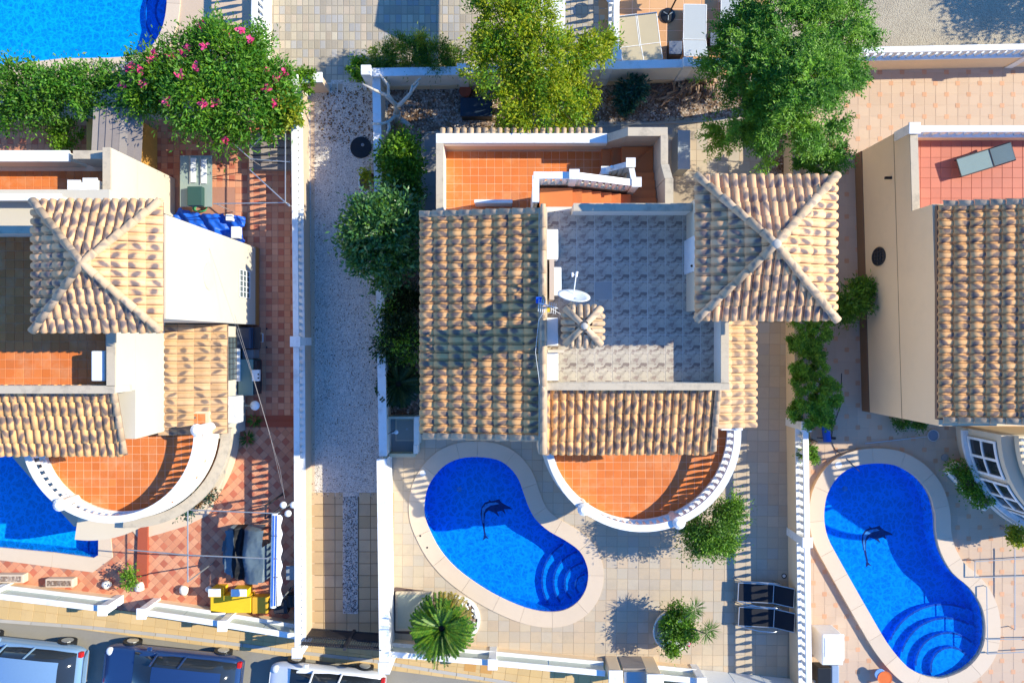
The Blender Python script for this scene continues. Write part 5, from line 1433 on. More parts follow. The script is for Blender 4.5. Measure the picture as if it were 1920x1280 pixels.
# balcony and bay
lbc = Vector((X(205, 3.7) , Y(812, 3.7)))
balcony(lh, lbc, 2.62, 2.8, 180, 362, GROUT_O, mT, 'balcony_tile', .2625, lbc.y + .6, WHITE2, (235, 362), rail=3.62)
curved_strip(lh, 'balcony_ledge', lbc, 2.95, 3.28, 265, 360, 2.1, 2.34, BEIGE, 24)
bc2 = Vector((X(228), Y(800)))
MB().prism(arc(bc2, 3.55, 262, 360, 28) + [(bc2.x, bc2.y)], -.1, 2.05).build('bay_wall', CREAM, lh)
for k, a0 in enumerate((322, 338, 305)):
    w = curved_strip(lh, 'bay_window', bc2, 3.555, 3.59, a0 + 1, a0 + 14, .75, 1.7, GLASS, 5)
    for (z0, z1) in ((.70, .78), (1.68, 1.76)): curved_strip(w, 'window_rail', bc2, 3.59, 3.63, a0 + .5, a0 + 14.5, z0, z1, CREAM, 5)
    for a in (a0 + .5, a0 + 7, a0 + 13.5): curved_strip(w, 'window_stile', bc2, 3.591, 3.629, a, a + 1, .75, 1.7, CREAM, 1)
# built in bench round the bay
t = thing('curved_bench', 'curved cream garden bench with dark cushions hugging the left bay', 'bench', (bc2.x + 3.6, bc2.y - 1, 0))
curved_strip(t, 'bench_seat', bc2, 3.75, 4.12, 318, 356, 0, .42, CREAM, 16)
curved_strip(t, 'bench_back', bc2, 4.13, 4.28, 316, 358, 0, .66, CREAM, 16)
for a in (322, 333, 344): curved_strip(t, 'cushion', bc2, 3.80, 4.08, a, a + 7, .425, .50, TEALF, 5)
t = thing('fan_terrace', 'fan shaped pale stone terrace apron below the left bay', 'terrace', (X(330), Y(960), 0))
MB().prism(PL([(245, 990), (262, 1010)]) + PL([(300, 1000), (350, 985), (390, 965), (402, 945), (392, 928), (360, 915), (300, 940), (245, 960)]), -.05, .035).build('apron', COPING, t)

# carport, off-frame house to the north, off-frame tree shade
t = thing('carport', 'flat white canopy roof partly hidden behind the yellow green tree', 'canopy', (.5, 12, 0))
MB().prism([(-.5, 12.1), (.9, 11.35), (.9, 9.88), (1.7, 9.88), (1.75, 14), (-.2, 14)], 2.92, 3.0).build('canopy_roof', WHITEP, t)
for c in ((.98, 9.98), (1.6, 9.98), (.0, 13.8), (1.6, 13.8)): MB().box(c[0] - .04, c[1] - .04, 0, c[0] + .04, c[1] + .04, 2.92).build('post', WHITE, t)
# ================================================================ CARS
def car(label, cx, cy, rotz, paint, L=4.4, W=1.8, Hc=1.45, group='cars parked along the kerb', kind='hatch'):
    t = thing('parked_car', label, 'car', (cx, cy, -.11), rotz, group)
    hl = L / 2
    # stations along x: (x, half width, z low, z belt, belt half width)
    st = [(-hl, .70, .35, .62, .66), (-hl + .12, .82, .25, .78, .78), (-hl + .5, .88, .2, .86, .85), (-hl + 1.1, .90, .2, .92, .87), (-.2, .90, .2, .93, .87), (.7, .90, .2, .93, .87),
          (1.15, .90, .2, .90, .86), (hl - .6, .88, .22, .78, .82), (hl - .15, .82, .25, .66, .72), (hl, .66, .34, .56, .60)]
    m = MB(); k = W / 1.8
    for (x, w, zl, zb, wb) in st:
        w *= k; wb *= k
        m.v += [(x, -w * .96, zl), (x, -w, (zl + zb) / 2), (x, -wb, zb - .03), (x, -wb * .8, zb + .02), (x, wb * .8, zb + .02), (x, wb, zb - .03), (x, w, (zl + zb) / 2), (x, w * .96, zl)]
    n = 8
    for i in range(len(st) - 1):
        for j in range(n): m.f.append([i * n + j, (i + 1) * n + j, (i + 1) * n + (j + 1) % n, i * n + (j + 1) % n][::-1]); m.mi.append(0)
    m.f.append(list(range(n))); m.mi.append(0); m.f.append([(len(st) - 1) * n + j for j in range(n)][::-1]); m.mi.append(0)
    b = m.build('body', paint, t, local=True, smooth=True); s = b.modifiers.new('s', 'SUBSURF'); s.levels = 2; s.render_levels = 2
    # greenhouse
    g = [(-hl + .12, .60, .90), (-hl + .42, .60, Hc - .14), (-hl + .95, .64, Hc - .02), (-.1, .65, Hc), (.40, .62, Hc - .07), (1.25, .66, .90)]
    m = MB()
    for (x, w, z) in g: m.v += [(x, -max(w, .62) * 1.22 * k, .88), (x, -w * k, z), (x, w * k, z), (x, max(w, .62) * 1.22 * k, .88)]
    for i in range(len(g) - 1):
        for j in range(3): m.f.append([i * 4 + j, i * 4 + j + 1, (i + 1) * 4 + j + 1, (i + 1) * 4 + j]); m.mi.append(0)
    o = m.build('windows', GLASS, t, local=True, smooth=True)
    m = MB()
    for (x, w, z) in g[1:5]: m.v += [(x + (.05 if x < 0 else -.03), -w * .99 * k, z + .012), (x + (.05 if x < 0 else -.03), -w * .6 * k, z + .05), (x + (.05 if x < 0 else -.03), w * .6 * k, z + .05), (x + (.05 if x < 0 else -.03), w * .99 * k, z + .012)]
    for i in range(3):
        for j in range(3): m.f.append([i * 4 + j, i * 4 + j + 1, (i + 1) * 4 + j + 1, (i + 1) * 4 + j]); m.mi.append(0)
    ro = m.build('roof', paint, t, local=True, smooth=True)
    m = MB()
    for sy in (-1, 1):
        for xx in (-.55, .45): m.tube([(xx, sy * .80 * k, .9), (xx * .95, sy * .655 * k, Hc - .02)], .035, 5)
    m.build('pillars', paint, t, local=True)
    for sx in (-1, 1):
        for sy in (-1, 1):
            x = sx * (hl - .82)
            w = MB().tube([(x, sy * (W / 2 - .20), .31), (x, sy * (W / 2 + .015), .31)], .32, 18).build('wheel', BLACK, t, local=True)
            MB().tube([(x, sy * (W / 2 + .0), .31), (x, sy * (W / 2 + .03), .31)], .20, 12).build('rim', ALU, w, local=True)
    for sy in (-1, 1):
        MB().sphere((hl - .22, sy * .62 * k, .64), (.16, .07), 10, 6).build('headlight', WHITEP, t, local=True, smooth=True)
        MB().box(-hl - .0, sy * .55 * k, .62, -hl + .14, sy * .74 * k, .78).build('tail_light', TAILM, t, local=True, bevel=.02)
        MB().box(.62, sy * .92 * k, .92, .78, sy * (1.06 * k), 1.04).build('mirror', paint, t, local=True, bevel=.03)
    return t
TAILM = M('tail_lamp', (.5, .02, .02), .3)
PW = M('white_car_paint', (.74, .75, .76), .25, .02, coat=.6, spec=.5); PB = M('navy_car_paint', (.015, .04, .12), .25, .02, coat=.8, spec=.5); PS = M('light_blue_car_paint', (.22, .36, .52), .3, .02, metal=.3, coat=.6)
car('white hatchback at the kerb, rightmost of the three parked cars', X(606, .9), Y(1306, .9), radians(174), PW, 4.1)
car('dark navy blue car parked between the white and the light blue car', X(312, .9), Y(1276, .9), radians(174), PB, 4.9, 1.9, 1.5)
car('light blue car cut by the left edge of the street', X(28, .9), Y(1256, .9), radians(174), PS, 4.3, 1.8, 1.5)

# ================================================================ PLANTS
def plant(name, label, cat, base, blobs, n, ln, wd, mats, clump=.2, trunk_r=.08, tr_mat=None, h0=.5, crown_name='crown', flow=None, group=None, up=.5, nb=7, shell=.55, mi_frac=None, trunk_name='trunk', fold=.15):
    t = thing(name, label, cat, base, group=group)
    if trunk_r: trunk(t, base, blobs, trunk_r, tr_mat, nb, h0, trunk_name)
    crown(t, blobs, n, ln, wd, mats, clump, crown_name, shell, up=up, mi_frac=mi_frac, fold=fold)
    if flow: flowers(t, blobs, flow[0], flow[1], flow[2])
    return t
def B(px, py, z, r, rz=None, ry=None): return (X(px, z), Y(py, z), z, r, ry or r, rz or r)

# yellow green acacia over the rear wall
ab = [B(950, 60, 3.6, 1.15, .8), B(1010, 120, 3.8, 1.1, .8), B(930, 130, 3.6, .95, .7), B(985, 185, 3.4, 1.05, .8), B(1045, 190, 3.0, .9, .7), B(940, 20, 3.6, .9, .6), B(1070, 105, 3.0, .75, .5), B(1110, 95, 2.8, .5, .4), B(1000, 30, 3.6, .8, .5), B(1090, 190, 2.4, .5, .5), B(960, 225, 2.4, .55, .4), B(905, 90, 3.2, .45, .3), B(1140, 80, 2.4, .28, .3), B(1075, 225, 2.0, .45, .3)]
plant('acacia_tree', 'large feathery yellow green tree leaning over the rear wall in the middle', 'tree', P(1010, 195), ab, 36000, .115, .048, [L_LIME, L_BRI], clump=.13, trunk_r=.16, h0=1.2, mi_frac=.25, shell=.45, up=.8)
# olive bush behind the wall at left
ob = [B(720, 112, 1.0, .45, .6), B(770, 105, 1.1, .55, .6), B(820, 110, 1.2, .5, .6), B(850, 115, 1.0, .35, .4), B(748, 82, 1.2, .22, .5), B(796, 80, 1.3, .22, .5), B(700, 125, .8, .3, .4)]
plant('bamboo_shrub', 'spiky green bamboo like shrubs growing behind the pale rear wall', 'shrub', P(780, 120), ob, 12000, .14, .025, [L_SHR, L_YELL], clump=.12, trunk_r=.03, h0=.2, mi_frac=.3, up=.2)
plant('creeper', 'small bright green bush at the head of the rear wall above the dead tree', 'shrub', P(672, 135), [B(670, 130, .8, .30, .4), B(685, 140, .9, .2, .3)], 1500, .10, .06, [L_BRI], clump=.1, trunk_r=.02, h0=.2)
plant('creeper', 'small green plant hanging over the white wall stub at the driveway top', 'shrub', P(572, 150), [B(565, 150, 1.1, .22, .3), B(590, 142, 1.1, .18, .3), B(578, 158, 1.2, .2, .2)], 1200, .11, .06, [L_BRI], clump=.08, trunk_r=.02, h0=.3)
# big conifer
cb = [B(1475, 60, 4.2, 1.25, .9, 1.5), B(1540, 60, 4.0, 1.05, .9, 1.3), B(1420, 130, 4.0, 1.0, .8), B(1500, 160, 4.5, 1.05, 1.1), B(1560, 140, 3.6, .7, .8), B(1400, 215, 3.4, .75, .8), B(1470, 225, 3.6, 1.0, .9), B(1530, 235, 3.2, .65, .8), B(1395, 80, 3.4, .7, .7), B(1580, 40, 3.4, .7, .7), B(1355, 130, 3.0, .35, .3), B(1448, 282, 2.4, .22, .3), B(1545, 290, 2.0, .3, .6), B(1350, 100, 3.0, .25, .3), B(1338, 160, 2.8, .2, .3), B(1350, 200, 2.8, .3, .3), B(1362, 245, 2.6, .22, .3), B(1600, 200, 2.6, .16, .3), B(1585, 250, 2.2, .18, .3), B(1610, 60, 3.2, .3, .4), B(1440, 300, 2.0, .2, .3), B(1370, 60, 3.2, .25, .3)]
t = thing('conifer', 'big dark green conifer between the firewood pile and the hip roofed tower', 'tree', P(1412, 205))
trunk(t, P(1412, 205), cb, .2, None, 9, 1.8)
def sprays(parent, blobs, nsp, per, length, ln, wd, mats, seed=3, rise=.15, mi_frac=.3, name='crown'):
    """feathery conifer sprays: each a drooping spine set with narrow leaves on both sides"""
    Bq = np.array(blobs); pr = (Bq[:, 3] ** 2); pr /= pr.sum(); bi = nr.choice(len(Bq), nsp, p=pr)
    d = unit(nr.normal(size=(nsp, 3))); d[:, 2] = np.abs(d[:, 2]) * np.where(nr.random(nsp) < .8, 1, -1)
    ncl = max(8, nsp // 24); cj = nr.choice(len(Bq), ncl, p=pr); cd = unit(nr.normal(size=(ncl, 3))); cd[:, 2] = np.abs(cd[:, 2]) * np.where(nr.random(ncl) < .8, 1, -.6)
    cc = Bq[cj, :3] + cd * Bq[cj, 3:] * (.45 + .45 * nr.random((ncl, 1)))
    ci = nr.integers(0, ncl, nsp)
    start = cc[ci] + nr.normal(size=(nsp, 3)) * length * .16
    dd = unit(cd[ci] * np.array([1, 1, .35]) + nr.normal(size=(nsp, 3)) * np.array([.5, .5, .3]) + np.array([0, 0, rise])); LL = length * (.5 + .8 * nr.random(nsp))
    side = unit(np.cross(dd, [0, 0, 1.0])); C, D, NN, mi = [], [], [], []
    mflag = (nr.random(ncl) < mi_frac).astype(int)[ci]
    for k in range(per):
        s = (k + .5) / per; sg = 1 if k % 2 else -1
        c = start + dd * (LL * s)[:, None] - np.array([0, 0, 1.]) * (LL * s * s * .25)[:, None]
        C.append(c + nr.normal(size=c.shape) * .015); D.append(dd * .75 + side * sg * .8 + nr.normal(size=c.shape) * .22); NN.append(np.array([0, 0, 1.]) + nr.normal(size=c.shape) * .45); mi.append(mflag)
    C = np.concatenate(C); D = np.concatenate(D); NN = np.concatenate(NN); mi = np.concatenate(mi)
    off = org(parent); C = C - np.array(off)
    me = leaf_mesh(name, C, D, NN, ln * (.6 + .7 * nr.random(len(C))), wd, mats, mi, .1)
    return link_child(me, name, parent)
def link_child(me, name, parent):
    o = link(bpy.data.objects.new(name, me)); o.parent = parent; return o
L_CON2 = leaf_mat('light_conifer_leaf', [(.12, .27, .02), (.22, .42, .03), (.07, .18, .02)], .25)
sprays(t, cb, 4300, 24, .62, .12, .036, [L_CON, L_CON2], mi_frac=.4)
# conifer hedge east of the garden wall
def hedge_col(label, pts, n, mats=None, name='conifer_shrub'):
    tt = thing(name, label, 'shrub', P(pts[0][0], pts[0][1]), group='conifer shrubs along the plot wall')
    bl = [B(*p) for p in pts]; trunk(tt, P(pts[0][0], pts[0][1]), bl, .07, None, 4, .5)
    sprays(tt, bl, n, 14, .24, .08, .035, mats or [L_HEDGE, L_CON2], rise=.5, mi_frac=.35)
hedge_col('dark conifer in the tower shade below the big green conifer', [(1515, 300, 1.3, .45, .9), (1535, 320, 1.1, .45, .8), (1500, 270, 1.2, .3, .7)], 700, [L_CON, L_HEDGE])
hedge_col('upper round conifer shrub directly below the hip roofed tower', [(1520, 625, 1.5, .62, .9), (1545, 610, 1.3, .4, .7), (1500, 640, 1.4, .4, .8)], 900)
hedge_col('narrow middle conifer shrub in the row on the plot wall', [(1518, 672, 1.4, .48, .8), (1505, 690, 1.3, .4, .7)], 600)
hedge_col('largest conifer shrub of the row beside the long tan house wall', [(1520, 730, 1.6, .68, 1.0), (1545, 745, 1.4, .5, .8), (1505, 775, 1.3, .45, .7), (1530, 785, 1.2, .5, .7)], 1300)
hedge_col('small shaded conifer shrub at the head of the baluster wall by the blue roller', [(1520, 825, .9, .26, .6), (1515, 850, .8, .2, .5)], 260)
plant('round_shrub', 'dark leafy shrub squeezed between the tower and the tan house wall', 'shrub', P(1590, 565), [B(1595, 562, 1.1, .50, .6), B(1580, 580, 1.0, .35, .5), B(1610, 545, .9, .3, .5)], 3800, .15, .045, [L_HEDGE, L_SHR], clump=.14, trunk_r=.04, mi_frac=.3)
# garden trees on the west side
fb = [B(715, 430, 2.8, .95, .8), B(745, 400, 2.4, .70, .6), B(700, 480, 2.6, .75, .6), B(675, 450, 2.6, .55, .5), B(740, 480, 2.2, .6, .6), B(685, 400, 2.4, .45, .4), B(725, 515, 2.0, .4, .4)]
plant('citrus_tree', 'glossy dark green round tree overhanging the driveway wall beside the west roof', 'tree', P(742, 450), fb, 13500, .17, .075, [L_FIC, L_SHR], clump=.17, trunk_r=.10, h0=1.1, mi_frac=.2, shell=.6, up=.7)
plant('leafy_shrub', 'bright light green shrub south of the pale dead tree', 'shrub', P(752, 300), [B(748, 290, 1.4, .55, .5), B(735, 310, 1.3, .45, .5), B(770, 320, 1.2, .4, .4), B(758, 270, 1.2, .35, .4)], 5200, .13, .075, [L_BRI, L_SHR], clump=.14, trunk_r=.05, mi_frac=.25)
plant('leafy_shrub', 'medium green shrub between the bright shrub and the glossy tree', 'shrub', P(752, 350), [B(755, 345, 1.2, .55, .5), B(770, 370, 1.1, .35, .4), B(735, 360, 1.0, .35, .4)], 5200, .10, .05, [L_SHR, L_HEDGE], clump=.12, trunk_r=.04, mi_frac=.3)
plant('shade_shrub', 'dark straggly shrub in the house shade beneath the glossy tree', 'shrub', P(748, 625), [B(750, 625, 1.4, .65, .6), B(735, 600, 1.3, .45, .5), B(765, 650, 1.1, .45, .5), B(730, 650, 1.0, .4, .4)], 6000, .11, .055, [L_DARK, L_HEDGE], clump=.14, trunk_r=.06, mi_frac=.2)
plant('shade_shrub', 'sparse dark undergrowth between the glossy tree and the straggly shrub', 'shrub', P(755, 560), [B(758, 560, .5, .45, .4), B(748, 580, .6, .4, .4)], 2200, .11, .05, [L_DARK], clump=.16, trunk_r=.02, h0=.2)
plant('agave_plant', 'bluish green leafy plant in the gravel bed left of the woodpile', 'plant', P(1180, 182), [B(1182, 175, .8, .38, .5), B(1195, 160, .9, .25, .3), B(1175, 190, .6, .3, .3)], 1500, .22, .045, [L_BLUE], clump=.12, trunk_r=.03, h0=.2)
plant('balcony_shrub', 'rounded dark green bush growing up against the white balcony rail', 'shrub', P(1330, 985), [B(1340, 985, 1.7, .78, .7), B(1365, 950, 1.9, .42, .5), B(1310, 1010, 1.4, .5, .5), B(1350, 1015, 1.3, .45, .5), B(1290, 995, 1.2, .25, .3)], 12500, .10, .042, [L_SHR, L_HEDGE], clump=.15, trunk_r=.07, mi_frac=.4, shell=.6)
# oleander and hedge at the top left
olb = [B(430, 120, 2.4, 1.25, .9), B(370, 180, 2.4, 1.1, .9), B(460, 200, 2.2, 1.0, .8), B(300, 150, 2.0, .9, .8), B(430, 235, 1.8, .7, .6), B(270, 190, 1.8, .8, .7), B(510, 180, 2.0, .75, .7), B(535, 205, 1.7, .4, .5), B(350, 110, 2.2, .7, .6), B(400, 75, 2.2, .6, .5), B(465, 90, 2.0, .6, .6), B(520, 150, 2.0, .5, .5)]
plant('oleander', 'large oleander with pink blossoms at the corner of the left patio', 'shrub', P(400, 190), olb, 30000, .16, .055, [L_OLEA, L_BRI], clump=.2, trunk_r=.12, h0=.7, flow=(48, .15, PINK), mi_frac=.25, shell=.62)
yb_ = [B(530, 190, 2.1, .42, .4), B(545, 215, 1.9, .34, .4), B(505, 235, 1.8, .4, .4)]
plant('variegated_bush', 'yellow green variegated bush between the oleander and the baluster wall', 'shrub', P(525, 215), yb_, 3600, .12, .07, [L_YELL, L_OLEA], clump=.1, trunk_r=.04, mi_frac=.3)
t = thing('hedge', 'thick clipped green hedge under the top left pool', 'hedge', P(110, 180))
hb = [B(-30 + 36 * k, 178 + (6 if k % 2 else -8), 1.4, .85, .9) for k in range(8)] + [B(40, 225, 1.2, .6, .6), B(150, 160, 1.6, .7, .6)]
trunk(t, P(110, 180), hb, .1, None, 6, .4, 'stems'); crown(t, hb, 15000, .13, .06, [L_OLEA, L_SHR], .16, 'crown', .6, mi_frac=.3)
plant('ball_shrub', 'lime green ball shaped bush below the hedge', 'shrub', P(128, 262), [B(125, 258, .6, .5, .5)], 2600, .08, .05, [L_BRI], clump=.1, trunk_r=.03, h0=.1)
plant('round_tree', 'tree beyond the frame whose shade falls on the gravel road at the top right', 'tree', (22.0, 13.2, 0), [(21.8, 13.4, 2.7, 1.7, 1.5, 1.2), (23, 12.9, 3, 1.6, 1.2, 1.2), (21.0, 12.9, 2.4, .9, .8, .7)], 6500, .16, .07, [L_SHR], clump=.22, trunk_r=.2, h0=1.4)
plant('planter_shrub', 'low green shrub in the planter under the right bay windows', 'shrub', P(1808, 905), [B(1795, 880, .5, .35, .3), B(1818, 908, .5, .38, .3), B(1842, 932, .5, .35, .3)], 2600, .09, .05, [L_HEDGE, L_SHR], clump=.1, trunk_r=.03, h0=.2)
plant('ball_shrub', 'small yellow green round bush at the right edge of the pink patio', 'shrub', P(1893, 998), [B(1905, 1005, .8, .27, .3)], 1500, .08, .05, [L_YELL], clump=.08, trunk_r=.03, h0=.5)
for lab, px, py in (('small green clump at the foot of the tan house corner, left one', 1690, 790), ('small green clump at the foot of the tan house corner, right one', 1722, 796)):
    plant('small_shrub', lab, 'shrub', P(px, py), [B(px, py, .3, .2, .2)], 500, .08, .05, [L_SHR], clump=.08, trunk_r=.02, h0=.1)

# fronds: cycads and dracaena
def frond_mesh(name, L, n, lw, droop, lift, mat, lf=.16, tip=.35):
    C, D, NN = [], [], []
    pts = []
    for i in range(n + 1):
        s = i / n; pts.append(np.array([L * s * (1 - .12 * s * droop), 0, lift * s * L - droop * s * s * L * .55]))
    for i in range(n):
        p = pts[i]; ax = pts[i + 1] - pts[i]; ax = ax / np.linalg.norm(ax); s = i / n
        k = min(1, (s + .08) * 5) * (1 - (max(0, s - .6) / .4) * (1 - tip)) * (1 if s > .05 else .0)
        if k <= 0: continue
        for sg in (-1, 1):
            C.append(p); D.append(ax * .8 + np.array([0, sg * 1.0, .28])); NN.append(np.array([0, -sg * .5, 1.])); 
    C, D, NN = map(np.array, (C, D, NN))
    ln = lf * (.85 + .3 * nr.random(len(C)))
    return leaf_mesh(name, C, D, NN, ln, lw, [mat], None, .1), pts
def cycad(label, base, h, nf, L, mat, name='sago_palm', leafn=26, lf=.14, mats2=None):
    t = thing(name, label, 'palm', base)
    MB().tube([base, base + Vector((0, 0, h))], [.2, .08], 12).build('trunk', M('palm_bark', (.09, .06, .04), .95, .2), t, smooth=True)
    MB().sphere(tuple(base + Vector((0, 0, h))), (.20, .08), 12, 6).build('crown_heart', M('heart_brown', (.05, .03, .02), 1, .2), t, smooth=True)
    ms = []
    for dr, li in ((1.15, .35), (.95, .7), (.8, 1.05), (.7, 1.4)):
        mm, _ = frond_mesh('frond', L, leafn, .045, dr, li, mat, lf); ms.append(mm)
    if mats2:
        mm, _ = frond_mesh('frond', L, leafn, .045, 1.1, .3, mats2, lf); ms.append(mm)
    g = pi * (3 - sqrt(5))
    for i in range(nf):
        ring = i / nf; m = ms[0] if ring < .4 else ms[1] if ring < .68 else ms[2] if ring < .86 else ms[3]
        a = i * g + nr.normal() * .12
        if mats2 and ring < .35 and (a % (2 * pi)) < 1.6: m = ms[4]
        s = (1.0 - .25 * ring) * (.9 + .2 * nr.random())
        inst('frond', m, t, base + Vector((.04 * cos(a), .04 * sin(a), h + .03)), scale=(s, s, s), rot=(nr.normal() * .06, nr.normal() * .06, a))
    return t
L_CYO = leaf_mat('old_cycad_leaf', [(.30, .22, .02), (.22, .17, .03), (.12, .12, .02)], .2)
cycad('big sunlit cycad palm above the white front wall corner', P(834, 1152), 1.15, 140, 1.24, L_CYC, lf=.17, mats2=L_CYO)
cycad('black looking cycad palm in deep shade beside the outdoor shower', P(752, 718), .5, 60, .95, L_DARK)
for lab, px, py, s in (('spiky yucca on the red step beside the lean-to corner', 480, 787, .26), ('spiky yucca below the red step next to the cream bench', 466, 822, .28)):
    t = thing('yucca_plant', lab, 'plant', P(px, py)); C = np.zeros((40, 3)); C[:, 2] = .1
    D = nr.normal(size=(40, 3)); D[:, 2] = np.abs(D[:, 2]) * .5
    link_child(leaf_mesh('leaves', C, D, np.array([0, 0, 1.]) + nr.normal(size=(40, 3)) * .2, s * 1.25, .035, [L_SHR]), 'leaves', t)
    MB().lathe([(.10, 0), (.12, .14)], (X(px), Y(py), 0), 10).build('pot', STEPR, t)
# potted bush with flowers, and its two dracaena stems
pb_ = P(1256, 1172)
t = thing('potted_bush', 'round flowering bush in a white pot on the front patio', 'plant', pb_)
MB().lathe([(.42, 0), (.56, .05), (.68, .5), (.72, .55), (.65, .56), (.62, .45)], (pb_.x, pb_.y, 0), 24).build('pot', WHITE2, t, smooth=True)
bb = [B(1268, 1176, .85, .56, .42), B(1256, 1204, .8, .30, .3), B(1286, 1188, .8, .32, .3), B(1270, 1150, .8, .34, .3)]
trunk(t, pb_ + Vector((0, 0, .4)), bb, .04, None, 3, .2, 'stem'); crown(t, bb, 7500, .085, .05, [L_SHR, L_BRI], .11, 'crown', .6, mi_frac=.4)
flowers(t, bb, 14, .07, WPET, 'blossom'); flowers(t, bb, 1, .08, PINK, 'pink_blossom')
for lab, tip, el in (('thin dracaena rising from the flowering pot, tuft nearest the cream tiles', (1298, 1146, 1.5), (1280, 1160, 1.1)), ('thin dracaena leaning right from the flowering pot, tuft farthest from it', (1323, 1187, 1.5), (1300, 1178, 1.2))):
    t = thing('dracaena', lab, 'plant', pb_ + Vector((.1, 0, .5)), group='dracaenas in the flowering pot')
    tp = P(*tip); MB().tube([pb_ + Vector((.1, 0, .5)), P(*el), tp], [.03, .025, .02], 6).build('stem', WOODB, t)
    for o_ in (Vector((0, 0, 0)), Vector((.18, .12, -.05)) if tip[0] > 1310 else Vector((.12, .1, -.1))):
        C = np.repeat(np.array(tp + o_ - org(t))[None], 46, 0); D = unit(nr.normal(size=(46, 3))); D[:, 2] = np.abs(D[:, 2]) * .7 - .1
        link_child(leaf_mesh('leaf_tuft', C, D, np.array([0, 0, 1.]) + nr.normal(size=(46, 3)) * .2, .42, .022, [L_SHR]), 'leaf_tuft', t)
# dead pruned tree
db = P(748, 232); t = thing('dead_tree', 'pale pruned leafless tree in the rear corner of the garden bed', 'tree', db)
MB().tube([db, P(745, 222, .6), P(744, 212, 1.1)], [.16, .14, .13], 10).build('trunk', DEADW, t, smooth=True)
def branch(pts, r): MB().tube([P(*p) for p in pts], [r * (1 - .16 * i) for i in range(len(pts))], 8).build('branch', DEADW, t, smooth=True)
branch([(744, 212, 1.1), (742, 196, 1.4), (722, 178, 1.7), (704, 170, 1.9), (680, 158, 2.1)], .095)
branch([(742, 198, 1.4), (728, 178, 1.7), (728, 160, 1.9), (712, 140, 2.1)], .07)
branch([(744, 200, 1.3), (752, 195, 1.5), (770, 175, 1.7), (774, 160, 1.9)], .09)
branch([(770, 175, 1.7), (785, 155, 2.0)], .045); branch([(774, 160, 1.9), (788, 147, 2.1)], .035)
branch([(744, 215, 1.0), (730, 228, 1.2), (718, 232, 1.35), (694, 232, 1.5)], .07)
branch([(728, 230, 1.2), (730, 240, 1.3), (725, 252, 1.35)], .07)
branch([(746, 222, .5), (762, 232, .6), (772, 240, .4)], .12)

# ================================================================ OBJECTS IN THE MAIN PLOT
def lounger(label, loc, rotz, fabric, frame, back=.45, L=1.95, W=.62, group='sun loungers', arms=True, name='sun_lounger', seat_h=.32, legs=True):
    t = thing(name, label, 'sun lounger', loc, rotz, group)
    sL = L * .64; bl = L - sL
    MB().box(-sL, -W / 2, seat_h - .015, 0, W / 2, seat_h + .01).build('seat', fabric, t, local=True)
    m = MB(); a = back
    m.add([(0.02, -W / 2, seat_h - .01), (bl * cos(a), -W / 2, seat_h + bl * sin(a)), (bl * cos(a), W / 2, seat_h + bl * sin(a)), (.02, W / 2, seat_h - .01),
           (0.02, -W / 2, seat_h + .015), (bl * cos(a), -W / 2, seat_h + bl * sin(a) + .025), (bl * cos(a), W / 2, seat_h + bl * sin(a) + .025), (.02, W / 2, seat_h + .015)],
          [(0, 3, 2, 1), (4, 5, 6, 7), (0, 1, 5, 4), (1, 2, 6, 5), (2, 3, 7, 6), (3, 0, 4, 7)])
    m.build('backrest', fabric, t, local=True)
    m = MB()
    for s in (-1, 1):
        y = s * (W / 2 + .02)
        m.tube([(-sL, y, seat_h), (0, y, seat_h)], .018, 6); m.tube([(0, y, seat_h), (bl * cos(a), y, seat_h + bl * sin(a) + .01)], .018, 6)
    m.tube([(-sL, -W / 2 - .02, seat_h), (-sL, W / 2 + .02, seat_h)], .018, 6); m.tube([(0, -W / 2, seat_h + .02), (0, W / 2, seat_h + .02)], .014, 6)
    m.tube([(bl * cos(a), -W / 2 - .02, seat_h + bl * sin(a) + .01), (bl * cos(a), W / 2 + .02, seat_h + bl * sin(a) + .01)], .016, 6)
    m.build('frame', frame, t, local=True)
    if arms:
        for s in (-1, 1):
            y = s * (W / 2 + .07)
            MB().tube([(-sL - .1, y + s * .02, .0), (-sL + .15, y, seat_h * .9), (-sL * .45, y + s * .05, seat_h + .16), (-.05, y + s * .05, seat_h + .20), (.22, y, seat_h + .12), (.1, y, 0)], .02, 6).build('leg', frame, t, local=True, smooth=True)
    else:
        for s in (-1, 1):
            for x in (-sL + .15, -.1): MB().tube([(x, s * W / 2, 0), (x, s * W / 2, seat_h)], .02, 6).build('leg', frame, t, local=True)
    return t
lounger('black sling sun lounger by the baluster wall, upper of the pair', P(1444, 1107, 0), radians(-3), TEXT, ALU, .55, group='black sun loungers by the wall')
lounger('black sling sun lounger by the baluster wall, lower of the pair', P(1445, 1152, 0), radians(-3), TEXT, ALU, .55, group='black sun loungers by the wall')
t = thing('round_lamp', 'small dark round wall lamp above the upper black lounger', 'lamp', P(1471, 1079)); disc(t, 1470, 1079, .0, .09, BLACK, 'base', .03); disc(t, 1470, 1079, .03, .06, WHITEP, 'lens', .01)
# covered plunge unit left of the palm
t = thing('pump_box_lid', 'dark rimmed pale green equipment lid left of the big cycad', 'equipment lid', P(775, 1145))
MB().prism(smooth_poly(PL([(733, 1108), (742, 1100), (790, 1106), (815, 1110), (815, 1190), (745, 1186), (731, 1182)]), 1), 0, .03).build('base', M('brown_stain_slab', (.12, .08, .07), .8, .2), t)
MB().box(X(742), Y(1180), .03, X(812), Y(1106), .16).build('rim', BEIGE, t, bevel=.05)
MB().box(X(747), Y(1174), .16, X(808), Y(1111), .18).build('panel', M('pale_green_panel', (.36, .38, .30), .5, .08), t, bevel=.02)
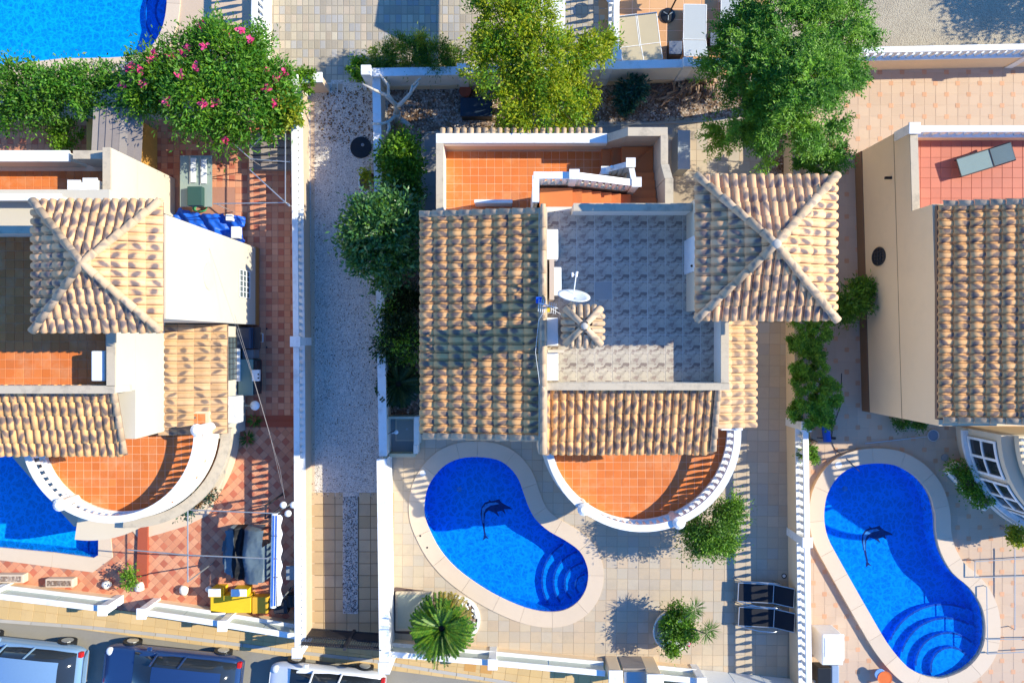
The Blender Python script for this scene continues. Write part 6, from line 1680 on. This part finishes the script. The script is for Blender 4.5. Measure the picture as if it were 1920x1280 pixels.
# stone ring planter
t = thing('stone_planter', 'round planter bed ringed with white stones right of the big cycad', 'planter', P(858, 1160))
MB().lathe([(.78, 0), (.78, .05)], tuple(P(856, 1160)), 28).build('soil', MULCH, t)
MB()
stm = MB().sphere((0, 0, 0), (.06, .045), 7, 5); stm.smooth = True; stm = stm.mesh('white_stone', WHITE)
pc = P(856, 1160)
ringm = MB()
A, B2 = arc((pc.x, pc.y), .76, 0, 359.9, 40), arc((pc.x, pc.y), .86, 0, 359.9, 40)
ringm.prism(B2[:-1], 0, .09, holes=[A[:-1]]).build('rim', WHITE, t)
for k in range(64):
    a = rng.uniform(0, 2 * pi); r = rng.uniform(.56, .76)
    inst('white_stone', stm, t, (pc.x + r * cos(a), pc.y + r * sin(a), .07 + rng.uniform(0, .03)), rng.uniform(0, 6), (rng.uniform(.7, 1.3), rng.uniform(.7, 1.2), rng.uniform(.7, 1.2)))
# outdoor shower enclosure
t = thing('outdoor_shower', 'small walled outdoor shower with square tray beside the driveway wall', 'shower', P(750, 815))
GW = M('greenish_render', (.44, .46, .36), .8, .06)
MB().box(X(729), Y(848), -.01, X(785), Y(782), .02).build('floor', GREYSLAB, t)
MB().box(X(728), Y(852) , 0, X(732), Y(778), 1.1).build('side_wall', GW, t)
MB().box(X(733), Y(852), 0, X(782), Y(846), .55).build('end_wall', YELLOWW := M('pale_yellow_render', (.55, .50, .33), .8, .06), t)
MB().box(X(733), Y(781), 0, X(782), Y(777), .75).build('end_wall', GW, t)
MB().box(X(781), Y(828), 0, X(790), Y(777), .75).build('low_wall', WHITE2, t)
MB().box(X(779), Y(846), 0, X(787), Y(830), .55).build('low_wall', WHITE2, t)
MB().box(X(742), Y(826), .02, X(779), Y(785), .06).build('tray_rim', CREAM, t)
MB().box(X(744), Y(824), .06, X(777), Y(787), .065).build('tray', M('grey_tray', (.36, .34, .29), .4), t)
disc(t, 763, 804, .066, .04, GREYM, 'drain', .004)
MB().tube([P(735, 812, .7), P(735, 812, .85), P(743, 810, .85)], .02, 6).sphere(tuple(P(743, 810, .83)), (.08, .03), 8, 5).build('tap', WHITEP, t)
MB().tube([P(727, 813, .9), P(741, 806, .9)], .012, 5).build('handle', BLACK, t)
# driveway things
t = thing('round_cover', 'large round black cover lying on the pebble driveway against the white wall', 'cover', P(676, 277))
MB().lathe([(.38, 0), (.39, .02), (.38, .045), (.1, .055)], tuple(P(677, 277)), 28).build('disc', BLACK, t)
MB().lathe([(.06, 0), (.05, .05)], tuple(P(680, 272, .05)), 10).build('knob', GREYP, t)
t = thing('tub_planter', 'white oval tub with yellowing plants leaning on the driveway wall', 'planter', P(688, 343))
ov_ = [(X(687) + .24 * cos(2 * pi * k / 20), Y(343) + .42 * sin(2 * pi * k / 20)) for k in range(20)]
MB().prism(ov_, 0, .3, holes=[offset_poly(ov_, -.05)]).build('tub', WHITEP, t); MB().prism(offset_poly(ov_, -.05), .02, .2).build('soil', MULCH, t)
crown(t, [B(692, 333, .35, .2, .2), B(694, 350, .3, .14, .14)], 320, .12, .07, [L_YELL, DRYL], .08, 'leaves', mi_frac=.3)
t = thing('storage_box', 'black plastic storage box under the yellow green tree', 'box', P(893, 210))
MB().box(X(866), Y(226), 0, X(923), Y(193), .5).build('body', BLACK, t, bevel=.03); MB().box(X(865), Y(227), .5, X(924), Y(192), .56).build('lid', M('dark_blue_lid', (.02, .035, .06), .4), t, bevel=.03)
t = thing('plant_pot', 'brown terracotta pot behind the black storage box', 'pot', P(873, 175)); MB().lathe([(.15, 0), (.2, .3), (.22, .32), (.17, .31)], tuple(P(873, 176)), 14).build('pot_body', STEPR, t)
t = thing('plant_tray', 'small white tray of seedlings in the shade of the glossy tree', 'tray', P(762, 388)); MB().box(X(752), Y(402), 0, X(772), Y(382), .12).build('tray_body', WHITEP, t)
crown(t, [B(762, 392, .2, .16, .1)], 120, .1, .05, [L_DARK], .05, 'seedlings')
t = thing('bamboo_canes', 'bundle of thin pale canes leaning beside the west roof under the glossy tree', 'canes', P(772, 470))
for k in range(5): MB().tube([P(768 + 3 * k, 495, .1), P(764 + 3 * k, 455 - 3 * k, 1.2)], .012, 5).build('cane', WOODG, t)
# firewood pile: every log its own piece
t = thing('firewood_pile', 'heap of split logs and grey sticks against the rear wall', 'firewood', P(1280, 170))
lm = [MB().tube([(-.5, 0, 0), (.5, 0, .0)], [.5, .46], 7).mesh('log', LOGW) for _ in range(2)]
for k in range(150):
    px = rng.uniform(1258, 1342) if k < 105 else rng.uniform(1222, 1300); py = rng.uniform(146, 182) if k < 105 else rng.uniform(160, 186)
    d = rng.uniform(.03, .055); Lg = rng.uniform(.18, .34); a = rng.gauss(pi / 2 - .2, .5) if k < 105 else rng.gauss(.45, .35)
    if k >= 105: Lg = rng.uniform(.35, .8); d = rng.uniform(.02, .04)
    hgt = max(.04, .42 * math.exp(-((px - 1300) / 45) ** 2) * rng.random() + .05)
    inst('log', lm[k % 2], t, P(px, py, hgt), 0, (Lg, d * 2, d * 2), rot=(rng.uniform(0, 3), rng.gauss(0, .25), a))
# outside cabinet on the east path
t = thing('utility_cabinet', 'tall grey metal cabinet standing against the stair wall', 'cabinet', P(1262, 290))
MB().box(X(1259), Y(330), 0, X(1279) , Y(262), 1.1).build('body', GREYM, t, bevel=.02); MB().box(X(1258), Y(331), 1.1, X(1280), Y(261), 1.14).build('top', M('cabinet_top', (.34, .37, .38), .4), t)
# ================================================================ RIGHT PLOT OBJECTS
lounger('grey green lounger lying askew on the rose tiled right terrace', Vector((X(1862, 3.2), Y(295, 3.2), 2.8)), radians(17), TEALF, DARKM, .3, 1.7, .55, group='loungers on the right villa', arms=False)
t = thing('hose_reel', 'garden hose reel with loose hose by the corner of the tan house', 'hose reel', P(1563, 272))
rp = P(1563, 270); MB().tube([rp + Vector((-.15, 0, .25)), rp + Vector((.15, 0, .25))], .17, 14).build('drum', M('green_hose', (.30, .33, .12), .5), t)
MB().tube([rp + Vector((-.18, 0, 0)), rp + Vector((-.18, .12, .5)), rp + Vector((.18, .12, .5)), rp + Vector((.18, 0, 0))], .02, 6).build('stand', DARKM, t)
MB().tube([P(1566, 278, .1), P(1580, 290, .02), P(1582, 300, .02), P(1576, 308, .02), P(1568, 302, .02), P(1573, 296, .03), P(1590, 308, .02), P(1608, 318, .1), P(1618, 312, .4)], .018, 6).build('hose', M('grey_hose', (.16, .16, .13), .6), t, smooth=True)
t = thing('pool_cover_roller', 'bright blue rolled pool cover with black wheels beside the last conifer shrub', 'pool roller', P(1551, 812))
MB().tube([P(1547, 793, .3), P(1551, 827, .3)], .14, 14).build('roll', BLUEP, t); MB().tube([P(1532, 820, .3), P(1563, 822, .3)], .02, 6).build('axle', DARKM, t)
MB().tube([P(1562, 819, .2), P(1562, 823, .2)], .10, 12).build('wheel', BLACK, t); MB().tube([P(1534, 828, .1), P(1560, 829, .1)], .018, 6).build('foot', GREYP, t)
t = thing('leaf_net', 'pool leaf net on a long pole lying on the shaded pink patio', 'pool net', P(1690, 824))
MB().tube([P(1622, 831, .03), P(1738, 818, .05)], .014, 6).build('pole', ALU, t)
c = P(1750, 816, .05); MB().tube([(c.x + .2 * cos(a), c.y + .2 * sin(a), .05) for a in [2 * pi * k / 16 for k in range(17)]], .018, 6).build('rim', ALU, t); MB().lathe([(.19, 0), (.18, .01)], (c.x, c.y, .03), 16).build('mesh_bag', M('net_mesh', (.20, .24, .30), .8), t)
t = thing('garden_hose', 'thin dark hose trailing down the pink patio to the right pool', 'hose', P(1560, 830))
MB().tube([P(1578, 700, .02), P(1576, 760, .02), P(1562, 800, .02), P(1558, 826, .02), P(1566, 842, .02), P(1590, 862, .19), P(1612, 884, .19)], .012, 5).build('hose_line', DARKM, t, smooth=True)
t = thing('round_drain', 'round stone drain cover by the right bay windows', 'drain', P(1771, 857)); disc(t, 1771, 857, 0, .13, GREYSLAB, 'lid', .05)
t = thing('planter_box', 'angled pale planter box under the right bay windows', 'planter', P(1815, 905))
m = MB(); m.seg(P2(1775, 872), P2(1845, 945), .5, 0, .38); m.build('box', WHITE2, t, bevel=.02); m = MB(); m.seg(P2(1779, 876), P2(1842, 941), .36, .38, .40); m.build('soil', MULCH, t)
t = thing('plastic_cabinet', 'white plastic cabinet with sloping lid against the baluster wall', 'cabinet', P(1540, 1190))
MB().box(X(1521), Y(1225), 0, X(1559), Y(1170), .95).build('body', WHITEP, t, bevel=.03)
MB().box(X(1520), Y(1216), .95, X(1560), Y(1168), 1.02).build('lid', WHITE, t, bevel=.04)
MB().box(X(1524), Y(1208), 1.02, X(1552), Y(1174), 1.035).build('lid_panel', WHITEP, t, bevel=.01)
t = thing('pump_unit', 'dark pool pump unit below the white plastic cabinet', 'pump', P(1540, 1255))
MB().box(X(1522), Y(1275), 0, X(1548), Y(1240), .5).build('body', BLACK, t, bevel=.03); MB().box(X(1550), Y(1272), 0, X(1564), Y(1238), .42).build('side_tank', M('blue_grey_tank', (.25, .33, .45), .5), t, bevel=.03)
MB().tube([P(1524, 1276, .3), P(1560, 1279, .3)], .05, 8).build('pipe', GREYP, t)
t = thing('orange_bucket', 'orange rimmed blue bucket at the foot of the right pool coping', 'bucket', P(1647, 1262))
MB().lathe([(.20, 0), (.24, .34), (.26, .36), (.21, .35)], tuple(P(1650, 1263)), 18).build('body', M('orange_plastic', (.65, .14, .03), .5), t); MB().lathe([(.20, 0), (.19, .02)], tuple(P(1650, 1263, .32)), 18).build('contents', M('blue_bits', (.15, .28, .5), .5, .3, 12), t)
# awning frame poles on the right plot
t = thing('pergola_frame', 'slim grey metal pergola frame at the lower right corner', 'pergola', P(1850, 1150))
m = MB()
for a, b in (((1828, 1052, .35), (1990, 1042, .35)), ((1828, 1052, .35), (1828, 1082, .35)), ((1828, 1082, .35), (1990, 1078, .35)), ((1903, 1028, .35), (1903, 1180, .35)), ((1850, 1100, .35), (1852, 1225, .35)), ((1852, 1225, .35), (1990, 1218, .35)), ((1850, 1198, .35), (1990, 1196, .35))): m.tube([P(*a), P(*b)], .018, 6)
m.build('rails', GREYM, t)
for a in ((1828, 1052, .35), (1903, 1180, .35), (1852, 1225, .35), (1850, 1100, .35)):
    p = P(*a); MB().tube([(p.x, p.y, 0), tuple(p)], .018, 6).build('post', GREYM, t)
t = thing('garden_post', 'small slender garden ornament post casting a round shadow by the right pool', 'post', P(1885, 1000)); MB().tube([P(1875, 985), P(1875, 985) + Vector((0, 0, 1.0))], .03, 6).build('pole', WOODG, t)

# ================================================================ NORTH DECK OBJECTS
lounger('beige wide sun lounger pair nearest the baluster wall, left half', Vector((X(1182, .3), Y(88, .3), .0)), radians(-83), BEIGEF, WHITE, .25, 1.75, .70, group='sun loungers on the terracotta deck', arms=False)
lounger('beige wide sun lounger pair nearest the baluster wall, right half with raised step', Vector((X(1218, .3), Y(83, .3), .0)), radians(-83), BEIGEF, WHITE, .12, 1.70, .70, group='sun loungers on the terracotta deck', arms=False)
SLAT = M('pale_grey_sling', (.42, .44, .44), .7, .04)
lounger('pale grey sun lounger in the middle of the terracotta deck', Vector((X(1302, .3), Y(75, .3), .0)), radians(-91), SLAT, WHITE, .3, 1.95, .76, group='sun loungers on the terracotta deck', arms=False)
lounger('pale grey sun lounger beside the big conifer, half hidden by it', Vector((X(1372, .3), Y(55, .3), .0)), radians(-91), SLAT, WHITE, .3, 1.95, .76, group='sun loungers on the terracotta deck', arms=False)
for lab, px, py in (('dark wicker side table between the beige and grey loungers', 1262, 98), ('dark wicker side table beside the big conifer on the deck', 1338, 82)):
    t = thing('side_table', lab, 'side table', P(px, py), group='wicker side tables')
    MB().box(X(px - 12), Y(py + 14), 0, X(px + 12), Y(py - 12), .4).build('body', BLACK, t, bevel=.02); MB().box(X(px - 12), Y(py + 12), .4, X(px + 12), Y(py - 12), .43).build('table_top', M('slate_top', (.14, .16, .20), .4), t, bevel=.01)
t = thing('closed_parasol', 'closed black parasol on a round spoked base on the deck', 'parasol', P(1252, 28))
bp_ = P(1252, 30); MB().lathe([(.26, 0), (.27, .05), (.22, .07), (.05, .09)], tuple(bp_), 20).build('base', BLACK, t)
for k in range(3): MB().box(-.02, .04, .08, .02, .2, .1).mesh
MB().tube([bp_, bp_ + Vector((.1, .15, 1.9))], .03, 8).build('pole', BLACK, t)
m = MB(); n = 14
for i, (z, r) in enumerate(((.9, .20), (1.3, .16), (1.8, .10), (2.3, .03))):
    for k in range(n): a = 2 * pi * k / n; rr = r * (1.5 if k % 2 else .7); m.v.append((bp_.x + .05 + z * .12 + rr * cos(a), bp_.y + .3 + z * .25 + rr * sin(a), z))
for i in range(3):
    for k in range(n): m.f.append([i * n + k, i * n + (k + 1) % n, (i + 1) * n + (k + 1) % n, (i + 1) * n + k]); m.mi.append(0)
m.build('canopy', TEXT, t)
for k in range(3):
    a = 2 * pi * k / 3 + .5; MB().tube([(bp_.x, bp_.y, .09), (bp_.x + .2 * cos(a), bp_.y + .2 * sin(a), .085)], .02, 5).build('spoke', GREYP, t)
t = thing('round_table', 'white round table cut by the top edge next to the baluster wall', 'table', P(1148, 0)); MB().lathe([(.28, 0), (.28, .03)], tuple(P(1150, -6, .7)), 24).build('table_top', WHITE, t); MB().tube([P(1150, -6), P(1150, -6, .7)], .04, 8).build('leg', GREYM, t)
t = thing('potted_plant', 'small bush in a terracotta trough at the deck corner', 'plant', P(1146, 110)); MB().box(X(1136), Y(118), 0, X(1160), Y(104), .3).build('trough', STEPR, t); crown(t, [B(1143, 88, .8, .3, .35)], 1400, .09, .035, [L_LIME], .1, 'crown')

# ================================================================ LEFT PLOT OBJECTS
t = thing('wooden_pallet_stack', 'stack of weathered grey pallets under the oleander by the baluster wall', 'pallets', P(515, 280))
pbm = MB().box(-.78, -.11, 0, .78, .11, .035).mesh('plank', WOODG)
for lv in range(3):
    for k in range(5): inst('plank', pbm, t, P(512 + lv, 262 + k * 13.5, .0) + Vector((0, 0, .12 * lv + .08)), rng.uniform(-.02, .02))
    for s in (-.7, 0, .7): MB().box(X(512) + s - .05, Y(318), .12 * lv, X(512) + s + .05, Y(258), .12 * lv + .08).build('bearer', WOODG, t)
t = thing('drying_rack', 'thin white metal clothes drying frame beside the baluster wall', 'drying rack', P(535, 320))
m = MB()
for a, b in (((535, 175, 1.8), (535, 380, 1.8)), ((470, 277, 1.8), (512, 236, 1.8)), ((470, 298, 1.4), (544, 304, 1.4)), ((468, 318, 1.8), (543, 387, 1.7)), ((400, 382, 1.6), (533, 380, 1.6)), ((533, 378, 1.75), (543, 384, 1.75)), ((436, 268, 1.6), (470, 298, 1.4))): m.tube([P(*a), P(*b)], .02, 6)
m.build('rails', ALU, t)
for a in ((535, 380, 1.8), (470, 298, 1.4), (405, 382, 1.6), (512, 236, 1.8)): p = P(*a); MB().tube([(p.x, p.y, 0), tuple(p)], .018, 6).build('post', ALU, t)
t = thing('glass_table', 'glass topped table cluttered with grey chairs on the sunny red tiles', 'table', P(367, 342))
GT = M('green_glass_top', (.28, .34, .30), .1, .05)
MB().box(X(338, .7), Y(388, .7), .70, X(398, .7), Y(292, .7), .72).build('table_top', GT, t)
for c in ((340, 296), (396, 296), (340, 386), (396, 386)): MB().tube([P(c[0], c[1]), P(c[0], c[1], .7)], .025, 6).build('leg', ALU, t)
for lab, px, py in (('white folding chair lying on the glass table, left one', 362, 320), ('white folding chair lying on the glass table, right one', 382, 322)):
    t = thing('folding_chair', lab, 'chair', P(px, py, .72), group='folding chairs on the glass table')
    MB().box(X(px - 5, .8), Y(py + 22, .8), .75, X(px + 5, .8), Y(py - 24, .8), .79).build('seat', WHITEP, t); MB().tube([P(px - 6, py + 24, .76), P(px - 6, py - 28, .78)], .015, 5).build('frame', ALU, t)
t = thing('storage_crate', 'dark green crate at the lower end of the glass table', 'crate', P(367, 368, .72)); MB().box(X(352, .9), Y(386, .9), .72, X(380, .9), Y(350, .9), .95).build('body', M('dark_green_plastic', (.03, .08, .07), .5), t, bevel=.02)
t = thing('garden_hose', 'coiled bright green hose between the glass table and the blue tarp', 'hose', P(375, 392)); pg = P(378, 392)
MB().tube([(pg.x + (.2 + .02 * k / 9) * cos(k * .7), pg.y + .12 * sin(k * .7), .04 + .004 * k) for k in range(36)], .016, 6).build('coil', M('green_hose_bright', (.03, .35, .14), .5), t, smooth=True)
# blue tarp
t = thing('blue_tarp', 'crumpled bright blue tarpaulin heaped against the cream tower wall', 'tarp', P(400, 425))
tp_ = PL([(318, 405), (335, 388), (375, 398), (415, 400), (440, 405), (458, 402), (462, 420), (456, 432), (460, 462), (440, 455), (390, 440), (345, 420)], .25)
m = MB(); nx, ny = 46, 22; idx = {}
for i in range(nx):
    for j in range(ny):
        x = X(316) + (X(466) - X(316)) * i / (nx - 1); y = Y(466) + (Y(384) - Y(466)) * j / (ny - 1)
        if in_poly(x, y, tp_):
            z = .25 + .16 * sin(x * 5 + 2 * sin(y * 4)) * cos(y * 6 + x * 3) + .06 * sin(x * 17 + y * 11) + rng.uniform(-.02, .02)
            idx[i, j] = len(m.v); m.v.append((x + rng.uniform(-.02, .02), y + rng.uniform(-.02, .02), max(.03, z)))
for i in range(nx - 1):
    for j in range(ny - 1):
        q = [(i, j), (i + 1, j), (i + 1, j + 1), (i, j + 1)]
        if all(k in idx for k in q): m.f.append([idx[k] for k in q]); m.mi.append(0)
o = m.build('sheet', BLUEP, t, smooth=True); s = o.modifiers.new('s', 'SUBSURF'); s.levels = 1; s.render_levels = 1
for lab, a in (('white plastic box half wrapped in the blue tarp, upper one', (424, 402, 436, 414)), ('white plastic box half wrapped in the blue tarp, lower one', (434, 425, 450, 447))):
    t = thing('plastic_box', lab, 'box', P(a[0], a[1]), group='boxes in the blue tarp'); MB().box(X(a[0], .5), Y(a[3], .5), .3, X(a[2], .5), Y(a[1], .5), .56).build('body', WHITEP, t, bevel=.02)
# barbecue, counter and lamp
t = thing('barbecue_grill', 'dark covered barbecue grill against the lean-to wall', 'grill', P(475, 633))
MB().box(X(461), Y(653), .15, X(489), Y(614), .85).build('cabinet', M('dark_grill', (.03, .045, .07), .35, .05), t, bevel=.02); MB().box(X(461), Y(653), .85, X(488), Y(614), .98).build('lid', M('dark_lid', (.035, .05, .08), .3), t, bevel=.05)
MB().box(X(490), Y(653), .75, X(502), Y(614), .79).build('side_shelf', DARKM, t); MB().tube([P(489, 625, .9), P(493, 625, .9), P(493, 641, .9), P(489, 641, .9)], .012, 5).build('handle', ALU, t)
for c in ((462, 616), (462, 651), (500, 616), (500, 651)): MB().tube([P(c[0], c[1]), P(c[0], c[1], .15)], .03, 6).build('leg', BLACK, t)
t = thing('work_counter', 'grey green outdoor counter beside the barbecue', 'counter', P(480, 705))
MB().box(X(464), Y(737), 0, X(489), Y(673), .82).build('body', M('green_grey_metal', (.03, .10, .10), .5), t, bevel=.01); MB().box(X(463), Y(738), .82, X(490), Y(672), .86).build('counter_top', M('sage_top', (.13, .23, .22), .35, .05), t, bevel=.01)
MB().box(X(490), Y(736), .3, X(496), Y(674), .8).build('front_panel', DARKM, t)
t = thing('radio', 'pale grey box with two dark slots on the grey green counter', 'appliance', P(482, 703, .86)); MB().box(X(474, .9), Y(714, .9), .86, X(488, .9), Y(693, .9), 1.0).build('body', WHITEP, t, bevel=.01)
for yy in (700, 707): MB().box(X(483, 1), Y(yy + 3, 1), 1.0, X(486, 1), Y(yy, 1), 1.006).build('slot', BLACK, t)
t = thing('low_cupboard', 'low dark cupboard between the barbecue and the counter', 'cupboard', P(477, 663)); MB().box(X(466), Y(671), 0, X(486), Y(655), .6).build('body', GREYP, t)
t = thing('wall_lamp', 'white round lamp on an arm reaching out from the lean-to wall', 'lamp', P(470, 760, 1.0)); MB().sphere(tuple(P(478, 760, .9)), (.17, .10), 14, 8).build('shade', WHITEP, t, smooth=True); MB().tube([(xw, Y(760, 1), 1.0), tuple(P(474, 760, .98))], .015, 6).build('arm', YELLOWW, t)
# awning frame and roll
t = thing('rolled_awning', 'blue and white striped awning rolled on a slim frame over the left patio', 'awning', P(518, 1050))
m = MB(); m.tube([P(515, 962, 2.1), P(512, 1138, 2.1)], .10, 12); m.build('roll', WHITE, t)
for k, dx in enumerate((-1.5, 3.5)): 
    m = MB(); m.seg(P2(515 + dx, 966, 2.2), P2(512 + dx, 1136, 2.2), .04, 2.19, 2.212); m.build('blue_stripe', M('awning_blue%d' % k, (.03, .12, .5), .8), t)
m = MB(); n = 40
for i in range(n + 1):
    p = P(521, 965 + 170 * i / n, 2.0); m.v += [(p.x, p.y, 2.05), (p.x + .10 + .03 * sin(i * .9), p.y, 1.92)]
for i in range(n): m.f.append([2 * i, 2 * i + 1, 2 * i + 3, 2 * i + 2]); m.mi.append(0)
m.build('valance', WHITE, t)
m = MB()
for a, b in (((350, 955, 2.1), (520, 962, 2.1)), ((352, 1040, 2.1), (515, 1047, 2.1)), ((352, 955, 2.1), (352, 1090, 2.1)), ((240, 1030, 2.1), (352, 1040, 2.1))): m.tube([P(*a), P(*b)], .022, 6)
m.build('rails', GREYM, t)
for a in ((520, 962, 2.1), (515, 1137, 2.1), (352, 955, 2.1), (352, 1090, 2.1)): p = P(*a); MB().tube([(p.x, p.y, 0), tuple(p)], .025, 6).build('post', GREYM, t)
m = MB()
for yy in (1004, 1047, 1082): m.tube([P(508, yy, 2.15), P(515, yy, 2.22), P(522, yy, 2.15)], .015, 5)
m.build('strap', BLACK, t)
# covered furniture
t = thing('covered_furniture', 'garden furniture under a rumpled black and grey cover on the left patio', 'furniture cover', P(468, 1030))
cp = PL([(428, 1010), (440, 985), (452, 982), (503, 986), (507, 1040), (503, 1078), (462, 1082), (446, 1072), (432, 1045)], .7)
m = MB(); nx, ny = 34, 40; idx = {}
for i in range(nx):
    for j in range(ny):
        x = X(420) + (X(512) - X(420)) * i / (nx - 1); y = Y(1090) + (Y(976) - Y(1090)) * j / (ny - 1)
        ins = in_poly(x, y, [(X(424), Y(1010)), (X(438), Y(980)), (X(508), Y(982)), (X(512), Y(1080)), (X(455), Y(1086)), (X(428), Y(1050))])
        if ins:
            dpx = abs((i / (nx - 1)) - .35); z = .75 + .18 * sin(y * 4 + 1.5 * sin(x * 3)) * (.6) - .35 * math.exp(-((i / nx - .4) / .12) ** 2) - (.3 if i < 6 else 0)
            z += rng.uniform(-.02, .02); edge = i < 2 or i > nx - 3 or j < 3 or j > ny - 4
            idx[i, j] = len(m.v); m.v.append((x, y, .05 if edge else z))
for i in range(nx - 1):
    for j in range(ny - 1):
        q = [(i, j), (i + 1, j), (i + 1, j + 1), (i, j + 1)]
        if all(k in idx for k in q): m.f.append([idx[k] for k in q]); m.mi.append(1 if 9 < i < 17 else 0)
m.build('cover', [M('grey_cover', (.10, .14, .17), .45, .15, 2), M('black_cover', (.006, .008, .012), .6)], t, smooth=True)
# yellow boards
t = thing('yellow_bench', 'stepped yellow boxes against the front wall', 'bench', P(450, 1118))
MB().box(X(404), Y(1140), 0, X(478), Y(1108), .45).build('front_box', YELLOW, t, bevel=.01); MB().box(X(406), Y(1107), 0, X(428), Y(1094), .7).build('back_box', YELLOW, t, bevel=.01)
MB().box(X(446), Y(1108), 0, X(474), Y(1096), .62).build('back_box', YELLOW, t, bevel=.01); MB().box(X(480), Y(1142), 0, X(508), Y(1112), .40).build('side_box', M('amber_board', (.62, .36, .03), .6, .1), t, bevel=.01)
for a in ((406, 1107, 428, 1094, .7), (446, 1108, 474, 1096, .62)): MB().box(X(a[0]), Y(a[1] - 2), a[4], X(a[2]), Y(a[3] - 3), a[4] + .04).build('white_top', WHITE, t)
# lamp post with three globes
t = thing('globe_lamp_post', 'black lamp post with three white globes beside the baluster wall', 'lamp', P(531, 925)); lp0 = P(532, 925)
MB().tube([lp0, lp0 + Vector((0, 0, 2.0))], .04, 8).build('post', DARKM, t)
for px, py in ((531, 946), (550, 946), (540, 962)):
    g_ = P(px, py, 2.0); ar = MB().tube([(lp0.x - .05, lp0.y - .45, 1.9), tuple(g_ + Vector((0, 0, -.05)))], .018, 6).build('arm', DARKM, t); MB().sphere(tuple(g_), .115, 14, 10).build('globe', WHITEP, ar, smooth=True)
MB().tube([lp0 + Vector((0, 0, 1.9)), (lp0.x - .05, lp0.y - .45, 1.9)], .025, 6).build('bracket', DARKM, t)
t = thing('grey_table', 'small dark grey table by the driveway wall', 'table', P(548, 1072)); MB().box(X(537, .6), Y(1086, .6), .6, X(556, .6), Y(1060, .6), .63).build('table_top', GREYP, t)
for c in ((538, 1062), (538, 1084), (552, 1062), (552, 1084)): MB().tube([P(*c), P(c[0], c[1], .6)], .015, 5).build('leg', ALU, t)
t = thing('bicycle_trailer', 'dark wheeled trolley in the shaded corner of the left patio', 'trolley', P(542, 1125)); MB().tube([P(548, 1112, .3), P(550, 1134, .3)], .22, 18).build('wheel', BLACK, t); MB().box(X(520), Y(1142), .1, X(546), Y(1115), .45).build('body', DARKM, t, bevel=.03)
MB().tube([P(522, 1140, .5), P(546, 1100, .6)], .02, 6).build('handle', BLACK, t)
# rocks and pots along the left front wall
rk = MB().sphere((0, 0, 0), (.5, .4), 8, 6)
rk.v = [(x * (1 + .15 * sin(7 * y)), y * (1 + .12 * cos(9 * x)), z) for x, y, z in rk.v]; rk.smooth = True; rk = rk.mesh('rock', WHITE2)
for i, (px, py, s, lab) in enumerate(((200, 1096, .38, 'pale rock on the left patio beside the gate, first from the left'), (262, 1100, .42, 'pale rock at the foot of the red gate step'), (345, 1106, .40, 'pale rock in front of the middle front wall'), (392, 1104, .3, 'pale small rock left of the yellow boxes'))):
    o = inst('garden_rock', rk, None, P(px, py, s * .3), i, (s, s * .8, s * .9)); tag(o, lab, 'rock', 'rocks along the front wall')
plant('potted_plant', 'dark little bush in a pot left of the red gate step', 'plant', P(243, 1082), [B(243, 1082, .5, .25, .25)], 700, .08, .05, [L_HEDGE], clump=.08, trunk_r=.02, h0=.2)
for lab, px, py in (('pale stone trough by the left pool, first from the left edge', 28, 1080), ('pale stone trough by the left pool, second from the left edge', 120, 1088)):
    t = thing('stone_trough', lab, 'trough', P(px, py), group='stone troughs by the left pool'); MB().box(X(px - 26), Y(py + 8), 0, X(px + 26), Y(py - 8), .3).build('body', COPING, t, bevel=.03); MB().box(X(px - 22), Y(py + 5), .3, X(px + 22), Y(py - 5), .31).build('soil', MULCH, t)
plant('climbing_plant', 'green and red climbing plant on a stick at the end of the cream bench', 'plant', P(370, 935), [B(350, 945, 1.6, .3, .3), B(372, 935, 1.5, .25, .25), B(395, 925, 1.3, .12, .12)], 1200, .12, .05, [L_BLUE, DRYL], clump=.1, trunk_r=.03, h0=.8, mi_frac=.2)
# plank roofed shed by the hedge
t = thing('garden_shed', 'small brown plank roofed shed with an orange side between hedge and oleander', 'shed', P(262, 265))
MB().box(X(205), Y(335), 0, X(295), Y(245), 1.45).build('wall', WOODO, t)
pm = MB().box(-.13, -.95, 0, .13, .95, .03).mesh('roof_plank', WOODG)
for k in range(7): inst('roof_plank', pm, t, P(181 + 13.2 * k, 255, 1.95) + Vector((0, 0, .05 * sin(k * .5))), .03, rot=(0, .06, -.05))
# thin wires to the lamp
t = thing('overhead_cable', 'pair of thin cables sagging over the left patio to the globe lamp', 'cable', P(480, 700))
WIRE = M('wire', (.25, .23, .22), .6)
MB().tube([P(380, 430, 4.6), P(425, 560, 3.9), P(478, 720, 3.0), P(525, 880, 2.3), P(534, 935, 2.0)], .005, 4).build('wire', WIRE, t); MB().tube([P(440, 590, 3.4), P(470, 690, 3.0), P(505, 810, 2.5), P(534, 935, 2.0)], .005, 4).build('wire', WIRE, t)
flush()
